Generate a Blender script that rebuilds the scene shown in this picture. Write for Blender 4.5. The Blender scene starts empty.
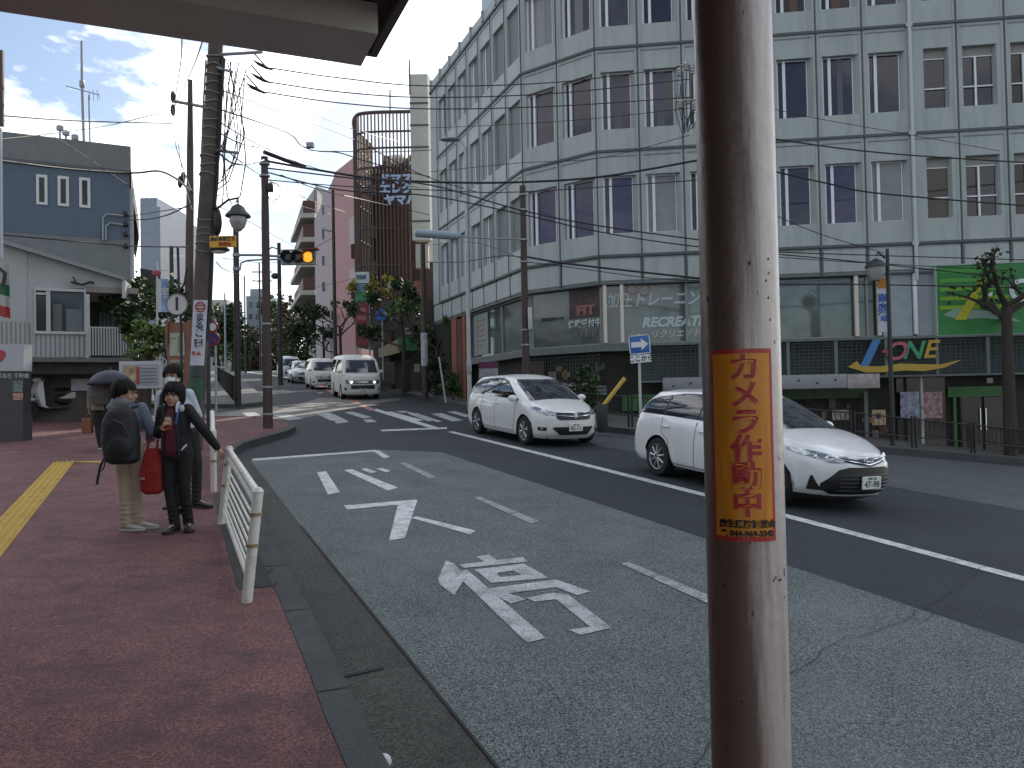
import bpy, bmesh, math, random
from mathutils import Vector, Matrix, noise as mnoise
R = math.radians
random.seed(7)
scene = bpy.context.scene
COL = scene.collection

# ------------------------------------------------------------------ camera, light, exposure
FPX = 780.0
PITCH = math.atan(16.0 / 780.0)
ROLL = 0.0195
EYE = Vector((0.0, 0.0, 1.9))
_F = Vector((0, math.cos(PITCH), math.sin(PITCH)))
_R0 = Vector((1, 0, 0)); _U0 = _R0.cross(_F)
CR = _R0 * math.cos(ROLL) - _U0 * math.sin(ROLL)
CU = _U0 * math.cos(ROLL) + _R0 * math.sin(ROLL)
cam_d = bpy.data.cameras.new('camera'); cam = bpy.data.objects.new('camera', cam_d); COL.objects.link(cam)
cam_d.sensor_width = 36; cam_d.lens = 36 * FPX / 1024; cam_d.clip_end = 3000; cam_d.clip_start = 0.05
mw = Matrix(((CR.x, CU.x, -_F.x, EYE.x), (CR.y, CU.y, -_F.y, EYE.y), (CR.z, CU.z, -_F.z, EYE.z), (0, 0, 0, 1)))
cam.matrix_world = mw
scene.camera = cam

SUN_EL, SUN_AZ = R(34), R(15)      # azimuth clockwise from +Y
world = bpy.data.worlds.new('World'); scene.world = world; world.use_nodes = True
nt = world.node_tree; nt.nodes.clear()
N = nt.nodes.new; L = nt.links.new
out = N('ShaderNodeOutputWorld'); bg = N('ShaderNodeBackground'); sky = N('ShaderNodeTexSky')
sky.sky_type = 'NISHITA'; sky.sun_disc = False; sky.sun_elevation = SUN_EL; sky.sun_rotation = SUN_AZ
sky.air_density = 1.0; sky.dust_density = 1.2; sky.altitude = 80
tc = N('ShaderNodeTexCoord'); mp = N('ShaderNodeMapping'); mp.inputs['Scale'].default_value = (1.0, 1.0, 2.6)
mp.inputs['Location'].default_value = (0.35, 0.1, 0.2)
n1 = N('ShaderNodeTexNoise'); n1.inputs['Scale'].default_value = 3.4; n1.inputs['Detail'].default_value = 9; n1.inputs['Roughness'].default_value = .58
rp = N('ShaderNodeValToRGB'); rp.color_ramp.elements[0].position = .455; rp.color_ramp.elements[1].position = .545
L(tc.outputs['Generated'], mp.inputs['Vector']); L(mp.outputs['Vector'], n1.inputs['Vector']); L(n1.outputs['Fac'], rp.inputs['Fac'])
mx = N('ShaderNodeMix'); mx.data_type = 'RGBA'; mx.inputs[0].default_value = .5
mx.inputs[7].default_value = (8.6, 8.8, 9.2, 1)
# clouds (their own brightness) laid over the blue of the clear sky
n2 = N('ShaderNodeTexNoise'); n2.inputs['Scale'].default_value = 7; n2.inputs['Detail'].default_value = 6
L(mp.outputs['Vector'], n2.inputs['Vector'])
rp2 = N('ShaderNodeValToRGB'); rp2.color_ramp.elements[0].position = .3; rp2.color_ramp.elements[0].color = (6.2, 6.5, 7.0, 1)
rp2.color_ramp.elements[1].position = .7; rp2.color_ramp.elements[1].color = (10.5, 10.6, 10.8, 1)
L(n2.outputs['Fac'], rp2.inputs['Fac'])
dt_ = N('ShaderNodeVectorMath'); dt_.operation = 'DOT_PRODUCT'; dt_.inputs[1].default_value = (math.sin(SUN_AZ) * math.cos(SUN_EL), math.cos(SUN_AZ) * math.cos(SUN_EL), math.sin(SUN_EL))
mrs = N('ShaderNodeMapRange'); mrs.inputs[1].default_value = -.2; mrs.inputs[2].default_value = 1.0; mrs.inputs[3].default_value = .75; mrs.inputs[4].default_value = 1.9
L(tc.outputs['Generated'], dt_.inputs[0]); L(dt_.outputs['Value'], mrs.inputs[0])
vsc = N('ShaderNodeVectorMath'); vsc.operation = 'SCALE'; L(rp2.outputs['Color'], vsc.inputs[0]); L(mrs.outputs[0], vsc.inputs['Scale'])
L(rp.outputs['Color'], mx.inputs[0]); L(sky.outputs['Color'], mx.inputs[6]); L(vsc.outputs[0], mx.inputs[7])
L(mx.outputs[2], bg.inputs['Color']); bg.inputs['Strength'].default_value = 0.11
L(bg.outputs[0], out.inputs[0])

sd = bpy.data.lights.new('sun', 'SUN'); sd.energy = 3.6; sd.angle = R(.53); sd.color = (1, .93, .82)
sun = bpy.data.objects.new('sun', sd); COL.objects.link(sun)
sdir = Vector((math.sin(SUN_AZ) * math.cos(SUN_EL), math.cos(SUN_AZ) * math.cos(SUN_EL), math.sin(SUN_EL)))
sun.rotation_euler = sdir.to_track_quat('Z', 'Y').to_euler(); sun.location = (20, 30, 60)
scene.view_settings.view_transform = 'Standard'; scene.view_settings.look = 'None'
scene.view_settings.exposure = 0.55; scene.view_settings.gamma = 1.0; scene.view_settings.use_curve_mapping = False
scene.cycles.max_bounces = 6; scene.cycles.diffuse_bounces = 3; scene.cycles.glossy_bounces = 3

# ------------------------------------------------------------------ terrain
def sp(x, w):
    t = x / w
    if t > 30: return x
    return w * math.log1p(math.exp(t))
def G(u, v):
    z = .0549 * v - .0255 * u - .105 * sp(u - 5, 1.2) - .075 * sp(v - 122, 7)
    if u < -30: z += .0255 * (u + 30)
    return z
def ray(px, py):
    return (_F * FPX + CR * (px - 512) + CU * (384 - py)).normalized()
def gp(px, py, h=0.0):                 # where a sight line meets the ground (h above the road)
    d = ray(px, py); lo, hi = 1.0, 400.0; t = 1.0
    f = lambda t: EYE.z + d.z * t - G(d.x * t, d.y * t) - h
    while f(t) > 0 and t < 400: t += .25
    lo, hi = t - .25, t
    for _ in range(30):
        m = (lo + hi) / 2
        if f(m) > 0: lo = m
        else: hi = m
    p = EYE + d * hi
    return Vector((p.x, p.y))
def at(px, py, v):                     # point at forward distance v
    d = ray(px, py); return EYE + d * (v / d.y)
def V3(p, z): return Vector((p[0], p[1], z))

# ------------------------------------------------------------------ materials
MATS = {}
def mat(name, col, rough=.6, metal=0.0, var=0.0, vscale=4.0, bump=0.0, bscale=40.0, spec=.5, emit=None, estr=0, trans=0, alpha=1,
        dirt=None, dscale=1.5, damt=.5, streak=False, coat=0, world_co=False, fine=0.0, fscale=120.0, sheen=0, grain=0.0, gscale=80.0):
    if name in MATS: return MATS[name]
    m = bpy.data.materials.new(name); m.use_nodes = True; MATS[name] = m
    t = m.node_tree; n = t.nodes; b = n['Principled BSDF']; l = t.links.new
    c4 = (col[0], col[1], col[2], 1)
    b.inputs['Base Color'].default_value = c4; b.inputs['Roughness'].default_value = rough; b.inputs['Metallic'].default_value = metal
    b.inputs['Specular IOR Level'].default_value = spec
    if coat: b.inputs['Coat Weight'].default_value = coat; b.inputs['Coat Roughness'].default_value = .04
    if sheen: b.inputs['Sheen Weight'].default_value = sheen
    if trans: b.inputs['Transmission Weight'].default_value = trans
    if alpha < 1: b.inputs['Alpha'].default_value = alpha
    if emit: b.inputs['Emission Color'].default_value = (*emit, 1); b.inputs['Emission Strength'].default_value = estr
    if world_co:
        g = n.new('ShaderNodeNewGeometry'); co = g.outputs['Position']
    else:
        g = n.new('ShaderNodeTexCoord'); co = g.outputs['Object']
    cur = None
    def noise_(scale, detail=5, rough_=.6, vec=None):
        q = n.new('ShaderNodeTexNoise'); q.inputs['Scale'].default_value = scale; q.inputs['Detail'].default_value = detail
        q.inputs['Roughness'].default_value = rough_; l(vec or co, q.inputs['Vector']); return q
    if var or fine:
        q = noise_(vscale); mr = n.new('ShaderNodeMapRange'); mr.inputs[1].default_value = .3; mr.inputs[2].default_value = .7
        mr.inputs[3].default_value = 1 - var; mr.inputs[4].default_value = 1 + var
        l(q.outputs['Fac'], mr.inputs[0]); fac = mr.outputs[0]
        if fine:
            q2 = noise_(fscale, 2, .7); mr2 = n.new('ShaderNodeMapRange'); mr2.inputs[1].default_value = .3; mr2.inputs[2].default_value = .7
            mr2.inputs[3].default_value = 1 - fine; mr2.inputs[4].default_value = 1 + fine
            l(q2.outputs['Fac'], mr2.inputs[0]); mm = n.new('ShaderNodeMath'); mm.operation = 'MULTIPLY'
            l(fac, mm.inputs[0]); l(mr2.outputs[0], mm.inputs[1]); fac = mm.outputs[0]
        vm = n.new('ShaderNodeVectorMath'); vm.operation = 'SCALE'; vm.inputs[0].default_value = col; l(fac, vm.inputs['Scale'])
        cur = vm.outputs[0]
    if grain and cur:                  # single stones of the aggregate, each with its own tone
        vo = n.new('ShaderNodeTexVoronoi'); vo.inputs['Scale'].default_value = gscale; l(co, vo.inputs['Vector'])
        bw = n.new('ShaderNodeRGBToBW'); l(vo.outputs['Color'], bw.inputs[0])
        mr3 = n.new('ShaderNodeMapRange'); mr3.inputs[1].default_value = .2; mr3.inputs[2].default_value = .8; mr3.inputs[3].default_value = 1 - grain; mr3.inputs[4].default_value = 1 + grain * 1.25
        l(bw.outputs[0], mr3.inputs[0]); vm3 = n.new('ShaderNodeVectorMath'); vm3.operation = 'SCALE'; l(cur, vm3.inputs[0]); l(mr3.outputs[0], vm3.inputs['Scale']); cur = vm3.outputs[0]
    if dirt:
        vec = co
        if streak:
            mpn = n.new('ShaderNodeMapping'); mpn.inputs['Scale'].default_value = streak if isinstance(streak, tuple) else (6, 6, .5)
            l(co, mpn.inputs['Vector']); vec = mpn.outputs['Vector']
        q = noise_(dscale, 7, .65, vec); rr = n.new('ShaderNodeValToRGB')
        rr.color_ramp.elements[0].position = .48; rr.color_ramp.elements[1].position = .72
        l(q.outputs['Fac'], rr.inputs['Fac']); ml = n.new('ShaderNodeMath'); ml.operation = 'MULTIPLY'; ml.inputs[1].default_value = damt
        l(rr.outputs['Color'], ml.inputs[0])
        mx = n.new('ShaderNodeMix'); mx.data_type = 'RGBA'; l(ml.outputs[0], mx.inputs[0])
        if cur: l(cur, mx.inputs[6])
        else: mx.inputs[6].default_value = c4
        mx.inputs[7].default_value = (*dirt, 1); cur = mx.outputs[2]
    if cur: l(cur, b.inputs['Base Color'])
    if bump:
        q = noise_(bscale, 4); bp = n.new('ShaderNodeBump'); bp.inputs['Strength'].default_value = bump; bp.inputs['Distance'].default_value = .02
        l(q.outputs['Fac'], bp.inputs['Height']); l(bp.outputs[0], b.inputs['Normal'])
    return m

# ------------------------------------------------------------------ object helpers
WM = {}
def props(o, label=None, cat=None, group=None, kind=None):
    if label: o['label'] = label
    if cat: o['category'] = cat
    if group: o['group'] = group
    if kind: o['kind'] = kind
    return o
def thing(name, label, cat, loc=(0, 0, 0), rz=0.0, group=None):
    o = bpy.data.objects.new(name, None); COL.objects.link(o); o.empty_display_size = .2
    o.location = loc; o.rotation_euler = (0, 0, rz); WM[o] = Matrix.Translation(Vector(loc)) @ Matrix.Rotation(rz, 4, 'Z')
    return props(o, label, cat, group)
def frame(O, ex, ez=(0, 0, 1)):        # x = ex, y = away behind the face, z = up
    ex = Vector(ex).normalized(); ez = Vector(ez).normalized(); ey = ez.cross(ex).normalized(); ez = ex.cross(ey)
    O = Vector(O)
    return Matrix(((ex.x, ey.x, ez.x, O.x), (ex.y, ey.y, ez.y, O.y), (ex.z, ey.z, ez.z, O.z), (0, 0, 0, 1)))
class MB:
    def __init__(s, M=None): s.v = []; s.f = []; s.M = M
    def add(s, vs, fs):
        b = len(s.v)
        s.v += [tuple(s.M @ Vector(p)) if s.M is not None else tuple(p) for p in vs]
        s.f += [tuple(b + i for i in f) for f in fs]; return s
    def box(s, x0, x1, y0, y1, z0, z1):
        return s.add([(x0,y0,z0),(x1,y0,z0),(x1,y1,z0),(x0,y1,z0),(x0,y0,z1),(x1,y0,z1),(x1,y1,z1),(x0,y1,z1)],
                     [(0,3,2,1),(4,5,6,7),(0,1,5,4),(1,2,6,5),(2,3,7,6),(3,0,4,7)])
    def bbox(s, x0, x1, y0, y1, z0, z1, b=.01):      # box with bevelled edges
        vs = []; 
        bm = bmesh.new(); bmesh.ops.create_cube(bm, size=1)
        for q in bm.verts: q.co = Vector(((x0+x1)/2 + q.co.x*(x1-x0), (y0+y1)/2 + q.co.y*(y1-y0), (z0+z1)/2 + q.co.z*(z1-z0)))
        bmesh.ops.bevel(bm, geom=bm.edges[:], offset=b, segments=2, affect='EDGES', profile=.5)
        bm.verts.index_update(); s.add([q.co[:] for q in bm.verts], [[q.index for q in f.verts] for f in bm.faces]); bm.free(); return s
    def quad(s, a, b, c, d): return s.add([a, b, c, d], [(0, 1, 2, 3)])
    def poly(s, pts): return s.add(pts, [tuple(range(len(pts)))])
    def prism(s, pts, z0, z1):         # pts 2D ccw; z may be functions
        n = len(pts); f0 = z0 if callable(z0) else (lambda p: z0); f1 = z1 if callable(z1) else (lambda p: z1)
        vs = [(p[0], p[1], f0(p)) for p in pts] + [(p[0], p[1], f1(p)) for p in pts]
        return s.add(vs, [tuple(range(n - 1, -1, -1)), tuple(range(n, 2 * n))] + [(i, (i + 1) % n, n + (i + 1) % n, n + i) for i in range(n)])
    def extrude_xz(s, pts, y0, y1):    # outline in x,z extruded along y
        n = len(pts); vs = [(p[0], y0, p[1]) for p in pts] + [(p[0], y1, p[1]) for p in pts]
        return s.add(vs, [tuple(range(n)), tuple(range(2 * n - 1, n - 1, -1))] + [((i + 1) % n, i, n + i, n + (i + 1) % n) for i in range(n)])
    def tube(s, pts, r, n=8, caps=True):
        pts = [Vector(p) for p in pts]; k = len(pts)
        rr = r if isinstance(r, (list, tuple)) else [r] * k
        vs = []; up = None
        for i, p in enumerate(pts):
            d = (pts[min(i + 1, k - 1)] - pts[max(i - 1, 0)])
            if d.length < 1e-9: d = Vector((0, 0, 1))
            d.normalize()
            if up is None: up = Vector((0, 0, 1)) if abs(d.z) < .9 else Vector((1, 0, 0))
            a = d.cross(up)
            if a.length < 1e-4: a = d.cross(Vector((1, .3, 0)))
            a.normalize(); b = a.cross(d).normalized(); up = b
            for j in range(n):
                w = 2 * math.pi * j / n; vs.append(p + (a * math.cos(w) + b * math.sin(w)) * rr[i])
        fs = [(i * n + j, i * n + (j + 1) % n, (i + 1) * n + (j + 1) % n, (i + 1) * n + j) for i in range(k - 1) for j in range(n)]
        if caps: fs += [tuple(range(n - 1, -1, -1)), tuple(range((k - 1) * n, k * n))]
        return s.add(vs, fs)
    def lathe(s, prof, c=(0, 0, 0), n=20):       # prof [(r, z)] round the z axis
        k = len(prof); vs = [(c[0] + r * math.cos(2*math.pi*j/n), c[1] + r * math.sin(2*math.pi*j/n), c[2] + z) for r, z in prof for j in range(n)]
        fs = [(i*n+j, i*n+(j+1) % n, (i+1)*n+(j+1) % n, (i+1)*n+j) for i in range(k-1) for j in range(n)]
        fs += [tuple(range(n-1, -1, -1)), tuple(range((k-1)*n, k*n))]
        return s.add(vs, fs)
    def lathe_y(s, prof, c=(0, 0, 0), n=28, caps=True):     # prof [(r, y)] round an axis along y
        k = len(prof); vs = [(c[0] + r * math.cos(2*math.pi*j/n), c[1] + y, c[2] + r * math.sin(2*math.pi*j/n)) for r, y in prof for j in range(n)]
        fs = [(i*n+j, (i+1)*n+j, (i+1)*n+(j+1) % n, i*n+(j+1) % n) for i in range(k-1) for j in range(n)]
        if caps: fs += [tuple(range(n)), tuple(range(k*n-1, (k-1)*n-1, -1))]
        return s.add(vs, fs)
    def ell(s, c, r, nu=16, nv=10, rot=None):
        vs = []; fs = []
        r = (r, r, r) if not isinstance(r, (tuple, list)) else r
        for i in range(nv + 1):
            th = math.pi * i / nv
            for j in range(nu):
                ph = 2 * math.pi * j / nu
                p = Vector((r[0]*math.sin(th)*math.cos(ph), r[1]*math.sin(th)*math.sin(ph), r[2]*math.cos(th)))
                if rot is not None: p = rot @ p
                vs.append((c[0]+p.x, c[1]+p.y, c[2]+p.z))
        for i in range(nv):
            for j in range(nu): fs.append((i*nu+j, (i+1)*nu+j, (i+1)*nu+(j+1) % nu, i*nu+(j+1) % nu))
        return s.add(vs, fs)
    def ring(s, r0, y0, r1, y1):       # rectangular collar between rect r0 (x0,x1,z0,z1) at y0 and r1 at y1
        a = [(r0[0],y0,r0[2]),(r0[1],y0,r0[2]),(r0[1],y0,r0[3]),(r0[0],y0,r0[3])]
        b = [(r1[0],y1,r1[2]),(r1[1],y1,r1[2]),(r1[1],y1,r1[3]),(r1[0],y1,r1[3])]
        return s.add(a + b, [(0,1,5,4),(1,2,6,5),(2,3,7,6),(3,0,4,7)])
    def build(s, name, m, parent=None, label=None, cat=None, group=None, kind=None, smooth=35, sub=0, local=False):
        me = bpy.data.meshes.new(name)
        vs = s.v
        o = bpy.data.objects.new(name, me); COL.objects.link(o)
        if parent is not None:
            o.parent = parent; W = WM[parent]; WM[o] = W
            if not local:
                inv = W.inverted(); vs = [tuple(inv @ Vector(p)) for p in vs]
        else:
            xs = [p[0] for p in vs]; ys = [p[1] for p in vs]; zs = [p[2] for p in vs]
            c = Vector(((min(xs)+max(xs))/2, (min(ys)+max(ys))/2, min(zs))) if kind is None else Vector((0, 0, 0))
            o.location = c; WM[o] = Matrix.Translation(c); vs = [(p[0]-c.x, p[1]-c.y, p[2]-c.z) for p in vs]
        me.from_pydata(vs, [], s.f); me.update()
        if m is not None: me.materials.append(m)
        if smooth:
            me.shade_smooth(); me.set_sharp_from_angle(angle=R(smooth))
        if sub:
            md = o.modifiers.new('sub', 'SUBSURF'); md.levels = sub; md.render_levels = sub
        return props(o, label, cat, group, kind)
def text_mesh(body, size, M, extrude=.004, align='CENTER', bold=0.0, sx=1.0, spacing=1.0):
    """returns an MB holding the letters, lying in the x,z plane of M facing -y"""
    cu = bpy.data.curves.new('txt', 'FONT'); cu.body = body; cu.size = size; cu.align_x = align; cu.align_y = 'CENTER'
    cu.extrude = extrude; cu.offset = bold; cu.resolution_u = 3; cu.space_line = spacing
    o = bpy.data.objects.new('txt', cu); COL.objects.link(o)
    me = bpy.data.meshes.new_from_object(o.evaluated_get(bpy.context.evaluated_depsgraph_get()))
    mb = MB(M); mb.add([(v.co.x * sx, -v.co.z, v.co.y) for v in me.vertices], [tuple(p.vertices) for p in me.polygons])
    bpy.data.objects.remove(o); bpy.data.curves.remove(cu); bpy.data.meshes.remove(me)
    return mb
def strokes(mb, segs, w):              # flat strokes in x,z (facing -y): [(x0,z0,x1,z1,...)]
    for s_ in segs:
        pts = [(s_[i], s_[i+1]) for i in range(0, len(s_), 2)]
        for (a, b), (c, d) in zip(pts[:-1], pts[1:]):
            l_ = math.hypot(c-a, d-b) or 1; nx, nz = -(d-b)/l_*w/2, (c-a)/l_*w/2
            mb.extrude_xz([(a+nx, b+nz), (a-nx, b-nz), (c-nx, d-nz), (c+nx, d+nz)], -.004, .0)
    return mb
def copy_tree(o, parent=None, **kw):
    c = o.copy(); COL.objects.link(c)
    if parent is not None: c.parent = parent
    for ch in list(o.children): copy_tree(ch, c)
    return c
# ------------------------------------------------------------------ the ground
def drape(pts, h, name, m, thick=0.0, step=.5, label=None, cat=None, group=None, kind='structure', parent=None, top_h=None):
    """polygon laid on the terrain h above it (cut at the terrain's own grid lines)"""
    bm = bmesh.new()
    if isinstance(pts[0][0], (tuple, list, Vector)): polys = pts
    else: polys = [pts]
    for pl in polys:
        vs = [bm.verts.new((p[0], p[1], 0)) for p in pl]
        try: bm.faces.new(vs)
        except ValueError: pass
    xs = [p[0] for pl in polys for p in pl]; ys = [p[1] for pl in polys for p in pl]
    k = math.ceil(max(min(xs), -30) / step)
    while k * step < min(max(xs), 40):
        bmesh.ops.bisect_plane(bm, geom=bm.verts[:] + bm.edges[:] + bm.faces[:], plane_co=(k * step, 0, 0), plane_no=(1, 0, 0)); k += 1
    if max(ys) > 90:
        for y in range(90, int(min(max(ys), 160)), 4):
            bmesh.ops.bisect_plane(bm, geom=bm.verts[:] + bm.edges[:] + bm.faces[:], plane_co=(0, y, 0), plane_no=(0, 1, 0))
    if thick:
        ret = bmesh.ops.extrude_face_region(bm, geom=bm.faces[:])
        new = [e for e in ret['geom'] if isinstance(e, bmesh.types.BMVert)]
        tops = set(new)
        for v in bm.verts:
            v.co.z = G(v.co.x, v.co.y) + (h if v in tops else h - thick)
    else:
        for v in bm.verts: v.co.z = G(v.co.x, v.co.y) + h
    bmesh.ops.recalc_face_normals(bm, faces=bm.faces[:])
    bm.verts.index_update()
    mb = MB(); mb.add([v.co[:] for v in bm.verts], [[v.index for v in f.verts] for f in bm.faces]); bm.free()
    if not thick:
        # face up
        fs = []
        for f in mb.f:
            a, b, c = (Vector(mb.v[i]) for i in f[:3])
            fs.append(f if (b - a).cross(c - a).z > 0 else tuple(reversed(f)))
        mb.f = fs
    return mb.build(name, m, parent, label, cat, group, kind, smooth=25)

def offset_line(pts, d):
    out = []
    n = len(pts)
    for i, p in enumerate(pts):
        a = Vector(pts[max(i-1, 0)]); b = Vector(pts[min(i+1, n-1)]); t = (b - a).normalized()
        out.append(Vector((p[0] - t.y * d, p[1] + t.x * d)))
    return out
def smooth_line(pts, it=2):
    for _ in range(it):
        o = [Vector(pts[0])]
        for a, b in zip(pts[:-1], pts[1:]):
            a, b = Vector(a), Vector(b); o += [a * .75 + b * .25, a * .25 + b * .75]
        pts = o + [Vector(pts[-1])]
    return pts
def strip(line, w0, w1):               # list of quads between two offsets of a line
    A = offset_line(line, w0); B = offset_line(line, w1)
    return [[tuple(A[i]), tuple(A[i+1]), tuple(B[i+1]), tuple(B[i])] for i in range(len(line) - 1)]

m_road = mat('asphalt_dark', (.018, .025, .031), .80, var=.22, vscale=.9, fine=.35, fscale=70, grain=.4, gscale=90, bump=.25, bscale=160, world_co=True, spec=.35,
             dirt=(.032, .037, .043), dscale=.35, damt=.5)
m_bay = mat('bay_aggregate', (.096, .114, .113), .85, var=.16, vscale=1.3, fine=.5, fscale=75, grain=.62, gscale=125, bump=.6, bscale=80, world_co=True, spec=.3,
            dirt=(.155, .175, .175), dscale=.9, damt=.40)
m_gut = mat('gutter_concrete', (.037, .038, .033), .85, var=.3, vscale=2.2, fine=.4, fscale=75, grain=.55, gscale=95, bump=.3, bscale=90, world_co=True,
            dirt=(.025, .027, .025), dscale=1.1, damt=.6)
m_kerb = mat('kerb_stone', (.038, .044, .047), .85, var=.25, vscale=3, fine=.35, fscale=60, bump=.3, bscale=60, world_co=True, dirt=(.03, .032, .032), dscale=2.5, damt=.6)
m_side = mat('red_paving', (.122, .050, .051), .85, var=.30, vscale=1.3, fine=.5, fscale=60, grain=.4, gscale=110, bump=.35, bscale=80, world_co=True,
             dirt=(.042, .024, .025), dscale=3.4, damt=.8, streak=(1, 1.35, 1))
m_sideg = mat('grey_paving', (.085, .085, .083), .85, var=.2, vscale=1.5, fine=.2, fscale=50, world_co=True, bump=.2, dirt=(.04, .04, .04), dscale=2, damt=.5)
m_white = mat('road_paint', (.50, .52, .52), .7, var=.12, vscale=6, fine=.45, fscale=70, world_co=True, dirt=(.12, .13, .135), dscale=7, damt=.85)
m_wornpaint = mat('worn_paint', (.26, .28, .285), .8, var=.2, vscale=6, fine=.7, fscale=50, world_co=True, dirt=(.07, .075, .08), dscale=9, damt=.95)
m_redpaint = mat('red_paint', (.30, .12, .10), .7, var=.2, vscale=5, world_co=True, dirt=(.08, .07, .07), dscale=8, damt=.6)
m_yel = mat('tactile_yellow', (.42, .27, .03), .8, var=.2, vscale=3, fine=.2, fscale=40, world_co=True, dirt=(.09, .06, .03), dscale=3, damt=.6)
m_soil = mat('far_ground', (.07, .075, .06), .9, var=.3, vscale=.3, world_co=True)

# one sheet, out to the horizon
us = [-900, -500, -250, -120, -70, -45, -36] + [-30 + i * .5 for i in range(141)] + [46, 60, 90, 160, 350, 900]
vs_ = [-400, -150, -60, -30, -15] + list(range(-8, 90, 4)) + list(range(90, 162, 4)) + [180, 220, 300, 500, 1200]
mb = MB(); nu = len(us)
mb.add([(u, v, G(u, v)) for v in vs_ for u in us],
       [(j*nu+i, j*nu+i+1, (j+1)*nu+i+1, (j+1)*nu+i) for j in range(len(vs_)-1) for i in range(nu-1)])
mb.build('ground', m_road, kind='structure', smooth=25)

def T(x): return (x.x, x.y)
# near kerb line (road side edge of the kerb), from beside the camera up the hill to the corner
kerb_near = [(9.0, 1.2), (3.0, 1.45), (1.0, 1.8), (-.15, 2.5)] + [T(gp(372, 767)), T(gp(339, 690)), T(gp(308, 625)), T(gp(276, 562)), T(gp(260, 528)), T(gp(246, 495)), T(gp(238, 474)), T(gp(232, 460))]
kerb_corner = [T(gp(240, 451)), T(gp(262, 444)), T(gp(284, 438)), T(gp(297, 432)), T(gp(294, 427)), T(gp(270, 423)), T(gp(230, 420)), (-20.0, 22.3)]
kl = smooth_line(kerb_near + kerb_corner, 2)
SH = .14
# pavement: polygon left of the kerb
inner = offset_line(kl, .17)
pave = [(p.x, p.y) for p in inner] + [(-40, 22.4), (-40, -25), (9, -25)]
i18 = [p for p in pave]
drape(pave, SH, 'pavement', m_side, thick=.3)
drape(strip(kl, -.0, .168), SH + .004, 'kerb', m_kerb, thick=.3)
# kerb joints
jb = []
acc = 0
for a, b in zip(kl[:-1], kl[1:]):
    d = (b - a).length; acc += d
    if acc > 1.15 and b.y > 2:
        acc = 0; t = (b - a).normalized(); nrm = Vector((-t.y, t.x))
        jb.append([tuple(b), tuple(b + t * .012), tuple(b + t * .012 + nrm * .168), tuple(b + nrm * .168)])
drape(jb, SH + .008, 'kerb_joint', mat('joint', (.015, .015, .015), .9))
# gutter strip of concrete beside the kerb, and the bay
bayL = [gp(497, 768), gp(437, 697), gp(370, 612), gp(300, 526), gp(262, 476), gp(250, 461)]
bayL = [(1.2, 1.95)] + [T(p) for p in bayL]
gut = [(p[0], p[1]) for p in bayL]
kk = [p for p in kl if p.y < gut[-1][1] + 1.2 and p.y < 14.5]
drape([(9, 1.2), (9, 1.95)] + gut + [tuple(p) for p in reversed(kk) if p.x < 8.9], .004, 'gutter', m_gut)
bayR = [gp(390, 450), gp(441, 452.5), gp(640, 518), gp(1024, 645)]
farbay = T(gp(375, 450))
p_r = [T(p) for p in bayR[1:]]
d_r = (Vector(p_r[-1]) - Vector(p_r[-2])).normalized()
ext = Vector(p_r[-1]) + d_r * 8
drape([(1.2, 1.95)] + gut[1:] + [farbay] + p_r + [tuple(ext), (9, 1.95)], .008, 'bus_bay', m_bay)
# concrete joint crossing the gutter
def gq(pix, h, name, m):
    pl = [[T(gp(x, y)) for x, y in q] for q in pix]
    return drape(pl, h, name, m)
gq([[(322, 684), (324, 681), (384, 668), (384, 670)], [(300, 527), (302, 526.5), (500, 770), (497, 771)]], .012, 'seam', mat('seam', (.02, .02, .02), .9))

# white markings of the bay
W = []
W.append([(252, 459.5), (375, 450.5), (377, 452), (253, 461.5)])
W.append([(373, 451.5), (378, 450.8), (390, 457.5), (384, 459)])
gq(W, .014, 'bay_outline', m_white)
gq([[(400, 464), (405, 463), (436, 477.5), (430, 479.5)], [(474, 498.5), (480, 497.5), (539, 522), (531, 525)],
    [(621, 565), (629, 563.5), (745, 612), (733, 617)]], .014, 'dashed_line', m_wornpaint)
BA = [[(317, 473), (326, 472), (340, 493), (328, 495.5)], [(344, 471), (352, 470), (398, 488.5), (388, 491.5)],
      [(361, 470), (366, 469), (377, 472.5), (371, 474)], [(376, 469.5), (381, 468.6), (391, 471.5), (386, 473)]]
SU = [[(344, 506.5), (417, 500.5), (417, 504), (347, 510.5)], [(398, 505), (417, 502), (405, 539), (389, 542)],
      [(411, 519), (417, 517.5), (476, 532), (470, 535.5)]]
TEI = [[(446, 562), (454, 565), (466, 578), (454, 597), (440, 586), (438, 580)], [(454, 574), (467, 571), (546, 640), (527, 645)],
       [(476, 558), (489, 556), (499, 563), (486, 564)], [(459, 566), (523, 558.5), (528, 563), (464, 569.5)],
       [(474, 571), (524, 565), (532, 569.5), (482, 576.5)], [(482, 576.5), (497, 574.5), (503, 582), (491, 584.5)], [(514, 572.2), (532, 569.5), (546, 578), (529, 580.5)],
       [(491, 584.5), (487, 580), (541, 574.5), (548, 579.5)],
       [(489, 590), (556, 581), (590, 593), (578, 597), (556, 588.8), (496, 596.8)], [(496, 597), (508, 594.5), (526, 601), (511, 605.5)],
       [(526, 599.5), (552, 594.5), (568, 596), (607, 626), (590, 628.5), (556, 601), (535, 603.5)], [(569, 631.5), (590, 628.7), (607, 626.2), (611, 630), (580, 637)]]
gq(BA + SU, .014, 'stop_lettering', m_white)
gq(TEI, .014, 'stop_character', mat('road_paint_faded', (.36, .38, .385), .75, var=.15, vscale=4, fine=.6, fscale=70, world_co=True, dirt=(.11, .12, .125), dscale=5, damt=.85))
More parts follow.
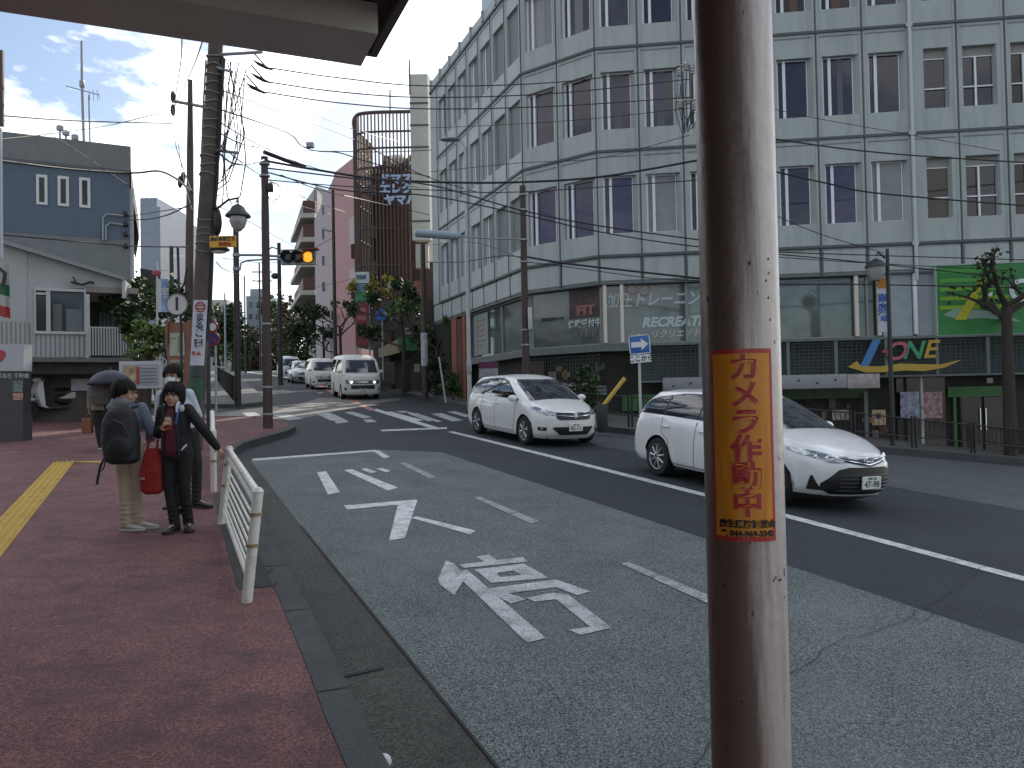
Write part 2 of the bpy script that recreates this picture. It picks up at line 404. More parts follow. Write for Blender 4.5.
gq([[(213, 506), (240, 498), (262, 545), (279, 605), (238, 608), (222, 545)]], SH + .004, 'pavement_patch', mat('dark_patch', (.026, .027, .027), .9, var=.3, vscale=4, fine=.5, fscale=60, world_co=True))
gq([[(560, 429), (700, 443), (1024, 467), (1400, 500), (1400, 560), (1024, 511), (890, 487), (760, 470), (600, 447)]], .003, 'old_asphalt', mat('asphalt_old', (.048, .056, .063), .8, var=.2, vscale=.8, fine=.6, fscale=60, grain=.5, gscale=90, world_co=True, dirt=(.028, .033, .038), dscale=.6, damt=.6))
# hairline cracks
def crack(pts, seed, name='crack', w=.006):
    rn = random.Random(seed); P2 = [Vector(T(gp(*p))) for p in pts]; o = []
    for a, b in zip(P2[:-1], P2[1:]):
        n = max(2, int((b - a).length / .12)); t = (b - a).normalized(); nr = Vector((-t.y, t.x))
        for i in range(n): o.append(a.lerp(b, i / n) + nr * rn.uniform(-.035, .035))
    o.append(P2[-1]); drape(strip(o, -w / 2, w / 2), .018, name, mat('seam', (.02, .02, .02), .9))
crack([(690, 768), (742, 700), (850, 640), (960, 610)], 4); crack([(560, 470), (640, 490), (700, 520)], 5, w=.005); crack([(905, 620), (1000, 560)], 7, w=.007)
# long white lane line, centre line, crossing
gq([[(447, 432), (453, 431.5), (1026, 577.5), (1026, 582.5)], [(407, 413), (411, 412.5), (442, 421.5), (437, 422)],
    [(380, 430), (447, 427.5), (447, 429), (382, 431.5)]], .006, 'lane_line', m_white)
gq([[(300, 378.5), (305, 378), (376, 410), (370, 411)], [(316, 393), (321, 391.8), (324, 392.6), (320, 393.8)]], .006, 'centre_line', m_redpaint)
gq([[(246, 372.5), (249, 372), (302, 378.5), (299, 379.5)], [(370, 409.5), (377, 409), (441, 428.5), (434, 429.5)],
    [(383, 412), (391, 411.8), (424, 420.5), (417, 421)]], .006, 'far_lane_line', m_white)
CW = [[(272, 415), (287, 414.5), (303, 419), (289, 420.8)], [(315, 413.5), (330, 413), (346, 420), (331, 421.2)], [(334, 421), (346, 420), (349, 422.5), (336, 424)],
      [(344, 412.5), (353, 412), (372, 417.5), (363, 418.7)], [(363, 420), (372, 419.3), (377, 422.2), (367, 423)],
      [(408, 414), (417, 413.4), (438, 420.5), (428, 421.6)], [(431, 414), (442, 413.4), (463, 420.5), (452, 421.8)], [(447, 412), (455, 411.5), (471, 416), (466, 417.5)],
      [(395, 411.6), (404, 411), (411, 412.6), (402, 413.2)], [(242, 413), (255, 412.6), (262, 416), (247, 416.8)]]
gq(CW, .010, 'crossing', mat('crossing_paint', (.33, .35, .36), .8, var=.2, vscale=5, fine=.5, world_co=True, dirt=(.08, .09, .095), dscale=6, damt=.9))
# stop line far, sunlight painted as paler beige on the apron of the side street
gq([[(232, 424), (320, 398), (400, 398.6), (400, 400), (372, 404), (300, 419)]], .004, 'sunlit_apron', mat('apron', (.13, .125, .115), .8, var=.15, world_co=True, fine=.2, fscale=60))
# far left pavement beyond the side street, right-hand pavement
fl = [gp(266, 405), gp(262, 398), gp(245, 384), gp(232, 374.5)]
fl = [T(p) for p in fl]; fl = [(-32, 33)] + [T(gp(170, 408))] + [T(gp(240, 408))] + fl
end = Vector(fl[-1]); dr = Vector((-.421, .907))
fl += [tuple(end + dr * 60)]
drape(fl + [(-95, 140), (-80, 60)], SH, 'far_pavement', m_sideg, thick=.3)
rk = [T(gp(322, 372)), T(gp(358, 383)), T(gp(390, 392.6)), T(gp(420, 398.6)), T(gp(446, 404.5)), T(gp(470, 410)), T(gp(530, 420)), T(gp(605, 433)), T(gp(700, 441)), T(gp(800, 447)), T(gp(885, 452.5)), T(gp(1024, 464))]
rk = [tuple(Vector(rk[0]) + dr * 80)] + rk; dk = (Vector(rk[-1]) - Vector(rk[-2])).normalized(); rk.append(tuple(Vector(rk[-1]) + dk * 25))
rk = smooth_line(rk, 2)
drape([tuple(p) for p in reversed(offset_line(rk, .16))] + [(-40, 170), (40, 170), (70, 10)][0:3][::1], SH, 'right_pavement', m_sideg, thick=.4)
drape(strip(rk, 0, .158), SH + .004, 'right_kerb', m_kerb, thick=.4)
# tactile strip
tA = [gp(0, 521), gp(52, 462), gp(78, 462), gp(0, 546)]
tact = []
ta, tb = gp(-150, 708, SH), gp(64, 462, SH); dt = (tb - ta); Ln = dt.length; dt.normalize(); nn = Vector((-dt.y, dt.x))
w_ = .3
drape([tuple(ta + nn * .15), tuple(ta - nn * .15), tuple(tb - nn * .15), tuple(tb + nn * .15)], SH + .004, 'tactile_strip', m_yel)
tb2 = gp(104, 461, SH)
drape([tuple(tb + nn * .15), tuple(tb - nn * .15 - dt * .1), tuple(tb2 - dt * .3), tuple(tb2)], SH + .006, 'tactile_strip', m_yel)
mbt = MB()
k = 0
while k * .3 < Ln:
    for q in range(4):
        c = ta + dt * (k * .3 + .02) + nn * (-.11 + q * .073)
        e = c + dt * .25; s0 = nn * .012
        z = lambda p: G(p.x, p.y) + SH + .004
        mbt.add([(*(c - s0), z(c)), (*(c + s0), z(c)), (*(e + s0), z(e)), (*(e - s0), z(e)), (*(c - s0 * .6), z(c) + .006), (*(c + s0 * .6), z(c) + .006), (*(e + s0 * .6), z(e) + .006), (*(e - s0 * .6), z(e) + .006)],
                [(4, 7, 6, 5), (0, 4, 5, 1), (1, 5, 6, 2), (2, 6, 7, 3), (3, 7, 4, 0)])
    k += 1
mbt.build('tactile_ribs', m_yel, kind='structure')
# ------------------------------------------------------------------ the corner office building
A_ = Vector((-3.62, 36.7)); B_ = Vector((.51, 26.7)); C_ = Vector((2.85, 24.85)); dF = (Vector((15.05, 23.3)) - Vector((2.85, 24.85))).normalized()
dL = (B_ - A_).normalized(); dC = (C_ - B_).normalized()
D_ = C_ + dF * 1.366 * 12
FL = [6.43, 9.79, 13.12, 16.47, 19.82]; HF = 3.345
m_wall = mat('facade_panel', (.375, .42, .41), .55, var=.05, vscale=1.0, dirt=(.23, .27, .28), dscale=1.2, damt=.6, streak=(3, 3, .35))
m_joint = mat('facade_joint', (.085, .10, .105), .6)
m_wframe = mat('window_white', (.74, .76, .78), .4)
m_glass_kinds = [mat('pane_violet', (.022, .020, .030), .06, spec=.7, var=.3, vscale=1.2, bump=.04, bscale=1.3), mat('pane_blue', (.034, .038, .10), .08, var=.35, vscale=2, bump=.04, bscale=1.3),
                 mat('pane_grey', (.075, .075, .085), .10, var=.3, vscale=1.5, bump=.04, bscale=1.3), mat('pane_blind', (.22, .235, .24), .25, var=.15, vscale=2), mat('pane_brown', (.045, .036, .032), .07, var=.4, vscale=1, bump=.04, bscale=1.3)]
bl = thing('office_building', 'large grey panelled office block with rounded corner, rows of white-framed windows and shops below', 'building', (C_.x, C_.y, G(C_.x, C_.y)))
wall = MB(); joint = MB()
wins = []
def facade(O, d, w, nb, floors, wide_from=99, skip=()):
    for fi in range(floors):
        for b in range(nb):
            O3 = Vector((O.x + d.x * w * b, O.y + d.y * w * b, FL[fi])); Mx = frame(O3, (d.x, d.y, 0))
            wall.M = Mx; joint.M = Mx
            if b >= wide_from:
                op = (.42 if b == wide_from else .17, w - .22, .75, 2.6); oi = (op[0], op[1] - .06, op[2], op[3]); kind = 'wide'
            else:
                op = (.18, w * .925, .72, 2.58); oi = (.18, w * .83, .72, 2.58); kind = 'tall'
            r0 = (.025, w - .025, .05, HF - .02); r1 = (.085, w - .085, .05, HF - .14); r2 = (.11, w - .11, .052, HF - .17)
            wall.ring(r0, 0, r1, 0); wall.ring(r1, 0, r2, .035); wall.ring(r2, .035, op, .035); wall.ring(op, .035, oi, .24)
            wall.ring((0, w, 0, HF), .05, r0, .05); wall.ring(r0, .05, r0, 0)
            # dark vertical joint and dark drip line at the floor
            joint.box(-.018, .018, -.02, .045, .0, HF); joint.box(-.001, w + .001, -.05, .045, -.035, .045)
            wins.append((Mx.copy(), oi, kind, fi, b))
facade(A_ + dL * .98, dL, 1.4, 7, 3); facade(B_, dC, (C_ - B_).length / 2, 2, 4); facade(C_, dF, 1.366, 12, 4, wide_from=7)
rnd = random.Random(3)
for Mx, oi, kind, fi, b in wins:
    x0, x1, z0, z1 = oi
    f = MB(Mx); p = MB(Mx)
    if kind == 'tall':
        f.box(x0, x0 + .065, .17, .25, z0, z1); f.box(x0 + .2, x0 + .29, .165, .25, z0, z1)
        f.box(x0 + .29, x1, .19, .25, z0, z0 + .04); f.box(x0 + .065, x0 + .2, .19, .25, z0, z0 + .035); f.box(x0 + .29, x1, .2, .25, z1 - .035, z1); f.box(x1 - .025, x1, .2, .25, z0 + .04, z1 - .035)
        f.box(x0 + .065, x0 + .2, .2, .25, z1 - .035, z1)
        gm = rnd.choice([0, 0, 0, 2, 4] if fi else [1, 1, 0, 1, 4]); 
        if rnd.random() < .12: gm = 3
    else:
        f.box(x0, x1, .17, .22, z0 + .62, z0 + .66)
        if x1 - x0 > .75: f.box((x0 + x1) / 2 - .07, (x0 + x1) / 2 - .015, .16, .22, z0, z1 - .3)
        f.box(x0, x1, .2, .24, z1 - .3, z1 - .27); f.box(x0, x1, .2, .25, z0, z0 + .03)
        gm = rnd.choice([0, 4, 4, 2])
    fo = f.build('window', m_wframe, bl, smooth=0)
    p.quad((x0, .235, z0), (x1, .235, z0), (x1, .235, z1), (x0, .235, z1)); p.build('pane', m_glass_kinds[gm], fo, smooth=0)
    # blinds and curtains seen behind / in the opening
    if kind == 'wide':
        q = MB(Mx); q.box(x0, x1, .21, .23, z1 - .27, z1); q.build('blind', mat('blind', (.30, .29, .27), .8), fo, smooth=0)
    elif rnd.random() < .3:
        q = MB(Mx); a = x0 + .32 + rnd.random() * .2; q.box(a, a + .12 + rnd.random() * .2, .222, .232, z0 + .04, z1 - .04)
        q.build('curtain', mat('curtain_' + str(gm), [(.12, .12, .15), (.06, .065, .13), (.2, .2, .2), (.3, .31, .31), (.12, .08, .06)][gm], .8), fo, smooth=0)
# left end strip, band below the first row of windows, parapets
wall.M = frame(V3(A_, FL[0]), (*dL, 0)); wall.box(0, .98, .0, .3, 0, HF * 3)
def run(O, d, L_, fn): fn(frame(V3(O, 0), (*d, 0)), L_)
segs = [(A_, dL, (B_ - A_).length, 16.47), (B_, dC, (C_ - B_).length, 19.82), (C_, dF, 1.366 * 12, 19.82)]
for O, d, L_, top in segs:
    Mx = frame(V3(O, 0), (*d, 0)); wall.M = Mx; joint.M = Mx
    wall.box(0, L_, .06, .3, 5.58, 6.43)
    nb = round(L_ / 1.38); wb = L_ / nb
    for b in range(nb):
        wall.ring((b*wb + .02, (b+1)*wb - .02, 5.6, 6.39), .055, (b*wb + .07, (b+1)*wb - .07, 5.65, 6.29), 0.0); wall.box(b*wb + .07, (b+1)*wb - .07, .0, .055, 5.65, 6.29)
        joint.box(b*wb - .02, b*wb + .02, .0, .058, 5.58, 6.39)
    joint.box(0, L_, .03, .3, 5.52, 5.577)
    joint.box(0, L_, -.06, .1, top - .04, top + .06)
    wall.box(-.0, L_, -.03, .3, top + .062, top + .45)
    nt_ = int(L_ / 1.38)
# core of the building, roof slab
back = [(24, 40), (6, 46), (1, 47)]
inn = [A_ + Vector((-dL.y, dL.x)) * .26, B_ + Vector((0, .35)), C_ + Vector((.05, .3)), D_ + Vector((0, .28))]
core = MB()
poly = [tuple(inn[0]), tuple(inn[1]), tuple(inn[2]), tuple(inn[3])] + [(D_.x + 2, 40), (D_.x - 10, 44), (0.4, 39)]
core.prism([(p[0], p[1]) for p in poly], 5.45, 16.6)
core.prism([(p[0], p[1]) for p in [tuple(inn[1]), tuple(inn[2]), tuple(inn[3]), (D_.x + 2, 40), (D_.x - 10, 42), (3, 36)]], 16.58, 19.95)
core.build('core_wall', mat('core', (.20, .22, .22), .8), bl, smooth=0)
# roof stair house over the left wing
rh = at(481.6, 10, 33.5)
MB().prism([(rh.x, rh.y), (rh.x + 1.7, rh.y - 4.2), (rh.x + 4, rh.y - 3), (rh.x + 3, rh.y + 1)], 16.6, 20.4).build('roof_house', mat('roofhouse', (.42, .50, .55), .6, var=.06), bl, smooth=0)
# scalloped coping knobs on the left wing parapet
for i in range(8):
    k = MB(frame(V3(A_, 0), (*dL, 0))); k.box(i * 1.4 - .06 + .3, i * 1.4 + .3 + .06, -.09, .06, 16.56, 17.0)
    k.build('coping', m_wall, bl, smooth=0)
wall.build('wall', m_wall, bl, smooth=0); joint.build('floor_joint', m_joint, bl, smooth=0)
# down pipe between the two halves
pm = mat('pipe_grey', (.48, .52, .53), .45)
Mx = frame(V3(C_ + dF * 1.366 * 7, 0), (*dF, 0))
pb = MB(Mx); pb.tube([(.0, -.08, 5.3), (.0, -.08, 20)], .055, 10)
for z in FL[:4]: pb.box(-.09, .09, -.1, .0, z - .06, z + .06)
pb.build('downpipe', pm, bl)
# glazed strip over the shops
m_shopglass = mat('shop_glass', (.085, .105, .098), .07, spec=.8, var=.45, vscale=.9, bump=.06, bscale=1.0, dirt=(.20, .23, .21), dscale=.7, damt=.6)
m_shopglass2 = mat('shop_glass_dark', (.045, .045, .035), .08, spec=.8, var=.5, vscale=1.4, bump=.06, bscale=1.0, dirt=(.02, .018, .015), dscale=1.6, damt=.6)
m_slab = mat('sill_slab', (.13, .15, .15), .7, var=.15)
ZS = 3.56
for O, d, L_, top in segs:
    n_ = max(1, round(L_ / 2.78)); w_ = L_ / n_
    Mx = frame(V3(O, 0), (*d, 0))
    for i in range(n_):
        xa = i * w_
        if O is C_ and xa > 1.366 * 7.2: break
        f = MB(Mx); f.box(xa, xa + .04, .2, .3, ZS + .06, 5.52); f.box(xa + w_ - .04, xa + w_, .2, .3, ZS + .06, 5.52); f.box(xa + .04, xa + w_ - .04, .22, .3, ZS + .06, ZS + .11)
        fo = f.build('shop_window', mat('shop_frame', (.22, .24, .23), .5), bl, smooth=0)
        g = MB(Mx); g.quad((xa + .04, .26, ZS + .1), (xa + w_ - .04, .26, ZS + .1), (xa + w_ - .04, .26, 5.52), (xa + .04, .26, 5.52))
        g.build('pane', m_shopglass if (O is not C_ or i < 1) else m_shopglass2 if i > 2 else m_shopglass, fo, smooth=0)
    b_ = MB(Mx); b_.box(0, L_, .1, .6, ZS - .16, ZS + .06); b_.build('sill', m_slab, bl, smooth=0)
# bright white posts either side of the corner
MF = frame(V3(C_, 0), (*dF, 0))
wp = mat('cream_post', (.62, .58, .50), .5)  # one even warm pale post colour
for px in (602.5, 620.5, 860, 882):
    s = (px - 597) / 45.8 * 1.366
    q = MB(MF); q.box(s - .055, s + .055, .05, .16, ZS + .1, 5.52); q.build('post', wp, bl, smooth=0)
# pale panels + green hoarding right
gx0 = (886 - 597) / 45.8 * 1.366
q = MB(MF); q.box(gx0, gx0 + .85, .12, .28, ZS + .06, 5.52); q.box(gx0 + .97, 1.366 * 12, .12, .28, ZS + .06, 5.52)
q.build('pale_panel', mat('pale_panel', (.30, .34, .36), .6, var=.08), bl, smooth=0)
q = MB(MF); q.bbox(gx0 + .88, gx0 + .98, .02, .2, ZS + .1, 5.52, .01); q.build('white_post', m_wframe, bl)
# the core lower storeys (dark recess behind the shops)
m_dark = mat('shop_interior', (.035, .03, .027), .8, var=.5, vscale=1.5)
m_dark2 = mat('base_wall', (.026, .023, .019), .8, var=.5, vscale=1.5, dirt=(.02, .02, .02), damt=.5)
def inset(O, d, a, b, dep): 
    n = Vector((-d.y, d.x)); return (O + d * a + n * dep, O + d * b + n * dep)
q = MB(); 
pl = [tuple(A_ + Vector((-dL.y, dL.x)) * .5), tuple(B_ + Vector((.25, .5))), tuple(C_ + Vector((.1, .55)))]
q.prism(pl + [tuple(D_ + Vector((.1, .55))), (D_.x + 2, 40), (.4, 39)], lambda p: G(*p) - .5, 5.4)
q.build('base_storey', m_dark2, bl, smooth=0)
# ------------------------------------------------------------------ vehicles
def hermite(pts):
    xs = [p[0] for p in pts]; ys = [p[1] for p in pts]
    if xs[0] > xs[-1]: xs.reverse(); ys.reverse()
    n = len(xs); d = [(ys[i+1]-ys[i])/(xs[i+1]-xs[i]) for i in range(n-1)]
    m = [d[0]] + [0 if d[i-1]*d[i] <= 0 else 2*d[i-1]*d[i]/(d[i-1]+d[i]) for i in range(1, n-1)] + [d[-1]]
    def f(x):
        if x <= xs[0]: return ys[0]
        if x >= xs[-1]: return ys[-1]
        i = 0
        while x > xs[i+1]: i += 1
        h = xs[i+1]-xs[i]; t = (x-xs[i])/h
        return (2*t**3-3*t*t+1)*ys[i] + (t**3-2*t*t+t)*h*m[i] + (-2*t**3+3*t*t)*ys[i+1] + (t**3-t*t)*h*m[i+1]
    return f
m_tyre = mat('tyre', (.012, .012, .013), .85); m_rim = mat('rim', (.33, .34, .35), .3, metal=.9, var=.15, vscale=9)
m_hub = mat('hubcap', (.30, .31, .32), .35, metal=.7)
m_black = mat('black_plastic', (.012, .012, .013), .45); m_under = mat('under', (.006, .006, .006), .9)
m_glass = mat('car_glass', (.010, .014, .018), .03, spec=.8); m_glassf = mat('windscreen_glass', (.028, .034, .042), .03, spec=.9, var=.5, vscale=2.2)
m_chrome = mat('chrome', (.7, .72, .74), .12, metal=1); m_lens = mat('lamp_lens', (.30, .33, .35), .08, metal=.6, spec=.9, var=.5, vscale=22)
m_redl = mat('tail_lens', (.25, .01, .01), .15); m_plate = mat('plate', (.62, .63, .62), .5); m_ink = mat('plate_green', (.02, .07, .04), .6)
m_seat = mat('cabin', (.02, .02, .022), .8); m_amber = mat('amber_lens', (.5, .2, .02), .2)
m_drl = mat('lit_lamp', (.9, .9, .95), .2, emit=(1, .97, .9), estr=3.5)
class Car:
    def __init__(c, name, label, P, paint, pos, heading, scale=1.0, group=None, detail=1):
        c.P = P; c.det = detail
        c.hw = hermite(P['hw']); c.xf = hermite(P['xf']); c.xr = hermite(P['xr']); c.ztf = hermite(P['zt'])
        c.root = thing(name, label, 'car' if P.get('cat') is None else P['cat'], (0, 0, 0), 0, group)
        c.scale = scale; c.pos = pos; c.heading = heading; c.paint = paint
        c.build()
    def S(c, x, z):            # half width of the lower shell
        P = c.P; f = c.xf(z); r = c.xr(z); w = c.hw(z) * (1 - .035 * (x / 2.2) ** 2)
        if x > f - P['Lf']:
            d = min(1, (x - f + P['Lf']) / P['Lf']); w *= max(0, 1 - d ** P['nf']) ** (1 / P['nf'])
        if x < r + P['Lr']:
            d = min(1, (r + P['Lr'] - x) / P['Lr']); w *= max(0, 1 - d ** P['nr']) ** (1 / P['nr'])
        return w
    def F(c, y, z, rear=False):
        P = c.P; 
        if not rear:
            w = c.hw(z) * .965; d = min(1, abs(y) / w); return c.xf(z) - P['Lf'] + P['Lf'] * max(0, 1 - d ** P['nf']) ** (1 / P['nf'])
        w = c.hw(z) * .965; d = min(1, abs(y) / w); return c.xr(z) + P['Lr'] - P['Lr'] * max(0, 1 - d ** P['nr']) ** (1 / P['nr'])
    def gt(c, z): return min(1, max(0, (z - c.P['gz0']) / (c.P['gz1'] - c.P['gz0'])))
    def ghw(c, z): t = c.gt(z); return hermite(c.P['ghw'])(t)
    def gxf(c, z): return hermite(c.P['gxf'])(c.gt(z))
    def gxr(c, z): return hermite(c.P['gxr'])(c.gt(z))
    def GS(c, x, z):
        P = c.P; f = c.gxf(z); r = c.gxr(z); w = c.ghw(z)
        w *= 1 - .05 * max(0, (-x) / 2.2) ** 2
        if x > f - P['gLf']:
            d = min(1, (x - f + P['gLf']) / P['gLf']); w *= max(0, 1 - d ** 2.6) ** (1 / 2.6)
        if x < r + P['gLr']:
            d = min(1, (r + P['gLr'] - x) / P['gLr']); w *= max(0, 1 - d ** 3) ** (1 / 3)
        return w
    def GF(c, y, z, rear=False):
        P = c.P; w = c.ghw(z); d = min(1, abs(y) / w)
        if rear: w *= .95; d = min(1, abs(y) / w); return c.gxr(z) + P['gLr'] - P['gLr'] * max(0, 1 - d ** 3) ** (1 / 3)
        return c.gxf(z) - P['gLf'] + P['gLf'] * max(0, 1 - d ** 2.6) ** (1 / 2.6)
    def warp(c, p):
        x, y, z = p; P = c.P
        if z > P['gz0'] and 'drop' in P:
            z -= hermite(P['drop'])(x) * c.gt(z)
        return (x, y, z)
    def cols(c, f, r, hwz, Lf, nf, Lr, nr, S, n1, n2, n3):
        out = []
        for i in range(n1):                       # front centre to corner
            th = math.pi / 2 * (1 - i / n1)       # y grows from 0
            cy = math.cos(th) ** (2 / nf); cx = math.sin(th) ** (2 / nf); out.append(('f', cx, cy))
        for i in range(n2 + 1): out.append(('s', i / n2, 1))
        for i in range(1, n3 + 1):
            th = math.pi / 2 * i / n3; cy = math.cos(th) ** (2 / nr) if i < n3 else 0; cx = math.sin(th) ** (2 / nr); out.append(('r', cx, cy))
        return out
    def build(c):
        P = c.P; D = c.det; n1, n2, n3 = (16, 110, 12) if D else (10, 60, 8); nr_ = 16 if D else 10
        cols = c.cols(0, 0, 0, P['Lf'], P['nf'], P['Lr'], P['nr'], None, n1, n2, n3)
        def pos(col, z):
            k, a, b = col; f = c.xf(z); r = c.xr(z)
            if k == 'f': x = f - P['Lf'] + P['Lf'] * a; return x, c.hw(z) * (1 - .035 * (x / 2.2) ** 2) * b
            if k == 'r': x = r + P['Lr'] - P['Lr'] * a; return x, c.hw(z) * (1 - .035 * (x / 2.2) ** 2) * b
            x0 = f - P['Lf']; x1 = r + P['Lr']; x = x0 + (x1 - x0) * a; return x, c.hw(z) * (1 - .035 * (x / 2.2) ** 2)
        def zb(x, y):
            b = P['sill']
            if x > P['ax'][0] + .5: b = P.get('fsill', b)
            if y > .5:
                for xw in P['ax']:
                    d = abs(x - xw)
                    if d < P['Ra']: b = max(b, P['rw'] + .02 + math.sqrt(P['Ra'] ** 2 - d * d) - .02)
            return b
        body = MB(); grid = []
        for col in cols:
            x, y = pos(col, .45); b = zb(x, y); zt = c.ztf(x)
            for _ in range(3): x, y = pos(col, zt); zt = c.ztf(x)
            xm, ym = pos(col, .45); b = zb(xm, ym)
            line = []
            for j in range(nr_ + 1):
                t = j / nr_; z = b + (zt - b) * t
                x, y = pos(col, z); 
                if j > nr_ - 2: y *= 1 - .012 * (j - nr_ + 2)
                line.append((x, y, z))
            grid.append(line)
        nc = len(grid)
        for sgn in (1, -1):
            vs = [(p[0], p[1] * sgn, p[2]) for l in grid for p in l]; q = nr_ + 1
            fs = [(i*q+j, i*q+j+1, (i+1)*q+j+1, (i+1)*q+j) for i in range(nc-1) for j in range(nr_)]
            if sgn < 0: fs = [tuple(reversed(f)) for f in fs]
            body.add(vs, fs)
        cr = hermite(P['crown']); m_ = 12; vs = []
        for l in grid:
            x, y, z = l[-1]
            for k in range(m_ + 1):
                t = -1 + 2 * k / m_; vs.append((x, y * t, z + cr(x) * (1 - abs(t) ** 2.4)))
        body.add(vs, [(i*(m_+1)+k, (i+1)*(m_+1)+k, (i+1)*(m_+1)+k+1, i*(m_+1)+k+1) for i in range(nc-1) for k in range(m_)])
        # cabin and roof
        gn = 14 if D else 8; g0, g1 = P['gz0'], P['gz1']
        cols2 = c.cols(0, 0, 0, 0, 2.6, 0, 3, None, 14 if D else 8, 50 if D else 24, 8)
        grid2 = []
        for k, a, b in cols2:
            line = []
            for j in range(gn + 1):
                z = g0 + (g1 - g0) * j / gn; f = c.gxf(z); r = c.gxr(z); w = c.ghw(z)
                if k == 'f': x = f - P['gLf'] + P['gLf'] * a
                elif k == 'r': x = r + P['gLr'] - P['gLr'] * a
                else: x = (f - P['gLf']) + ((r + P['gLr']) - (f - P['gLf'])) * a
                y = w * b * (1 - .05 * max(0, (-x) / 2.2) ** 2)
                line.append((x, y, z))
            grid2.append(line)
        nc = len(grid2)
        for sgn in (1, -1):
            vs = [c.warp((p[0], p[1] * sgn, p[2])) for l in grid2 for p in l]; q = gn + 1
            fs = [(i*q+j, i*q+j+1, (i+1)*q+j+1, (i+1)*q+j) for i in range(nc-1) for j in range(gn)]
            if sgn < 0: fs = [tuple(reversed(f)) for f in fs]
            body.add(vs, fs)
        vs = []
        for l in grid2:
            x, y, z = l[-1]
            for k in range(m_ + 1):
                t = -1 + 2 * k / m_; wz = c.warp((x, y * t, z)); vs.append((wz[0], wz[1], wz[2] + P['rc'] * (1 - abs(t) ** 2.2) * min(1, (x - grid2[-1][-1][0]) * 3 + .05, (grid2[0][-1][0] - x) * 3 + .05)))
        body.add(vs, [(i*(m_+1)+k, (i+1)*(m_+1)+k, (i+1)*(m_+1)+k+1, i*(m_+1)+k+1) for i in range(nc-1) for k in range(m_)])
        bo = body.build('body', c.paint, c.root, smooth=50); c.bo = bo
        # dark underside and wheel wells
        u = MB(); u.box(c.xr(.4) + .15, c.xf(.3) - .25, -.55, .55, P['sill'] - .03, .7)
        for xw in P['ax']:
            for s in (1, -1):
                pr = [(xw + P['Ra'] * math.cos(a), P['rw'] + P['Ra'] * math.sin(a)) for a in [math.pi * i / 16 for i in range(17)]]
                for (xa, za), (xb, zb_) in zip(pr[:-1], pr[1:]):
                    ya = c.S(xa, max(.5, za)) - .012; yb = c.S(xb, max(.5, zb_)) - .012
                    u.quad((xa, s * ya, za), (xb, s * yb, zb_), (xb, s * .5, zb_), (xa, s * .5, za))
        u.build('underbody', m_under, c.root, smooth=0)
        # wheels
        for i, xw in enumerate(P['ax']):
            for s in (1, -1):
                W = c.hw(.4) - .02; rw = P['rw']; tw = .19
                t = MB(); t.lathe_y([(rw*.66, s*W), (rw*.7, s*(W+.012)), (rw*.94, s*(W+.008)), (rw, s*(W-.03)), (rw, s*(W-tw+.03)), (rw*.94, s*(W-tw)), (rw*.5, s*(W-tw))], (xw, 0, rw), 36)
                if s < 0: t.f = [tuple(reversed(f)) for f in t.f]
                wo = t.build('wheel', m_tyre, c.root, smooth=40)
                if not D: 
                    h = MB(); h.lathe_y([(rw*.64, s*(W+.004)), (rw*.2, s*(W+.01)), (.01, s*(W+.01))], (xw, 0, rw), 20); h.build('rim', m_rim, wo); continue
                h = MB(); ns = P.get('spokes', 5)
                h.lathe_y([(rw*.68, s*(W-.0)), (rw*.67, s*(W+.012)), (rw*.62, s*(W+.006)), (rw*.6, s*(W-.05)), (rw*.55, s*(W-.07))], (xw, 0, rw), 36)
                h.lathe_y([(rw*.17, s*(W-.04)), (rw*.16, s*(W+.008)), (rw*.1, s*(W+.012)), (.004, s*(W+.012))], (xw, 0, rw), 20)
                for k in range(ns):
                    a = 2 * math.pi * (k + .3) / ns
                    for da in ((-.14, .14) if ns <= 6 else (0,)):
                        ca, sa = math.cos(a + da), math.sin(a + da); ca0, sa0 = math.cos(a + da * .3), math.sin(a + da * .3)
                        h.tube([(xw + ca0*rw*.12, s*(W+.0), rw + sa0*rw*.12), (xw + ca*rw*.62, s*(W-.004), rw + sa*rw*.62)], [.028, .02], 6)
                h.build('rim', m_rim, wo, smooth=40)
                bd = MB(); bd.lathe_y([(rw*.6, s*(W-.075)), (.01, s*(W-.075))], (xw, 0, rw), 24); bd.build('brake_disc', m_under, wo, smooth=0)
        P['extra'](c)
        # place
        h = c.heading; s = c.scale; c.root.rotation_mode = 'QUATERNION'
        X = Vector((math.cos(h), math.sin(h))); x0, y0 = c.pos
        zf = G(x0 + X.x * 1.3, y0 + X.y * 1.3); zr = G(x0 - X.x * 1.3, y0 - X.y * 1.3)
        zl = G(x0 - X.y * .7, y0 + X.x * .7); zrr = G(x0 + X.y * .7, y0 - X.x * .7)
        ex = Vector((X.x, X.y, (zf - zr) / 2.6)).normalized(); ey = Vector((-X.y, X.x, (zl - zrr) / 1.4)); ez = ex.cross(ey).normalized(); ey = ez.cross(ex)
        Mq = Matrix((ex, ey, ez)).transposed()
        c.root.rotation_quaternion = Mq.to_quaternion(); c.root.scale = (s, s, s); c.root.location = (x0, y0, (zf + zr) / 2 + .006)
    def ov(c, poly, side, name, m, off=.004, parent=None, label=None, step=.045, thick=True):
        """polygon laid on the shell: side R/L (x,z), F/B (y,z); gR gL gF gB on the cabin"""
        bm = bmesh.new(); bm.faces.new([bm.verts.new((a, b, 0)) for a, b in poly])
        for ax in (0, 1):
            lo = min(p[ax] for p in poly); hi = max(p[ax] for p in poly); k = math.ceil(lo / step)
            while k * step < hi:
                co = [0, 0, 0]; co[ax] = k * step; no = [0, 0, 0]; no[ax] = 1
                bmesh.ops.bisect_plane(bm, geom=bm.verts[:] + bm.edges[:] + bm.faces[:], plane_co=co, plane_no=no); k += 1
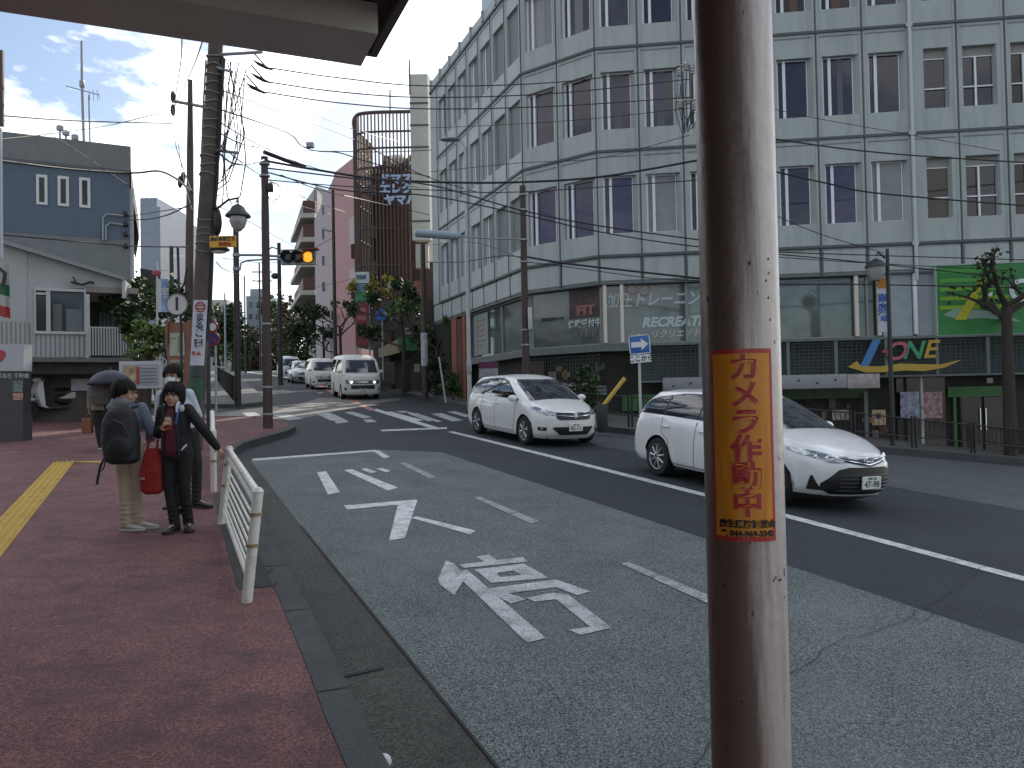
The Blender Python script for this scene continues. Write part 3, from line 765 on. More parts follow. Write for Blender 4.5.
        bmesh.ops.triangulate(bm, faces=[f for f in bm.faces if len(f.verts) > 4])
        bm.verts.index_update(); vs = []
        for v in bm.verts:
            a, b = v.co.x, v.co.y
            if side == 'R': vs.append((a, -(c.S(a, b) + off), b))
            elif side == 'L': vs.append((a, c.S(a, b) + off, b))
            elif side == 'F': vs.append((c.F(a, b) + off, a, b))
            elif side == 'B': vs.append((c.F(a, b, True) - off, a, b))
            elif side == 'gR': vs.append(c.warp((a, -(c.GS(a, b) + off), b)))
            elif side == 'gL': vs.append(c.warp((a, c.GS(a, b) + off, b)))
            elif side == 'gF': vs.append(c.warp((c.GF(a, b) + off, a, b + off * .5)))
            elif side == 'gB': vs.append(c.warp((c.GF(a, b, True) - off, a, b)))
        fs = [[v.index for v in f.verts] for f in bm.faces]; bm.free()
        ref = {'R': (0, -1, 0), 'L': (0, 1, 0), 'F': (1, 0, 0), 'B': (-1, 0, 0)}[side[-1]]
        nf = []
        for f in fs:
            A, B, C = (Vector(vs[i]) for i in f[:3]); nrm = (B - A).cross(C - A)
            nf.append(f if nrm.dot(Vector(ref)) > 0 else list(reversed(f)))
        mb = MB(); mb.add(vs, nf); return mb.build(name, m, parent or c.root, label, smooth=60)
    def line(c, pts, side, name, m, r=.004, off=.0, parent=None):
        P3 = []
        for (a, b), (a2, b2) in zip(pts[:-1], pts[1:]):
            n = max(1, int(math.hypot(a2-a, b2-b) / .05))
            for i in range(n):
                t = i / n; P3.append((a + (a2-a)*t, b + (b2-b)*t))
        P3.append(pts[-1]); out_ = []
        for a, b in P3:
            if side == 'R': out_.append((a, -(c.S(a, b) + off), b))
            elif side == 'L': out_.append((a, c.S(a, b) + off, b))
            elif side == 'F': out_.append((c.F(a, b) + off, a, b))
            elif side == 'gR': out_.append(c.warp((a, -(c.GS(a, b) + off), b)))
            elif side == 'gF': out_.append(c.warp((c.GF(a, b) + off, a, b)))
        mb = MB(); mb.tube(out_, r, 6); return mb.build(name, m, parent or c.root)
def mirror_pts(p): return [(-a, b) for a, b in p]
def common(c, x_m, z_m, w=.84):
    for s in (1, -1):
        m_ = MB(); m_.ell((x_m, s * (w + .1), z_m), (.07, .115, .075), 14, 8); o = m_.build('wing_mirror', c.paint, c.root)
        g = MB(); g.ell((x_m - .045, s * (w + .1), z_m), (.04, .095, .06), 12, 6); g.build('mirror_glass', m_glass, o)
        g = MB(); g.tube([(x_m, s * (w - .1), z_m - .06), (x_m, s * (w + .06), z_m - .03)], .02, 6); g.build('mirror_arm', m_black, o)
def plate(c, x, z, txt, y=0):
    p = MB(); p.bbox(x, x + .02, y - .165, y + .165, z - .082, z + .082, .006); o = p.build('number_plate', m_plate, c.root, smooth=0)
    Mx = Matrix.Translation((x + .021, y, z - .022)) @ Matrix.Rotation(R(90), 4, 'Z')
    t = text_mesh(txt, .115, Mx, .001, bold=.003); t.build('number', m_ink, o, smooth=0)
    Mx = Matrix.Translation((x + .021, y, z + .052)) @ Matrix.Rotation(R(90), 4, 'Z')
    t = text_mesh('川崎 500', .042, Mx, .001, bold=.001); t.build('number', m_ink, o, smooth=0)

def fielder_extra(c):
    # windscreen, side glass, rear glass
    c.ov([(-.60, .965), (.60, .965), (.66, 1.0), (.53, 1.345), (.44, 1.385), (-.44, 1.385), (-.53, 1.345), (-.66, 1.0)], 'gF', 'windscreen', m_glassf, .006)
    wip = MB(); wip.tube([(1.13, .35, 1.0), (.96, -.2, 1.09)], .008, 5); wip.tube([(1.13, -.25, 1.0), (.98, -.62, 1.06)], .008, 5); wip.build('wiper', m_black, c.root)
    for s in ('gR', 'gL'):
        c.ov([(.66, .975), (.29, 1.245), (.02, 1.372), (-.27, 1.39), (-.9, 1.388), (-1.5, 1.33), (-1.74, 1.27), (-1.97, 1.07), (-1.93, 1.01), (-1.2, .99)], s, 'window_surround', m_black, .002)
        c.ov([(.60, .99), (.27, 1.23), (.02, 1.355), (-.27, 1.375), (-.29, 1.0)], s, 'side_window', m_glass, .006)
        c.ov([(-.33, 1.0), (-.31, 1.375), (-.9, 1.37), (-1.17, 1.345), (-1.17, 1.01)], s, 'side_window', m_glass, .006)
        c.ov([(-1.21, 1.015), (-1.21, 1.342), (-1.5, 1.31), (-1.72, 1.25), (-1.93, 1.08), (-1.9, 1.03)], s, 'side_window', m_glass, .006)
        c.ov([(.70, .965), (.58, 1.0), (.60, .975), (-1.95, 1.0), (-1.95, .985), (.0, .955)], s, 'window_trim', m_black, .009) if False else None
    c.ov([(-.55, 1.02), (.55, 1.02), (.48, 1.33), (-.48, 1.33)], 'gB', 'rear_window', m_glass, .006)
    # door cuts, handles, side crease
    for s in ('R',):
        c.line([(.78, .93), (.80, .5), (.72, .26)], s, 'door_seam', m_black, .005); c.line([(-.30, .96), (-.31, .26)], s, 'door_seam', m_black, .005)
        c.line([(-1.2, .97), (-1.17, .72), (-.98, .62), (-.92, .35), (-.88, .26)], s, 'door_seam', m_black, .005)
        c.line([(.72, .255), (-.88, .255)], s, 'sill_seam', m_black, .006)
    for s in (1, -1):
        for x in (-.12, -1.05):
            h = MB(); h.tube([(x - .1, s*(c.S(x, .83) + .0), .83), (x - .06, s*(c.S(x, .83) + .028), .835), (x + .06, s*(c.S(x, .83) + .028), .835), (x + .1, s*(c.S(x, .83)), .83)], .014, 8)
            h.build('door_handle', c.paint, c.root)
    # front: lamps, grilles, emblem
    hl = [(.40, .655), (.62, .64), (.82, .70), (.815, .79), (.72, .775), (.52, .725)]
    for p in (hl, mirror_pts(hl)):
        pass
    for sd, sg in (('R', -1), ('L', 1)):
        c.ov([(2.01, .675), (1.55, .77), (1.50, .80), (1.58, .815), (1.85, .775), (2.08, .725), (2.14, .69)], sd, 'headlight', m_lens, .007)
    for p in (hl, mirror_pts(hl)):
        o = c.ov([(a * .80 + (.015 if a > 0 else -.015), b) for a, b in p], 'F', 'headlight', m_lens, .008, step=.03)
        cx = sum(a for a, b in p) / len(p) * .8
        for dx in (-.1, .0, .1):
            q = MB(); q.ell((c.F(cx + dx, .71) + .004, cx + dx, .70 + abs(dx) * .1), (.012, .03, .026), 10, 6); q.build('reflector', m_chrome, o)
    c.ov([(-.35, .66), (0, .60), (.35, .66), (.40, .715), (0, .70), (-.40, .715)], 'F', 'upper_grille', m_black, .009, step=.03)
    for k, (dz, r) in enumerate(((.0, .010), (.045, .008))):
        c.line([(-.46, .70 + dz * .4), (-.12, .645 + dz), (0, .625 + dz), (.12, .645 + dz), (.46, .70 + dz * .4)], 'F', 'grille_bar', m_chrome, r, .012)
    e = MB(); ex = c.F(0, .665) + .025
    e.tube([(ex, .085 * math.cos(a), .665 + .052 * math.sin(a)) for a in [i * math.pi / 10 for i in range(21)]], .010, 6)
    e.tube([(ex, .045 * math.cos(a), .665 + .05 * math.sin(a)) for a in [i * math.pi / 8 for i in range(17)]], .007, 6)
    e.tube([(ex, .075 * math.cos(a), .685 + .022 * math.sin(a)) for a in [i * math.pi / 8 for i in range(17)]], .007, 6)
    e.build('emblem', m_chrome, c.root)
    c.ov([(-.60, .30), (-.48, .235), (.48, .235), (.60, .30), (.61, .38), (.44, .56), (.32, .595), (-.32, .595), (-.44, .56), (-.61, .38)], 'F', 'lower_grille', m_black, .010, step=.03)
    for z in (.29, .34, .39, .44, .49): c.line([(-.42, z), (.42, z)], 'F', 'grille_slat', mat('slat', (.03, .03, .032), .4), .007, .012)
    for s in (1, -1):
        c.ov([(1.83, .285), (2.03, .285), (1.965, .34), (1.915, .475), (1.895, .475)], 'R' if s < 0 else 'L', 'fog_lamp_bezel', m_black, .010, step=.03)
    c.line([(-.7, .215), (-.4, .20), (.4, .20), (.7, .215)], 'F', 'front_lip', m_black, .014, .005)
    plate(c, c.F(0, .4) + .03, .40, '47-98')
    for s in ('R', 'L'):
        c.ov([(-2.18, .80), (-2.05, .97), (-1.93, .99), (-2.0, .80)], s, 'tail_light', m_redl, .006)
    common(c, .66, .98, .79)
    # roof rail and antenna
    a = MB(); a.tube([(-1.5, 0, 1.47), (-1.62, 0, 1.53)], .006, 5); a.build('antenna', m_black, c.root)
FIELDER = dict(hw=[(.18, .77), (.3, .83), (.55, .8475), (.8, .835), (.95, .80), (1.05, .78)], xf=[(.18, 2.08), (.3, 2.18), (.45, 2.21), (.6, 2.20), (.7, 2.14), (.8, 2.0), (.95, 1.7)],
    xr=[(.2, -2.1), (.35, -2.19), (.5, -2.2), (.8, -2.16), (1.05, -2.10)], zt=[(-2.2, 1.0), (-1.2, 1.0), (0, .985), (.9, .97), (1.2, .945), (1.6, .88), (2.0, .775), (2.2, .68)],
    crown=[(-2.2, 0), (.5, .0), (1.0, .055), (1.6, .06), (2.0, .03), (2.2, .01)], Lf=.85, nf=2.3, Lr=.42, nr=3.0, sill=.215, fsill=.20, ax=[1.33, -1.27], Ra=.355, rw=.315, spokes=9,
    gz0=.92, gz1=1.415, ghw=[(0, .785), (.3, .745), (.9, .60), (1, .56)], gxf=[(0, 1.32), (.5, .84), (.93, .36), (1, .22)], gxr=[(0, -2.14), (.6, -2.0), (.9, -1.84), (1, -1.78)], gLf=.48, gLr=.3, rc=.055,
    drop=[(-2.1, .075), (-1.2, .03), (-.3, 0), (1.2, 0)], extra=fielder_extra)
paint_w = mat('pearl_white', (.66, .68, .69), .28, coat=.7, var=.02, dirt=(.42, .42, .41), dscale=2.2, damt=.3)
hd = R(-65)
f_pos = Vector((2.38, 12.7)) + .98 * (1.27 * Vector((math.cos(hd), math.sin(hd))) + .74 * Vector((-math.sin(hd), math.cos(hd))))
Car("station_wagon", 'white station wagon passing behind the big rusty pole, nearest car in the road', FIELDER, paint_w, (f_pos.x, f_pos.y), hd, .98)

def stream_extra(c):
    c.ov([(-.60, .97), (.60, .97), (.66, 1.0), (.57, 1.36), (.49, 1.43), (-.49, 1.43), (-.57, 1.36), (-.66, 1.0)], 'gF', 'windscreen', m_glassf, .006)
    for s in ('gR', 'gL'):
        c.ov([(1.06, .975), (.57, 1.235), (.22, 1.395), (-.12, 1.455), (-.98, 1.45), (-1.35, 1.42), (-1.72, 1.33), (-2.02, 1.11), (-1.97, 1.05), (-.14, .985)], s, 'window_surround', m_black, .002)
        c.ov([(1.0, .99), (.55, 1.22), (.22, 1.38), (-.12, 1.44), (-.14, 1.0)], s, 'side_window', m_glass, .006)
        c.ov([(-.18, 1.0), (-.16, 1.44), (-.7, 1.445), (-.98, 1.43), (-.98, 1.02)], s, 'side_window', m_glass, .006)
        c.ov([(-1.02, 1.03), (-1.02, 1.425), (-1.35, 1.40), (-1.7, 1.31), (-1.98, 1.12), (-1.95, 1.07)], s, 'side_window', m_glass, .006)
    c.ov([(-.55, 1.04), (.55, 1.04), (.5, 1.36), (-.5, 1.36)], 'gB', 'rear_window', m_glass, .006)
    c.line([(1.0, .96), (.92, .5), (.85, .25)], 'R', 'door_seam', m_black, .005); c.line([(-.15, .97), (-.16, .25)], 'R', 'door_seam', m_black, .005); c.line([(-1.03, 1.0), (-1.02, .66), (-.95, .3)], 'R', 'door_seam', m_black, .005)
    c.line([(.9, .30), (-.9, .30)], 'R', 'side_skirt', mat('skirt', (.4, .41, .42), .3), .012)
    for s in (1, -1):
        for x in (.0, -.9):
            h = MB(); h.tube([(x - .1, s*c.S(x, .86), .86), (x - .06, s*(c.S(x, .86) + .028), .865), (x + .06, s*(c.S(x, .86) + .028), .865), (x + .1, s*c.S(x, .86), .86)], .014, 8); h.build('door_handle', c.paint, c.root)
    hl = [(.44, .70), (.66, .69), (.80, .74), (.80, .83), (.62, .80), (.46, .765)]
    for p in (hl, mirror_pts(hl)): c.ov([(a * .9, b) for a, b in p], 'F', 'headlight', m_lens, .009, step=.03)
    for sd in ('R', 'L'): c.ov([(2.0, .73), (1.66, .82), (1.6, .86), (1.72, .87), (1.95, .82), (2.1, .77)], sd, 'headlight', m_lens, .008)
    c.ov([(-.42, .64), (-.36, .60), (.36, .60), (.42, .64), (.42, .76), (-.42, .76)], 'F', 'upper_grille', m_black, .010, step=.03)
    c.line([(-.42, .70), (-.15, .68), (0, .675), (.15, .68), (.42, .70)], 'F', 'grille_bar', m_chrome, .014, .016); c.line([(-.42, .757), (.42, .757)], 'F', 'grille_bar', m_chrome, .009, .014)
    ex = c.F(0, .69) + .035; e = MB(); e.tube([(ex, -.055, .73), (ex, .055, .73), (ex, .045, .65), (ex, -.045, .65), (ex, -.055, .73)], .009, 6); e.tube([(ex, -.03, .72), (ex, -.025, .66)], .008, 6); e.tube([(ex, .03, .72), (ex, .025, .66)], .008, 6); e.tube([(ex, -.025, .69), (ex, .025, .69)], .008, 6); e.build('emblem', m_chrome, c.root)
    c.ov([(-.50, .42), (-.34, .27), (.34, .27), (.50, .42), (.46, .45), (-.46, .45)], 'F', 'lower_grille', m_black, .010, step=.03)
    for s in (1, -1):
        c.ov([(s * .60, .36), (s * .74, .36), (s * .74, .44), (s * .6, .44)], 'F', 'fog_lamp_bezel', m_black, .012, step=.03)
        q = MB(); q.ell((c.F(.67, .4) + .012, s * .67, .4), (.015, .035, .03), 10, 6); q.build('fog_lamp', m_lens, c.root)
    plate(c, c.F(0, .42) + .02, .44, '82-11')
    for s in ('R', 'L'): c.ov([(-2.24, .80), (-2.1, 1.0), (-1.98, 1.03), (-2.02, .82)], s, 'tail_light', m_redl, .006)
    common(c, .98, 1.02, .80)
STREAM = dict(hw=[(.18, .79), (.3, .84), (.55, .85), (.8, .84), (1.0, .80), (1.08, .78)], xf=[(.18, 2.15), (.3, 2.26), (.45, 2.285), (.62, 2.28), (.75, 2.22), (.85, 2.05), (.95, 1.8)],
    xr=[(.2, -2.18), (.35, -2.27), (.5, -2.285), (.8, -2.25), (1.08, -2.15)], zt=[(-2.3, 1.03), (-1.2, 1.02), (0, 1.0), (1.1, .985), (1.45, .96), (1.8, .895), (2.1, .81), (2.28, .72)],
    crown=[(-2.2, 0), (.7, .0), (1.2, .06), (1.7, .06), (2.1, .03), (2.28, .01)], Lf=.85, nf=2.4, Lr=.5, nr=2.8, sill=.19, fsill=.18, ax=[1.42, -1.32], Ra=.365, rw=.325, spokes=6,
    gz0=.93, gz1=1.48, ghw=[(0, .79), (.3, .76), (.9, .63), (1, .58)], gxf=[(0, 1.62), (.5, 1.05), (.93, .44), (1, .28)], gxr=[(0, -2.2), (.6, -2.05), (.9, -1.88), (1, -1.8)], gLf=.5, gLr=.35, rc=.055,
    drop=[(-2.1, .09), (-1.2, .04), (-.3, 0), (1.2, 0)], extra=stream_extra)
s_pos = Vector((-.83, 19.35)) + .97 * (1.32 * Vector((math.cos(hd), math.sin(hd))) + .75 * Vector((-math.sin(hd), math.cos(hd))))
Car('minivan', 'low white minivan with sloping bonnet in the road beside the brown pole', STREAM, mat('warm_white', (.64, .66, .64), .3, coat=.6, var=.02), (s_pos.x, s_pos.y), hd, .97)

def hiace_extra(c):
    lit = c.P.get('lit', 1)
    c.ov([(-.70, 1.18), (.70, 1.18), (.62, 1.72), (-.62, 1.72)], 'gF', 'windscreen', m_glassf, .008)
    for s in ('gR', 'gL'):
        c.ov([(1.72, 1.17), (1.30, 1.72), (.98, 1.74), (.98, 1.14)], s, 'side_window', m_glass, .006)
        c.ov([(.9, 1.18), (.9, 1.74), (-.5, 1.74), (-.5, 1.18)], s, 'side_window', m_glass, .006)
        c.ov([(-.6, 1.18), (-.6, 1.74), (-2.0, 1.73), (-2.0, 1.18)], s, 'side_window', m_glass, .006)
    c.line([(.95, 1.1), (.95, .3)], 'R', 'door_seam', m_black, .006); c.line([(-.55, 1.1), (-.55, .3)], 'R', 'door_seam', m_black, .006)
    for s in (1, -1):
        p = [(s * .42, .70), (s * .72, .70), (s * .75, .88), (s * .5, .86), (s * .42, .80)]
        o = c.ov(p, 'F', 'headlight', m_lens, .01, step=.05)
        if lit:
            q = MB(); q.ell((c.F(.5, .78) + .02, s * .5, .77), (.02, .055, .045), 10, 6); q.build('lamp_bulb', m_drl, o)
        c.ov([(s * .68, .42), (s * .80, .42), (s * .80, .54), (s * .68, .52)], 'F', 'fog_lamp_bezel', m_black, .012)
    c.ov([(-.40, .70), (.40, .70), (.42, .84), (-.42, .84)], 'F', 'upper_grille', m_black, .01)
    for z in (.745, .79): c.line([(-.4, z), (.4, z)], 'F', 'grille_bar', m_chrome, .012, .012)
    c.ov([(-.52, .47), (.52, .47), (.5, .64), (-.5, .64)], 'F', 'lower_grille', m_black, .01)
    plate(c, c.F(0, .4) + .02, .40, '31-06')
    common(c, 1.62, 1.22, .82)
HIACE = dict(cat='van', hw=[(.2, .80), (.35, .84), (1.1, .845)], xf=[(.2, 2.26), (.35, 2.34), (.7, 2.34), (.95, 2.28), (1.15, 2.14)], xr=[(.2, -2.3), (.4, -2.34), (1.15, -2.33)],
    zt=[(-2.35, 1.14), (1.5, 1.14), (2.0, 1.10), (2.3, .98)], crown=[(-2.3, 0), (1.6, .0), (2.0, .04), (2.3, .02)], Lf=.5, nf=2.8, Lr=.25, nr=3, sill=.26, fsill=.24, ax=[1.35, -1.22], Ra=.36, rw=.33, spokes=8,
    gz0=1.08, gz1=1.88, ghw=[(0, .84), (.3, .82), (.85, .74), (1, .66)], gxf=[(0, 2.12), (.5, 1.78), (.92, 1.44), (1, 1.30)], gxr=[(0, -2.33), (.8, -2.27), (1, -2.18)], gLf=.3, gLr=.2, rc=.09, extra=hiace_extra)
def front_place(px, py, a, halfL):
    p = gp(px, py); h = R(-a); return (p.x - math.cos(h) * halfL, p.y - math.sin(h) * halfL), h
paint_v = mat('van_white', (.60, .60, .57), .4, var=.04)
p, h = front_place(363, 400, 70, 2.3)
Car('van', 'large boxy white van with lit headlights, first of the line coming down the hill', HIACE, paint_v, p, h, 1.0, 'cars coming down the hill')
p, h = front_place(326, 389.5, 69, 2.1); H2 = dict(HIACE); H2['lit'] = 0
Car('van', 'narrow white van half hidden behind the large boxy white van', H2, paint_v, p, h, .9, 'cars coming down the hill', 0)
S2 = dict(STREAM); S2['cat'] = 'car'
p, h = front_place(305, 383.5, 69, 2.2)
Car('hatchback', 'small silver car third in the line coming down the hill', S2, mat('silver_paint', (.42, .44, .46), .35, metal=.3, coat=.5), p, h, 1.02, 'cars coming down the hill', 0)
p, h = front_place(291, 379.6, 69, 2.1); H3 = dict(HIACE); H3['lit'] = 0; H3['cat'] = 'van'
Car('van', 'pale blue grey van last in the line, furthest up the hill', H3, mat('pale_van', (.45, .50, .55), .35, coat=.4), p, h, .95, 'cars coming down the hill', 0)
# ------------------------------------------------------------------ shops at the foot of the office block
def onF(px, py, off=0.0):              # (s, z) where a sight line meets the front facade plane
    d = ray(px, py); n = Vector((-dF.y, dF.x)); P0 = C_ + n * off
    t = (P0 - Vector((EYE.x, EYE.y))).dot(n) / Vector((d.x, d.y)).dot(n)
    p = EYE + d * t; return (Vector((p.x, p.y)) - P0).dot(dF), p.z
def fpoly(mb, pix, off, th=.03):
    pts = [onF(x, y, off) for x, y in pix]; mb.M = MF; mb.extrude_xz(pts, off, off + th); return mb
MF = frame(V3(C_, 0), (*dF, 0))
m_fmesh = mat('fence_metal', (.075, .095, .09), .55, var=.2)
s0, _ = onF(640, 345, -.4); s1 = 1.366 * 12
q = MB(MF)
for z in [2.5 + .105 * i for i in range(10)]: q.box(s0, s1, -.40, -.394, z - .006, z + .006)
n_ = int((s1 - s0) / .14)
for i in range(n_): q.box(s0 + i * .14, s0 + i * .14 + .009, -.406, -.4005, 2.46, 3.5)
q.build('mesh_panel', m_fmesh, bl, smooth=0)
for px in (700, 788, 836, 886, 937, 988, 1040):
    a, _ = onF(px, 355, -.45); q = MB(MF); q.box(a - .045, a + .045, -.47, -.41, 2.42, 3.5); q.build('mesh_post', mat('post_green', (.13, .16, .15), .5), bl, smooth=0)
q = MB(MF); q.box(s0, s1, -.5, .1, 3.5, 3.56); q.box(s0, s1, -.46, -.3, 2.36, 2.42); q.build('mesh_rail', m_slab, bl, smooth=0)
q = MB(MF); q.box(s0, s1, .15, .25, 2.42, 3.42); q.build('sign_band', mat('dark_green_panel', (.035, .05, .05), .6, var=.3), bl, smooth=0)
# shop front details on the ground storey
gz = lambda s, o=0: G(C_.x + dF.x * s - dF.y * o, C_.y + dF.y * s + dF.x * o) + SH
def fbox(name, px0, px1, py0, py1, off, dep, m, parent=None, lab=None):
    a, z1 = onF(px0, py0, off); b, z0 = onF(px1, py1, off); q = MB(MF); q.box(a, b, off, off + dep, z0, z1); return q.build(name, m, parent or bl, lab, smooth=0)
m_green = mat('shop_green', (.035, .13, .03), .5, var=.15); m_gdark = mat('shop_glass_black', (.018, .018, .016), .08, var=.5, vscale=2)
fbox('shop_fascia', 948, 1014, 387, 396, .40, .12, m_green); fbox('door_post', 1010, 1015, 396, 455, .42, .1, m_green); fbox('door_post', 953, 958, 396, 455, .42, .1, m_green)
fbox('door_sill', 953, 1015, 452, 456, .35, .2, m_green)
for a, b in ((958.5, 983), (984, 1009.5)):
    d_ = fbox('glass_door', a, b, 397, 451.5, .5, .03, m_gdark)
    fbox('handle', b - 3 if a < 970 else a + 1.5, b - 1.6 if a < 970 else a + 3, 408, 430, .44, .03, m_chrome, d_)
m_post = mat('poster_print', (.22, .24, .34), .4, var=.8, vscale=7, dirt=(.45, .42, .40), dscale=9, damt=.9)
m_post2 = mat('poster_print_red', (.28, .14, .14), .4, var=.8, vscale=9, dirt=(.40, .45, .50), dscale=10, damt=.9)
fbox('poster', 900, 920, 392, 418, .30, .02, m_post); fbox('poster', 922.5, 943, 392, 418, .30, .02, m_post2)
fbox('window_wall', 896, 947, 378, 456, .46, .05, m_gdark)
a, z1 = onF(921, 376, -.2); q = MB(MF); q.tube([(a, -.2, gz(a)), (a, -.2, 2.4)], .045, 10)
q.build('shop_column', mat('peeling_white', (.42, .42, .40), .6, dirt=(.04, .04, .04), dscale=5, damt=1), bl)
fbox('wall_notice', 987, 993, 378, 383, .3, .02, mat('notice', (.35, .32, .32), .6))
fbox('shop_fascia', 775, 868, 389, 398, .35, .1, mat('dull_green', (.025, .055, .02), .6, var=.3)); fbox('shop_fascia', 622, 700, 395, 410, .35, .1, m_green)
fbox('lit_window', 832, 849, 410, 420, .5, .02, mat('window_poster', (.30, .27, .22), .5, var=.5, vscale=6)); fbox('lit_window', 872, 886, 410, 425, .5, .02, mat('lit_interior', (.22, .17, .11), .5, emit=(1, .7, .4), estr=.05))
fbox('shop_column', 864, 869, 392, 440, .1, .12, mat('column_grey', (.13, .14, .14), .6)); fbox('shop_column', 700, 706, 385, 440, .1, .12, mat('column_grey', (.13,.14,.14), .6))
rn = random.Random(5)
for i in range(46):
    px = rn.uniform(560, 880); py = rn.uniform(392, 432); w = rn.uniform(3, 9); h = rn.uniform(3, 12)
    fbox('display', px, px + w, py, py + h, .48, .02, mat('display_%d' % (i % 7), [(.09, .06, .03), (.03, .06, .03), (.16, .14, .12), (.09, .02, .02), (.03, .045, .08), (.012, .011, .010), (.20, .12, .05)][i % 7], .6, var=.4, vscale=6))
# writing on the gallery glazing
m_lt = mat('window_lettering', (.42, .50, .50), .4); m_ltp = mat('window_lettering_warm', (.45, .40, .36), .5)
def ftext(s, px, py, size, m, off=.24, sx=1.0, shear=0, bold=.01, name='window_lettering'):
    a, z = onF(px, py, off); t = text_mesh(s, size, MF @ Matrix.Translation((a, off, z)), .006, bold=bold, sx=sx)
    if shear:
        Mi = MF.inverted()
        t.v = [tuple(MF @ Vector(((p := Mi @ Vector(v)).x + shear * (p.z - z), p.y, p.z))) for v in t.v]
    return t.build(name, m, bl, smooth=0)
ftext('加圧トレーニング', 660, 300, .52, m_lt, shear=.2, sx=.82); ftext('RECREATE', 674, 322, .42, m_lt, shear=.25, sx=1.0, bold=.02)
ftext('リクリエイト', 676, 334, .26, m_ltp, shear=.2); 
e = MB(MF)
for px, py in ((632, 289), (645, 290)):
    a, z = onF(px, py, .23); e.tube([(a + .16 * math.cos(i * math.pi / 8), .235, z + .16 * math.sin(i * math.pi / 8)) for i in range(17)], .03, 6)
    e.build('window_badge', mat('badge', (.36, .25, .23), .5), bl); e = MB(MF)
# left of the corner: red picture and white letters on the chamfer glazing
MC = frame(V3(B_, 0), (*dC, 0))
q = MB(MC); q.box(1.65, 2.85, .235, .25, 4.55, 5.5); q.build('window_picture', mat('dark_picture', (.05, .03, .028), .5, var=.6, vscale=3), bl, smooth=0)
t = text_mesh('FIT', .42, MC @ Matrix.Translation((2.3, .225, 4.78)), .005, bold=.02, sx=1.3); t.build('window_lettering', mat('dull_red', (.26, .10, .09), .5), bl, smooth=0)
t = text_mesh('体験受付中', .26, MC @ Matrix.Translation((2.25, .225, 4.35)), .005, bold=.01); t.build('window_lettering', m_lt, bl, smooth=0)
t = text_mesh('見学歓迎', .24, MC @ Matrix.Translation((2.25, .225, 4.0)), .005, bold=.0); t.build('window_lettering', mat('faint_lettering', (.18, .20, .19), .5), bl, smooth=0)
t = text_mesh('クロスフィット', .13, MC @ Matrix.Translation((.95, .225, 4.6)), .005, bold=.01); t.build('window_lettering', m_black, bl, smooth=0)
ML = frame(V3(A_, 0), (*dL, 0))
q = MB(ML); q.box(5.0, 6.6, .2, .24, 3.75, 5.4); q.build('window_notice', mat('pale_notice', (.22, .26, .25), .5, var=.15), bl, smooth=0)
for i in range(6): 
    q = MB(ML); q.box(5.3, 6.3 - .1 * (i % 3), .185, .2, 5.1 - i * .2, 5.17 - i * .2); q.build('notice_line', mat('rose_line', (.30, .19, .19), .6), bl, smooth=0)
m_terra = mat('terracotta', (.24, .075, .04), .65, var=.15)
for a, w in ((2.6, .7), (4.1, .35)):
    q = MB(ML); q.box(a, a + w, -.01, .15, 1.6, 5.5); q.build('entrance_column', m_terra, bl, smooth=0)
q = MB(ML); q.box(3.4, 4.0, .0, .1, 1.6, 5.4); q.build('entrance_door', mat('dark_red', (.08, .012, .012), .5), bl, smooth=0)
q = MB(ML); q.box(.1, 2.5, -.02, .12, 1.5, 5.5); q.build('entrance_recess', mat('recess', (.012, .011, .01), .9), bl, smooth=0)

# the coloured sign on the mesh band
sg = thing('shop_sign', 'multicoloured slanted letters with a yellow swoosh on the dark mesh band', 'sign', tuple(MF @ Vector((onF(900, 360)[0], -.5, 2.5))))
q = fpoly(MB(), [(873, 339.5), (881, 339.5), (867, 370), (858.5, 370)], -.6, .06); q.build('letter', mat('sign_blue', (.03, .16, .38), .4), sg, smooth=0)
q = fpoly(MB(), [(883, 350), (889, 350), (888, 352.5), (882, 352.5)], -.6, .05); q.build('dash', mat('sign_red', (.40, .04, .06), .4), sg, smooth=0)
q = fpoly(MB(), [(848, 367), (857, 361), (861, 366), (880, 366.5), (900, 363.5), (920, 364), (940, 364.5), (962, 359.5), (945, 367.5), (925, 371), (905, 370.5), (885, 372), (866, 372.5)], -.64, .04)
q.build('swoosh', mat('sign_yellow', (.42, .27, .03), .45), sg, smooth=0)
def sletter(ch, px, py, size, m):
    a, z = onF(px, py, -.6); t = text_mesh(ch, size, MF @ Matrix.Translation((a, -.6, z)), .03, bold=.012); Mi = MF.inverted()
    t.v = [tuple(MF @ Vector(((p := Mi @ Vector(v)).x + .3 * (p.z - z), p.y, p.z))) for v in t.v]; t.build('letter', m, sg, smooth=0)
sletter('O', 897, 352, .76, mat('sign_pink', (.42, .09, .12), .45)); sletter('N', 914, 351, .74, mat('sign_green', (.03, .26, .12), .45)); sletter('E', 931, 350, .74, mat('sign_yellow', (.42, .27, .03), .45))
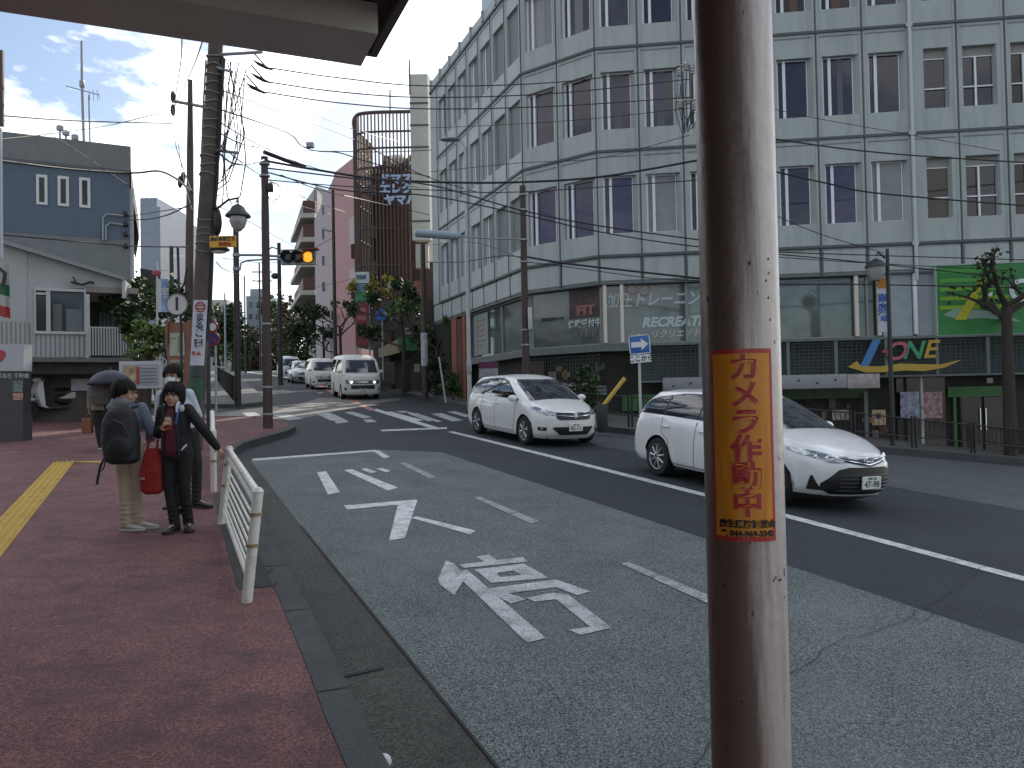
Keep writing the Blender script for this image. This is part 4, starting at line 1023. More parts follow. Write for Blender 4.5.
# green hoarding
hb = thing('billboard', 'bright green billboard with yellow stripes above the dark mesh band, behind the bare tree', 'billboard', tuple(MF @ Vector((11, 0, 3.6))))
a, z1 = onF(936, 266, -.1); b_, z0 = onF(1060, 332, -.1)
q = MB(MF); q.box(a, b_, -.1, .1, z0, z1); q.build('panel', mat('board_green', (.03, .20, .045), .5, var=.1), hb, smooth=0)
q = MB(MF)
for x0, x1, zz0, zz1 in ((a, b_, z1, z1 + .035), (a, b_, z0 - .035, z0), (a - .035, a, z0 - .035, z1 + .035)): q.box(x0, x1, -.12, .1, zz0, zz1)
q.build('frame', mat('board_frame', (.35, .42, .38), .5), hb, smooth=0)
for i, py in enumerate((272, 281, 290, 299, 308)):
    aa, zz = onF(940, py, -.105); q = MB(MF); q.box(aa, aa + 1.5 + .15 * i, -.106, -.1, zz - .05, zz + .06); q.build('stripe', mat('stripe_%d' % i, [(.05, .28, .04), (.09, .34, .04), (.16, .40, .03), (.22, .42, .03), (.26, .42, .02)][i], .5), hb, smooth=0)
q = fpoly(MB(), [(943, 315), (956, 308), (1000, 312), (1022, 322), (985, 318), (957, 319)], -.108, .006); q.build('swoosh', mat('board_pale', (.25, .38, .30), .5), hb, smooth=0)
q = fpoly(MB(), [(979, 278), (986, 278), (976, 302), (966, 320), (955, 320), (969, 298)], -.125, .02); q.build('letter', mat('board_yellow', (.45, .45, .02), .5), hb, smooth=0)
q = fpoly(MB(), [(985, 296), (993, 291), (992, 296)], -.115, .01); q.build('dash', m_wframe, hb, smooth=0)
a, z = onF(1010, 292, -.12); t = text_mesh('ONE', .95, MF @ Matrix.Translation((a + .95, -.12, z)), .01, bold=.02); t.build('letter', m_wframe, hb, smooth=0)

# long pale awning box
aw = thing('awning', 'long pale retracted awning box with dark holes along the shop fronts', 'awning', tuple(MF @ Vector((4, -1, 2.2))))
a, z1 = onF(663, 378, -1.1); b_, z0 = onF(880, 388, -1.1)
q = MB(MF); q.bbox(a, b_ - .9, -1.1, -.9, z0 + .02, z1, .02); q.build('casing', mat('awning_pale', (.26, .27, .28), .5, var=.12, dirt=(.1, .1, .1), dscale=4, damt=.5), aw)
q = MB(MF); q.bbox(b_ - .9, b_, -1.12, -.88, z0, z1 - .01, .02); q.build('end_casing', mat('awning_end', (.33, .30, .29), .5, var=.3, vscale=5), aw)
q = MB(MF); 
for i in range(11): q.lathe_y([(.035, -1.108), (.035, -1.1)], (a + .3 + i * .52, 0, (z0 + z1) / 2 + (.05 if i % 2 else -.04)), 8)
q.build('bolt_holes', m_black, aw)
for x in (a + .2, (a + b_) / 2, b_ - .3):
    q = MB(MF); q.tube([(x, -.95, (z0 + z1) / 2), (x, .5, (z0 + z1) / 2 + .2)], .03, 6); q.build('bracket', m_black, aw)

# ------------------------------------------------------------------ street furniture, right-hand side
def post(name, label, cat, base, top, r0, r1, m, group=None, n=12, h=SH):
    """tapered pole from a ground pixel to the pixel height of its top"""
    b = base if isinstance(base, Vector) else gp(*base, h); zb = G(b.x, b.y) + h
    zt = at(top[0], top[1], b.y).z
    t = thing(name, label, cat, (b.x, b.y, zb - .05), 0, group)
    q = MB(); q.tube([(b.x, b.y, zb - .05), (b.x, b.y, (zb + zt) / 2), (b.x, b.y, zt)], [r0, (r0 + r1) / 2, r1], n); q.build('pole', m, t)
    return t, b, zb, zt
m_brown = mat('brown_pole', (.050, .030, .026), .6, var=.2, vscale=5); m_darkp = mat('dark_pole', (.018, .022, .022), .5, var=.2)
m_whitep = mat('white_pole', (.42, .44, .44), .5, var=.08, dirt=(.2, .2, .19), dscale=6, damt=.4); m_galv = mat('galvanised', (.28, .31, .33), .45, metal=.3, var=.1)
# white street lamp
b = gp(470, 408, SH); t, b, zb, zt = post('street_lamp', 'tall white street lamp with flat head rising in front of the office block', 'street lamp', b, (464, 148), .085, .05, m_whitep)
q = MB(); q.tube([(b.x, b.y, zt), (b.x - .12, b.y, zt + .22), (b.x - .35, b.y, zt + .3)], [.05, .045, .04], 10); q.build('arm', m_whitep, t)
q = MB(); q.ell((b.x - .52, b.y - .05, zt + .29), (.36, .16, .07), 16, 8); q.build('lamp_head', mat('lamp_grey', (.16, .19, .2), .4), t)
q = MB(); q.bbox(b.x - .09, b.x + .09, b.y - .14, b.y - .08, zb + 1.2, zb + 1.6, .01); q.build('junction_box', m_galv, t)
# brown utility pole behind the minivan
b = gp(527, 418, SH); t, b, zb, zt = post('utility_pole', 'brown steel pole behind the minivan carrying a long lamp arm', 'pole', b, (519, 186), .115, .085, m_brown)
q = MB(); 
for py in (195, 210, 240, 262, 330, 345): 
    z = at(520, py, b.y).z; q.lathe([(.11, -.02), (.125, -.02), (.125, .02), (.11, .02)], (b.x, b.y, z), 14)
q.build('steel_band', m_galv, t)
p0 = at(519, 239, b.y); p1 = at(458, 236, b.y); q = MB(); q.tube([p0, at(490, 238.5, b.y), p1], .025, 8); q.build('lamp_arm', m_galv, t)
p2 = at(416, 233, b.y); q = MB(); q.tube([p1 + Vector((.1, 0, 0)), p1, p2, p2 - Vector((.05, 0, 0))], [.03, .12, .12, .04], 12); q.build('long_lamp', mat('lamp_blue_grey', (.25, .32, .36), .35, var=.1), t)
q = MB(); z0_ = at(525, 330, b.y).z; z1_ = at(525, 308, b.y).z; q.bbox(b.x + .08, b.x + .2, b.y - .2, b.y - .08, z0_, z1_, .01); q.build('meter_box', m_whitep, t)
# one-way sign
b = gp(641, 436, SH); t, b, zb, zt = post('traffic_sign', 'blue one-way arrow sign on a white post behind the station wagon', 'road sign', b, (639, 334), .032, .032, m_whitep)
c0 = at(639.5, 344.5, b.y - .05); w = 10.5 / 780 * b.y; hh = 9.5 / 780 * b.y
Mx = Matrix.Translation(c0) @ Matrix.Rotation(R(-4), 4, 'Y')
q = MB(Mx); q.bbox(-w, w, -.01, .01, -hh, hh, .006); sgn = q.build('sign_plate', mat('sign_royal', (.02, .10, .34), .4), t)
q = MB(Mx); q.extrude_xz([(-w * .8, -hh * .28), (w * .15, -hh * .28), (w * .15, -hh * .62), (w * .82, 0), (w * .15, hh * .62), (w * .15, hh * .28), (-w * .8, hh * .28)], -.016, -.011); q.build('arrow', mat('sign_white', (.6, .62, .63), .5), sgn, smooth=0)
q = MB(Mx); 
for x0, x1, y0, y1 in ((-w, w, hh - .02, hh), (-w, w, -hh, -hh + .02), (-w, -w + .02, -hh, hh), (w - .02, w, -hh, hh)): q.box(x0, x1, -.014, -.0105, y0, y1)
q.build('border', mat('sign_white', (.6, .62, .63), .5), sgn, smooth=0)
q = MB(Mx); q.bbox(-w, w, -.01, .01, -hh - .2, -hh - .02, .005); s2 = q.build('supplementary_plate', mat('sign_white', (.6, .62, .63), .5), t)
text_mesh('ここから', .145, Mx @ Matrix.Translation((0, -.012, -hh - .11)), .001, bold=.004).build('writing', m_black, s2, smooth=0)
# dark lantern post right
b = gp(893, 446, SH); t, b, zb, zt = post('lantern_post', 'dark lantern post with small blue banner in front of the coloured letters', 'street lamp', b, (886, 249), .065, .045, m_darkp)
p = at(885, 258, b.y); q = MB(); q.tube([p, at(878, 252, b.y), at(876, 256, b.y)], .025, 6); q.build('bracket', m_darkp, t)
c0 = at(876, 270, b.y); q = MB(); q.lathe([(.02, .36), (.13, .30), (.26, .18), (.28, .12)], tuple(c0 - Vector((0, 0, .05))), 18); q.build('lantern_cap', m_darkp, t)
q = MB(); q.lathe([(.24, .12), (.22, -.05), (.12, -.22), (.03, -.26)], tuple(c0 - Vector((0, 0, .05))), 18); q.build('lantern_glass', mat('frosted', (.30, .32, .32), .3), t)
q = MB(frame(at(882.5, 304, b.y), (1, 0, 0))); q.box(-.13, .11, 0, .02, -.75, .42); bn = q.build('banner', mat('banner_white', (.42, .45, .48), .7), t, smooth=0)
q = MB(frame(at(882.5, 304, b.y), (1, 0, 0))); q.box(-.13, .11, -.012, -.001, .42, .68); q.build('banner_top', mat('banner_orange', (.38, .14, .02), .7), t, smooth=0)
text_mesh('商\n店\n街', .25, frame(at(882.5, 308, b.y) + Vector((0, -.01, 0)), (1, 0, 0)), .001, bold=.01).build('writing', mat('banner_blue', (.03, .10, .34), .6), bn, smooth=0)
# utility pole hidden behind the foreground pole, only its crossarm shows
b = Vector((5.38, 21.0)); t, b, zb, zt = post('utility_pole', 'utility pole behind the big rusty pole, its insulator crossarm showing at the left', 'pole', b, (735, -60), .15, .11, mat('concrete_pole', (.16, .155, .14), .8, var=.15))
for py in (62, 97):
    q = MB(); p0, p1 = at(676, py + 4, b.y), at(770, py, b.y); q.tube([p0, p1], .035, 6); q.build('crossarm', m_galv, t)
m_ins = mat('insulator', (.42, .42, .40), .35)
for px, py in ((679, 72), (686, 66), (692, 70), (680, 104), (688, 100), (694, 106)):
    q = MB(); c = at(px, py, b.y); q.lathe([(.03, -.12), (.07, -.1), (.04, -.06), (.075, -.03), (.04, .01), (.07, .05), (.03, .12)], tuple(c), 10); q.build('insulator', m_ins, t)
for k in range(7):
    rn = random.Random(40 + k); x0 = rn.uniform(676, 694); y0 = rn.uniform(60, 110); x1 = rn.uniform(684, 700)
    q = MB(); q.tube([at(x0, y0, b.y), at(x0 - 3 + rn.random() * 4, (y0 + 128) / 2, b.y), at((x0 + x1) / 2, 128 + rn.random() * 6, b.y), at(x1 + 6, 112, b.y)], .014, 5); q.build('jumper_wire', m_black, t)
# brown pole up the hill with posters
b = gp(428, 399, SH) + Vector((-.2, .8)); t, b, zb, zt = post('utility_pole', 'brown pole wrapped with white posters at the far kerb beside the green awning', 'pole', b, (421, 243), .14, .1, m_brown)
za, zc = at(425, 366, b.y).z, at(425, 333, b.y).z
q = MB(); q.lathe([(.148, za), (.148, zc)], (b.x, b.y, 0), 16); q.build('wrapped_poster', mat('poster_white', (.38, .40, .42), .6, var=.4, vscale=5), t)
# leaning white post
b = gp(446, 402, SH); q = MB(); q.tube([V3(b, G(*b) + .1), at(439, 357, b.y)], .035, 8)
q.build('leaning_post', m_whitep, None, 'thin white post leaning at the kerb left of the tall white lamp', 'post')
# yellow sloping bar and the covered motorcycle
b = gp(601, 433, SH) + Vector((.3, .8)); p0 = at(603, 406, b.y); p1 = at(625, 378, b.y)
t = thing('barrier_arm', 'yellow sloping barrier arm between the minivan and the one-way sign', 'barrier', (p0.x, p0.y, G(b.x, b.y) + SH))
q = MB(); q.tube([p0, p1], .05, 8); q.build('arm', mat('barrier_yellow', (.50, .34, .05), .5), t)
q = MB(); q.bbox(p0.x - .15, p0.x + .1, p0.y - .1, p0.y + .1, G(b.x, b.y) + SH - .05, p0.z + .05, .02); q.build('base', m_darkp, t)
# sandwich board
b = gp(484, 412, SH) + Vector((0.1, 2.2)); q0 = frame(V3(b, G(*b) + SH), (.97, -.2, 0))
t = thing('sign_board', 'purple topped sandwich board on the pavement behind the minivan', 'sign', (b.x, b.y, G(*b) + SH))
hb_ = at(483, 362, b.y).z - G(*b) - SH; q = MB(q0); q.box(-.34, .34, 0, .05, .1, hb_); bo = q.build('board', mat('board_grey', (.26, .28, .30), .6, var=.2), t, smooth=0)
q = MB(q0); q.box(-.34, .34, -.01, -.001, hb_ - .22, hb_); q.build('header', mat('board_purple', (.10, .015, .06), .6), bo, smooth=0)
text_mesh('ランチ\nサービス中', .15, q0 @ Matrix.Translation((0, -.005, hb_ - .5)), .001, bold=.003).build('writing', mat('rose_line', (.30, .19, .19), .6), bo, smooth=0)
q = MB(q0); q.tube([(-.3, .3, 0), (-.3, .02, hb_)], .015, 6); q.tube([(.3, .3, 0), (.3, .02, hb_)], .015, 6); q.tube([(-.3, 0, 0), (-.3, .0, .12)], .015, 6); q.tube([(.3, 0, 0), (.3, .0, .12)], .015, 6); q.build('leg', m_darkp, t)

# low dark fence along the right-hand kerb: one section after another
fl_ = [p for p in offset_line(rk, -.45)]
if (fl_[10] - Vector(rk[10])).y < 0: fl_ = offset_line(rk, .45)
cum = [0]
for a, b in zip(fl_[:-1], fl_[1:]): cum.append(cum[-1] + (b - a).length)
def along(s):
    i = 0
    while i < len(cum) - 2 and cum[i+1] < s: i += 1
    t = (s - cum[i]) / (cum[i+1] - cum[i]); return fl_[i].lerp(fl_[i+1], t)
s_ = 0; secs = []
while s_ < cum[-1] - 3:
    a, b = along(s_), along(s_ + 2.0)
    if a.y < 24.5 and a.x > 1.6 and a.x < 16.5: secs.append((a, b))
    s_ += 2.05
places = ['beside the yellow barrier arm', 'left of the one-way sign', 'behind the rear of the station wagon', 'behind the station wagon roof', 'behind the big rusty pole', 'behind the station wagon bonnet', 'left of the dark lantern post', 'between the lantern post and the posters', 'in front of the two posters', 'in front of the green framed door', 'left of the bare tree', 'right of the bare tree', 'at the far right edge', 'past the bare tree', 'past the bare tree, last one']
m_fence = mat('fence_brown', (.012, .010, .010), .6)
for i, (a, b) in enumerate(secs):
    za, zb_ = G(*a) + SH, G(*b) + SH
    t = thing('pedestrian_fence', 'low dark metal fence section ' + places[min(i, len(places) - 1)], 'fence', (a.x, a.y, za), 0, 'low fence along the right kerb')
    for p, z in ((a, za), (a.lerp(b, .96), za * .04 + zb_ * .96)):
        q = MB(); q.tube([V3(p, z - .05), V3(p, z + .85)], .03, 8); q.build('post', m_fence, t)
    q = MB()
    for h in (.30, .78): q.tube([V3(a, za + h), V3(a.lerp(b, .96), zb_ + h)], .02, 6)
    q.build('rail', m_fence, t)
    q = MB()
    for k in range(1, 12):
        p = a.lerp(b, k / 12.5); z = za + (zb_ - za) * k / 12.5; q.tube([V3(p, z + .3), V3(p, z + .78)], .009, 5)
    q.build('baluster', m_fence, t)
# ------------------------------------------------------------------ buildings up the street
def prismB(pts, z0, z1, name, m, parent, lab=None):
    q = MB(); q.prism([(p[0], p[1]) for p in pts], z0, z1); return q.build(name, m, parent, lab, smooth=0)
def up(px, v): p = at(px, 400, v); return Vector((p.x, p.y))
def zat(px, py, v): return at(px, py, v).z
# tall white vertical sign on the end of the office block
v = 37.3; a, b = up(415, v), up(433, v); z0, z1 = zat(424, 268, v), zat(424, 74, v)
m_cream = mat('sign_cream', (.50, .50, .44), .5, var=.05, dirt=(.34, .34, .30), dscale=1.5, damt=.4)
t = thing('vertical_sign', 'tall narrow cream sign tower between the slatted building and the office block', 'sign', (a.x, a.y, z0))
prismB([a, b, b + Vector((.1, .5)), a + Vector((.1, .5))], zat(424, 240, v), z1, 'sign_box', m_cream, t)
prismB([a + Vector((.15, -.02)), b + Vector((-.1, -.02)), b + Vector((-.1, .4)), a + Vector((.15, .4))], z0, zat(424, 244, v), 'lower_box', mat('lower_cream', (.42, .42, .34), .5, var=.1), t)
q = MB(); q.tube([(a.x, a.y, zat(416, 74, v) - 1), (a.x, a.y, zat(414, 60, v))], .04, 6); q.build('mast', m_darkp, t)
for py in (103, 125, 147, 221): q = MB(); z = zat(424, py, v); q.prism([(p[0], p[1]) for p in (a + Vector((-.02, -.03)), b + Vector((.02, -.03)), b + Vector((.02, .1)), a + Vector((-.02, .1)))], z - .04, z + .04); q.build('seam', m_joint, t, smooth=0)
# slatted brown building
v = 45; cor = up(366, v - .9); rt = up(416, v - .9); lf = up(357.5, v + 1.4); base = G(cor.x, cor.y)
sb = thing('slatted_building', 'tall building behind brown vertical slats with rounded corner and blue lettering', 'building', (cor.x, cor.y, base))
zt = zat(380, 117, v); path = [lf + Vector((.5, 3.5)), lf + Vector((.05, .6)), lf, lf.lerp(cor, .5) + Vector((-.12, -.45)), cor, rt]
path = smooth_line([tuple(p) for p in path], 3)
cum2 = [0]
for p, r_ in zip(path[:-1], path[1:]): cum2.append(cum2[-1] + (r_ - p).length)
def alongp(s):
    i = 0
    while i < len(cum2) - 2 and cum2[i+1] < s: i += 1
    return path[i].lerp(path[i+1], (s - cum2[i]) / (cum2[i+1] - cum2[i]))
zb = zat(380, 345, v)
q = MB(); s = 0
while s < cum2[-1]:
    p = alongp(s); q.box(p.x - .035, p.x + .035, p.y - .09, p.y + .09, zb, zt); s += .21
m_slatb = mat('slat_brown', (.085, .052, .040), .6, var=.15)
q.build('slat_screen', m_slatb, sb, smooth=0)
q = MB()
for py in (118, 137, 153, 172, 196, 232, 268, 300):
    z = zat(375, py, v); q.tube([V3(p, z) for p in path], .10 if py == 118 else .06, 6)
q.build('screen_rail', m_slatb, sb)
inn_ = [p + Vector((.75, 1.1)) for p in path]
pl = [tuple(p) for p in inn_[6:]] + [(rt.x + 1.0, rt.y + 9), (lf.x + 2.4, lf.y + 9)]
m_bb = mat('brick_brown', (.10, .058, .046), .8, var=.25, vscale=1.2)
prismB(pl, base - 1, zat(400, 163, v), 'wall', m_bb, sb)
for i, (x0, y0, x1, y1) in enumerate(((371, 186, 379, 196), (371, 226, 378, 238), (388, 157, 396, 163), (371, 262, 378, 276))):
    p = up((x0 + x1) / 2, v + .1); q = MB(); w = (x1 - x0) / 780 * v / 2; q.box(p.x - w, p.x + w, p.y - .3, p.y, zat(x0, y1, v), zat(x0, y0, v)); q.build('window', mat('dim_window', (.25, .25, .24), .4), sb, smooth=0)
q = MB(); p = up(402, v + 3); q.lathe([(.9, 0), (.9, 1.0), (.5, 1.3)], (p.x, p.y, zat(402, 163, v)), 16); q.build('water_tank', mat('tank', (.30, .33, .32), .5), sb)
q = MB(); q.tube([at(392, 175, v), at(414, 155, v)], .15, 6); q.build('brace', m_slatb, sb)
mt = mat('sign_skyblue', (.30, .42, .62), .4)
fr = frame(at(399, 190, v - 2.2) , (rt - cor).to_3d())
for i, (s_, py) in enumerate((('ドマスハ', 180), ('エレクト', 190), ('ヤマハ', 201))):
    t_ = text_mesh(s_, .60, fr @ Matrix.Translation((.15 if i < 2 else .1, -.12, zat(399, py, v - 2.2) - zat(399, 190, v - 2.2))), .04, bold=.03); t_.build('lettering', mt, sb, smooth=0)
q = MB(); q.tube([at(390, 118, v), at(390, 90, v)], .04, 5); q.build('aerial', m_darkp, sb)
# low shop fronts under it
m_shopd = mat('old_shop', (.035, .028, .022), .8, var=.5, vscale=.8)
s2 = thing('shop_building', 'dim low shop row with green awning beneath the slatted building', 'building', (rt.x, rt.y, G(*rt)))
v2 = 41; a, b = up(374, v2 + 2.5), up(447, v2 - 2.5)
prismB([a, b, b + Vector((1.5, 2)), a + Vector((1, 3))], G(*a) - 1.5, zat(400, 300, v2), 'wall', m_shopd, s2)
def fbx(px0, px1, py0, py1, v, dep, name, m, par, lab=None):
    q = MB(); p0 = at(px0, py0, v); p1 = at(px1, py1, v); q.box(p0.x, p1.x, v, v + dep, p1.z, p0.z); return q.build(name, m, par, lab, smooth=0)
fbx(398, 431, 337, 350, 39.0, 1.0, 'green_awning', mat('awning_green', (.02, .16, .05), .6, var=.2), s2); fbx(433, 447, 338, 358, 38.0, .8, 'tan_awning', mat('awning_tan', (.15, .12, .07), .7), s2)
q = MB(); p0, p1, p2, p3 = at(378, 349, 41.5), at(400, 338, 39.6), at(401, 352, 39.0), at(379, 358, 41); q.add([p0, p1, p2, p3, p0 + Vector((0, 1, 0)), p1 + Vector((0, 1, 0)), p2 + Vector((0, 1, 0)), p3 + Vector((0, 1, 0))], [(0, 1, 2, 3), (4, 7, 6, 5), (0, 4, 5, 1), (2, 6, 7, 3), (1, 5, 6, 2), (0, 3, 7, 4)]); q.build('awning', mat('awning_tan', (.15, .12, .07), .7), s2, smooth=0)
for i, (x0, x1, y0, y1, c) in enumerate(((413, 421, 281, 296, (.22, .06, .05)), (402, 412, 328, 334, (.28, .28, .26)), (383, 395, 362, 385, (.09, .07, .05)), (403, 410, 360, 392, (.012, .012, .012)), (414, 420, 364, 372, (.30, .29, .25)), (430, 437, 374, 394, (.16, .17, .16)), (388, 394, 283, 288, (.3, .3, .33)), (427, 440, 262, 300, (.06, .035, .03)), (380, 398, 300, 330, (.05, .04, .04)))):
    fbx(x0, x1, y0, y1, 38.8, .15, 'shop_sign_panel' if i < 2 else 'shop_front', mat('shopc_%d' % i, c, .6, var=.3, vscale=3), s2)
# stacked sign tower
v = 41; t = thing('sign_tower', 'stack of white, green and dark red shop signs on posts beside the pink building', 'sign', tuple(at(362, 385, v)))
for (y0, y1, c, nm) in ((272, 283, (.45, .48, .5), 'white_sign'), (284, 301, (.12, .22, .32), 'blue_sign'), (292, 301.5, (.04, .20, .08), 'green_sign'), (303, 345, (.16, .02, .03), 'red_sign')):
    fbx(355, 368.5, y0, y1, v - (.03 if nm == 'green_sign' else 0), .25, nm, mat(nm, c, .5, var=.25, vscale=5), t)
for i in range(4): fbx(357, 366, 308 + i * 8, 312 + i * 8, v - .02, .02, 'sign_line', mat('red_line', (.30, .10, .10), .5), t)
fbx(356, 366, 275, 279, v - .02, .02, 'sign_line', mat('navy_line', (.05, .10, .2), .5), t)
for px in (355.5, 368.5): q = MB(); p = at(px, 272, v + .1); q.tube([p, Vector((p.x, p.y, zat(px, 395, v)))], .05, 6); q.build('post', m_galv, t)
# blue round sign
v = 38.5; t = thing('traffic_sign', 'small blue sign on a pale post under the yellow green tree', 'road sign', tuple(at(382, 388, v)))
q = MB(); c = at(381, 315, v); q.lathe_y([(.30, -.02), (.30, .02)], tuple(c), 20); q.build('sign_plate', mat('sign_royal', (.02, .10, .34), .4), t)
q = MB(); q.tube([c + Vector((.05, .05, .3)), Vector((c.x + .05, c.y + .05, zat(382, 380, v)))], .035, 6); q.build('post', m_whitep, t)
# pink building
v = 60; a, b, c = up(317, v + 6), up(337, v - 1), up(362, v - 5.5); g0 = G(*b) - 1
pk = thing('pink_building', 'pink and lavender tall building with sloping top beside the balcony block', 'building', (b.x, b.y, g0 + 1))
m_pinkl = mat('lavender_wall', (.34, .28, .31), .7, var=.06); m_pink = mat('pink_wall', (.42, .23, .23), .7, var=.06)
q = MB(); zt = zat(337, 180, v - 1)
q.prism([tuple(a), tuple(b), (b.x + 1, b.y + 10), (a.x + 1, a.y + 8)], g0, lambda p: zt + .2 if p[0] > a.x + 1.2 else zt - 1.4); q.build('side_wall', m_pinkl, pk, smooth=0)
q = MB(); q.prism([(b.x + .02, b.y), tuple(c), (c.x + 2, c.y + 12), (b.x + 2, b.y + 9)], g0, lambda p: zat(337, 173, v - 1)); q.build('wall', m_pink, pk, smooth=0)
for y0, y1 in ((216, 244), (268, 292)):
    q = MB(); p0, p1 = at(349, y0 + 8, v - 4.2), at(360, y0, v - 6); q.prism([(p0.x, p0.y), (p1.x, p1.y), (p1.x + .4, p1.y + 1.4), (p0.x + .4, p0.y + 1.4)], zat(355, y1, v - 5), zat(355, y0, v - 5)); q.build('balcony', mat('pale_pink', (.46, .36, .38), .7), pk, smooth=0)
    fbx(351, 359, y1, y1 + 14, v - 5.5, .3, 'dark_opening', mat('deep_red', (.09, .03, .03), .8), pk)
for y0 in (205, 230, 256, 282, 306):
    fbx(322, 325, y0, y0 + 9, v + 2.5, .2, 'window', mat('pane_far', (.08, .08, .09), .2), pk)
# balcony block
v = 80; ap = thing('apartment_block', 'beige apartment block with five brown fronted corner balconies', 'apartment building', tuple(at(310, 370, v)))
a, b = up(305, v + 8), up(319, v); g0 = G(*b) - 2
prismB([a, b, (b.x + 3, b.y + 6), (a.x + 3, a.y + 9)], g0, zat(317, 186, v), 'wall', mat('beige_wall', (.30, .29, .27), .7, var=.06), ap)
fbx(313.5, 319.5, 190, 365, v - 2.2, 2.0, 'corner_wall', mat('grey_wall', (.24, .24, .25), .7), ap)
for i, y in enumerate((203, 227, 252, 280, 308)):
    p0, p1, p2 = at(291, y + 13, v + 9), at(303, y, v - 3), at(315, y, v - 3)
    z0, z1 = p1.z - 1.5, p1.z + .0
    q = MB(); q.prism([(p1.x, p1.y), (p2.x, p2.y), (p2.x, p2.y + 2), (p1.x, p1.y + 2)], z0 + .45, z0 + 1.75); q.build('balcony_front', mat('balcony_brown', (.085, .035, .030), .7, var=.1), ap, smooth=0)
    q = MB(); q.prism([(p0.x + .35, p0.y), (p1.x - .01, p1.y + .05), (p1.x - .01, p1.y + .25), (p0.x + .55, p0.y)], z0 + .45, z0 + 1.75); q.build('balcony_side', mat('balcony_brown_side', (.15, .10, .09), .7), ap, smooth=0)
    q = MB(); q.prism([(p0.x, p0.y - .3), (p1.x - .2, p1.y - .2), (p2.x, p2.y - .2), (p2.x, p2.y + 3), (p0.x + 2, p0.y)], z0, z0 + .45); q.build('balcony_slab', mat('slab_beige', (.38, .36, .32), .7), ap, smooth=0)
# far small buildings closing the street
t = thing('grey_building', 'small blue grey building with water tank on its roof beyond the street trees', 'building', tuple(at(258, 350, 150)))
fbx(246, 271, 296, 360, 150, 10, 'wall', mat('bluegrey', (.20, .24, .29), .7, var=.1), t); fbx(250, 262, 289, 296, 152, 3, 'roof_tank', mat('bluegrey2', (.26, .28, .3), .6), t)
for i in range(3):
    for j in range(2): fbx(249 + i * 7, 252 + i * 7, 302 + j * 12, 307 + j * 12, 149.9, .2, 'window', mat('pane_far', (.08, .08, .09), .2), t)
t = thing('white_building', 'pale low building seen between the street trees at the top of the hill', 'building', tuple(at(225, 350, 140)))
fbx(206, 228, 300, 372, 140, 8, 'wall', mat('offwhite', (.42, .42, .40), .7, var=.1), t); fbx(209, 214, 320, 330, 139.9, .2, 'window', mat('pane_far', (.08, .08, .09), .2), t); fbx(218, 223, 320, 330, 139.9, .2, 'window', mat('pane_far', (.08, .08, .09), .2), t)

# ------------------------------------------------------------------ trees
def leaf_mat(name, col): return mat(name, col, .6, var=.55, vscale=.9, fine=.3, fscale=4, spec=.2)
m_bark = mat('bark', (.045, .035, .028), .9, var=.3, vscale=6, bump=.4, bscale=20)
def crown(q, c, r, n, s, rn, clumps=14, fill=.35):
    C_l = []
    for _ in range(clumps):
        while True:
            d = Vector((rn.uniform(-1, 1), rn.uniform(-1, 1), rn.uniform(-.9, 1)))
            if d.length < 1: break
        C_l.append((Vector(c) + Vector((d.x * r[0], d.y * r[1], d.z * r[2])) * .85, rn.uniform(.25, .5)))
    for _ in range(n):
        cc, k = C_l[rn.randrange(len(C_l))]
        d = Vector((rn.gauss(0, 1), rn.gauss(0, 1), rn.gauss(0, .8))); d = d.normalized() * (rn.random() ** .5)
        p = cc + Vector((d.x * r[0] * k, d.y * r[1] * k, d.z * r[2] * k))
        a = Vector((rn.gauss(0, 1), rn.gauss(0, 1), rn.gauss(0, .6))).normalized(); b = a.cross(Vector((rn.gauss(0, 1), rn.gauss(0, 1), rn.gauss(0, 1)))).normalized()
        z = s * rn.uniform(.6, 1.4); q.add([p + a * z, p + b * z * .5, p - a * z * .9, p - b * z * .5], [(0, 1, 2, 3)])
def tree(label, base, h, r, leafc, seed, n=1400, s=.25, trunk=.18, group=None, name='street_tree', low=.3):
    rn = random.Random(seed); g = G(base[0], base[1]); t = thing(name, label, 'tree', (base[0], base[1], g), 0, group)
    q = MB(); top = Vector((base[0] + rn.uniform(-.3, .3), base[1], g + h * .8)); B0 = Vector((base[0], base[1], g - .1))
    q.tube([B0, B0.lerp(top, .5) + Vector((rn.uniform(-.2, .2), 0, 0)), top], [trunk, trunk * .7, trunk * .25], 8)
    for k in range(7):
        f = rn.uniform(low, .75); p = B0.lerp(top, f); a = rn.uniform(0, 6.28); L_ = r * rn.uniform(.5, .9)
        q.tube([p, p + Vector((math.cos(a) * L_ * .5, math.sin(a) * L_ * .5, L_ * .5)), p + Vector((math.cos(a) * L_, math.sin(a) * L_, L_ * .8))], [trunk * .4, trunk * .25, trunk * .08], 5)
    q.build('trunk', m_bark, t)
    q = MB(); crown(q, (base[0], base[1], g + h * (low + 1) / 2 + .1), (r, r, h * (1 - low) / 2), n, s, rn, clumps=16); q.build('crown', leafc, t, smooth=0)
    return t
lg = [leaf_mat('leaf_dark', (.030, .055, .022)), leaf_mat('leaf_mid', (.055, .095, .030)), leaf_mat('leaf_light', (.095, .14, .045)), leaf_mat('leaf_rust', (.085, .055, .025)), leaf_mat('leaf_yellow', (.22, .20, .04))]
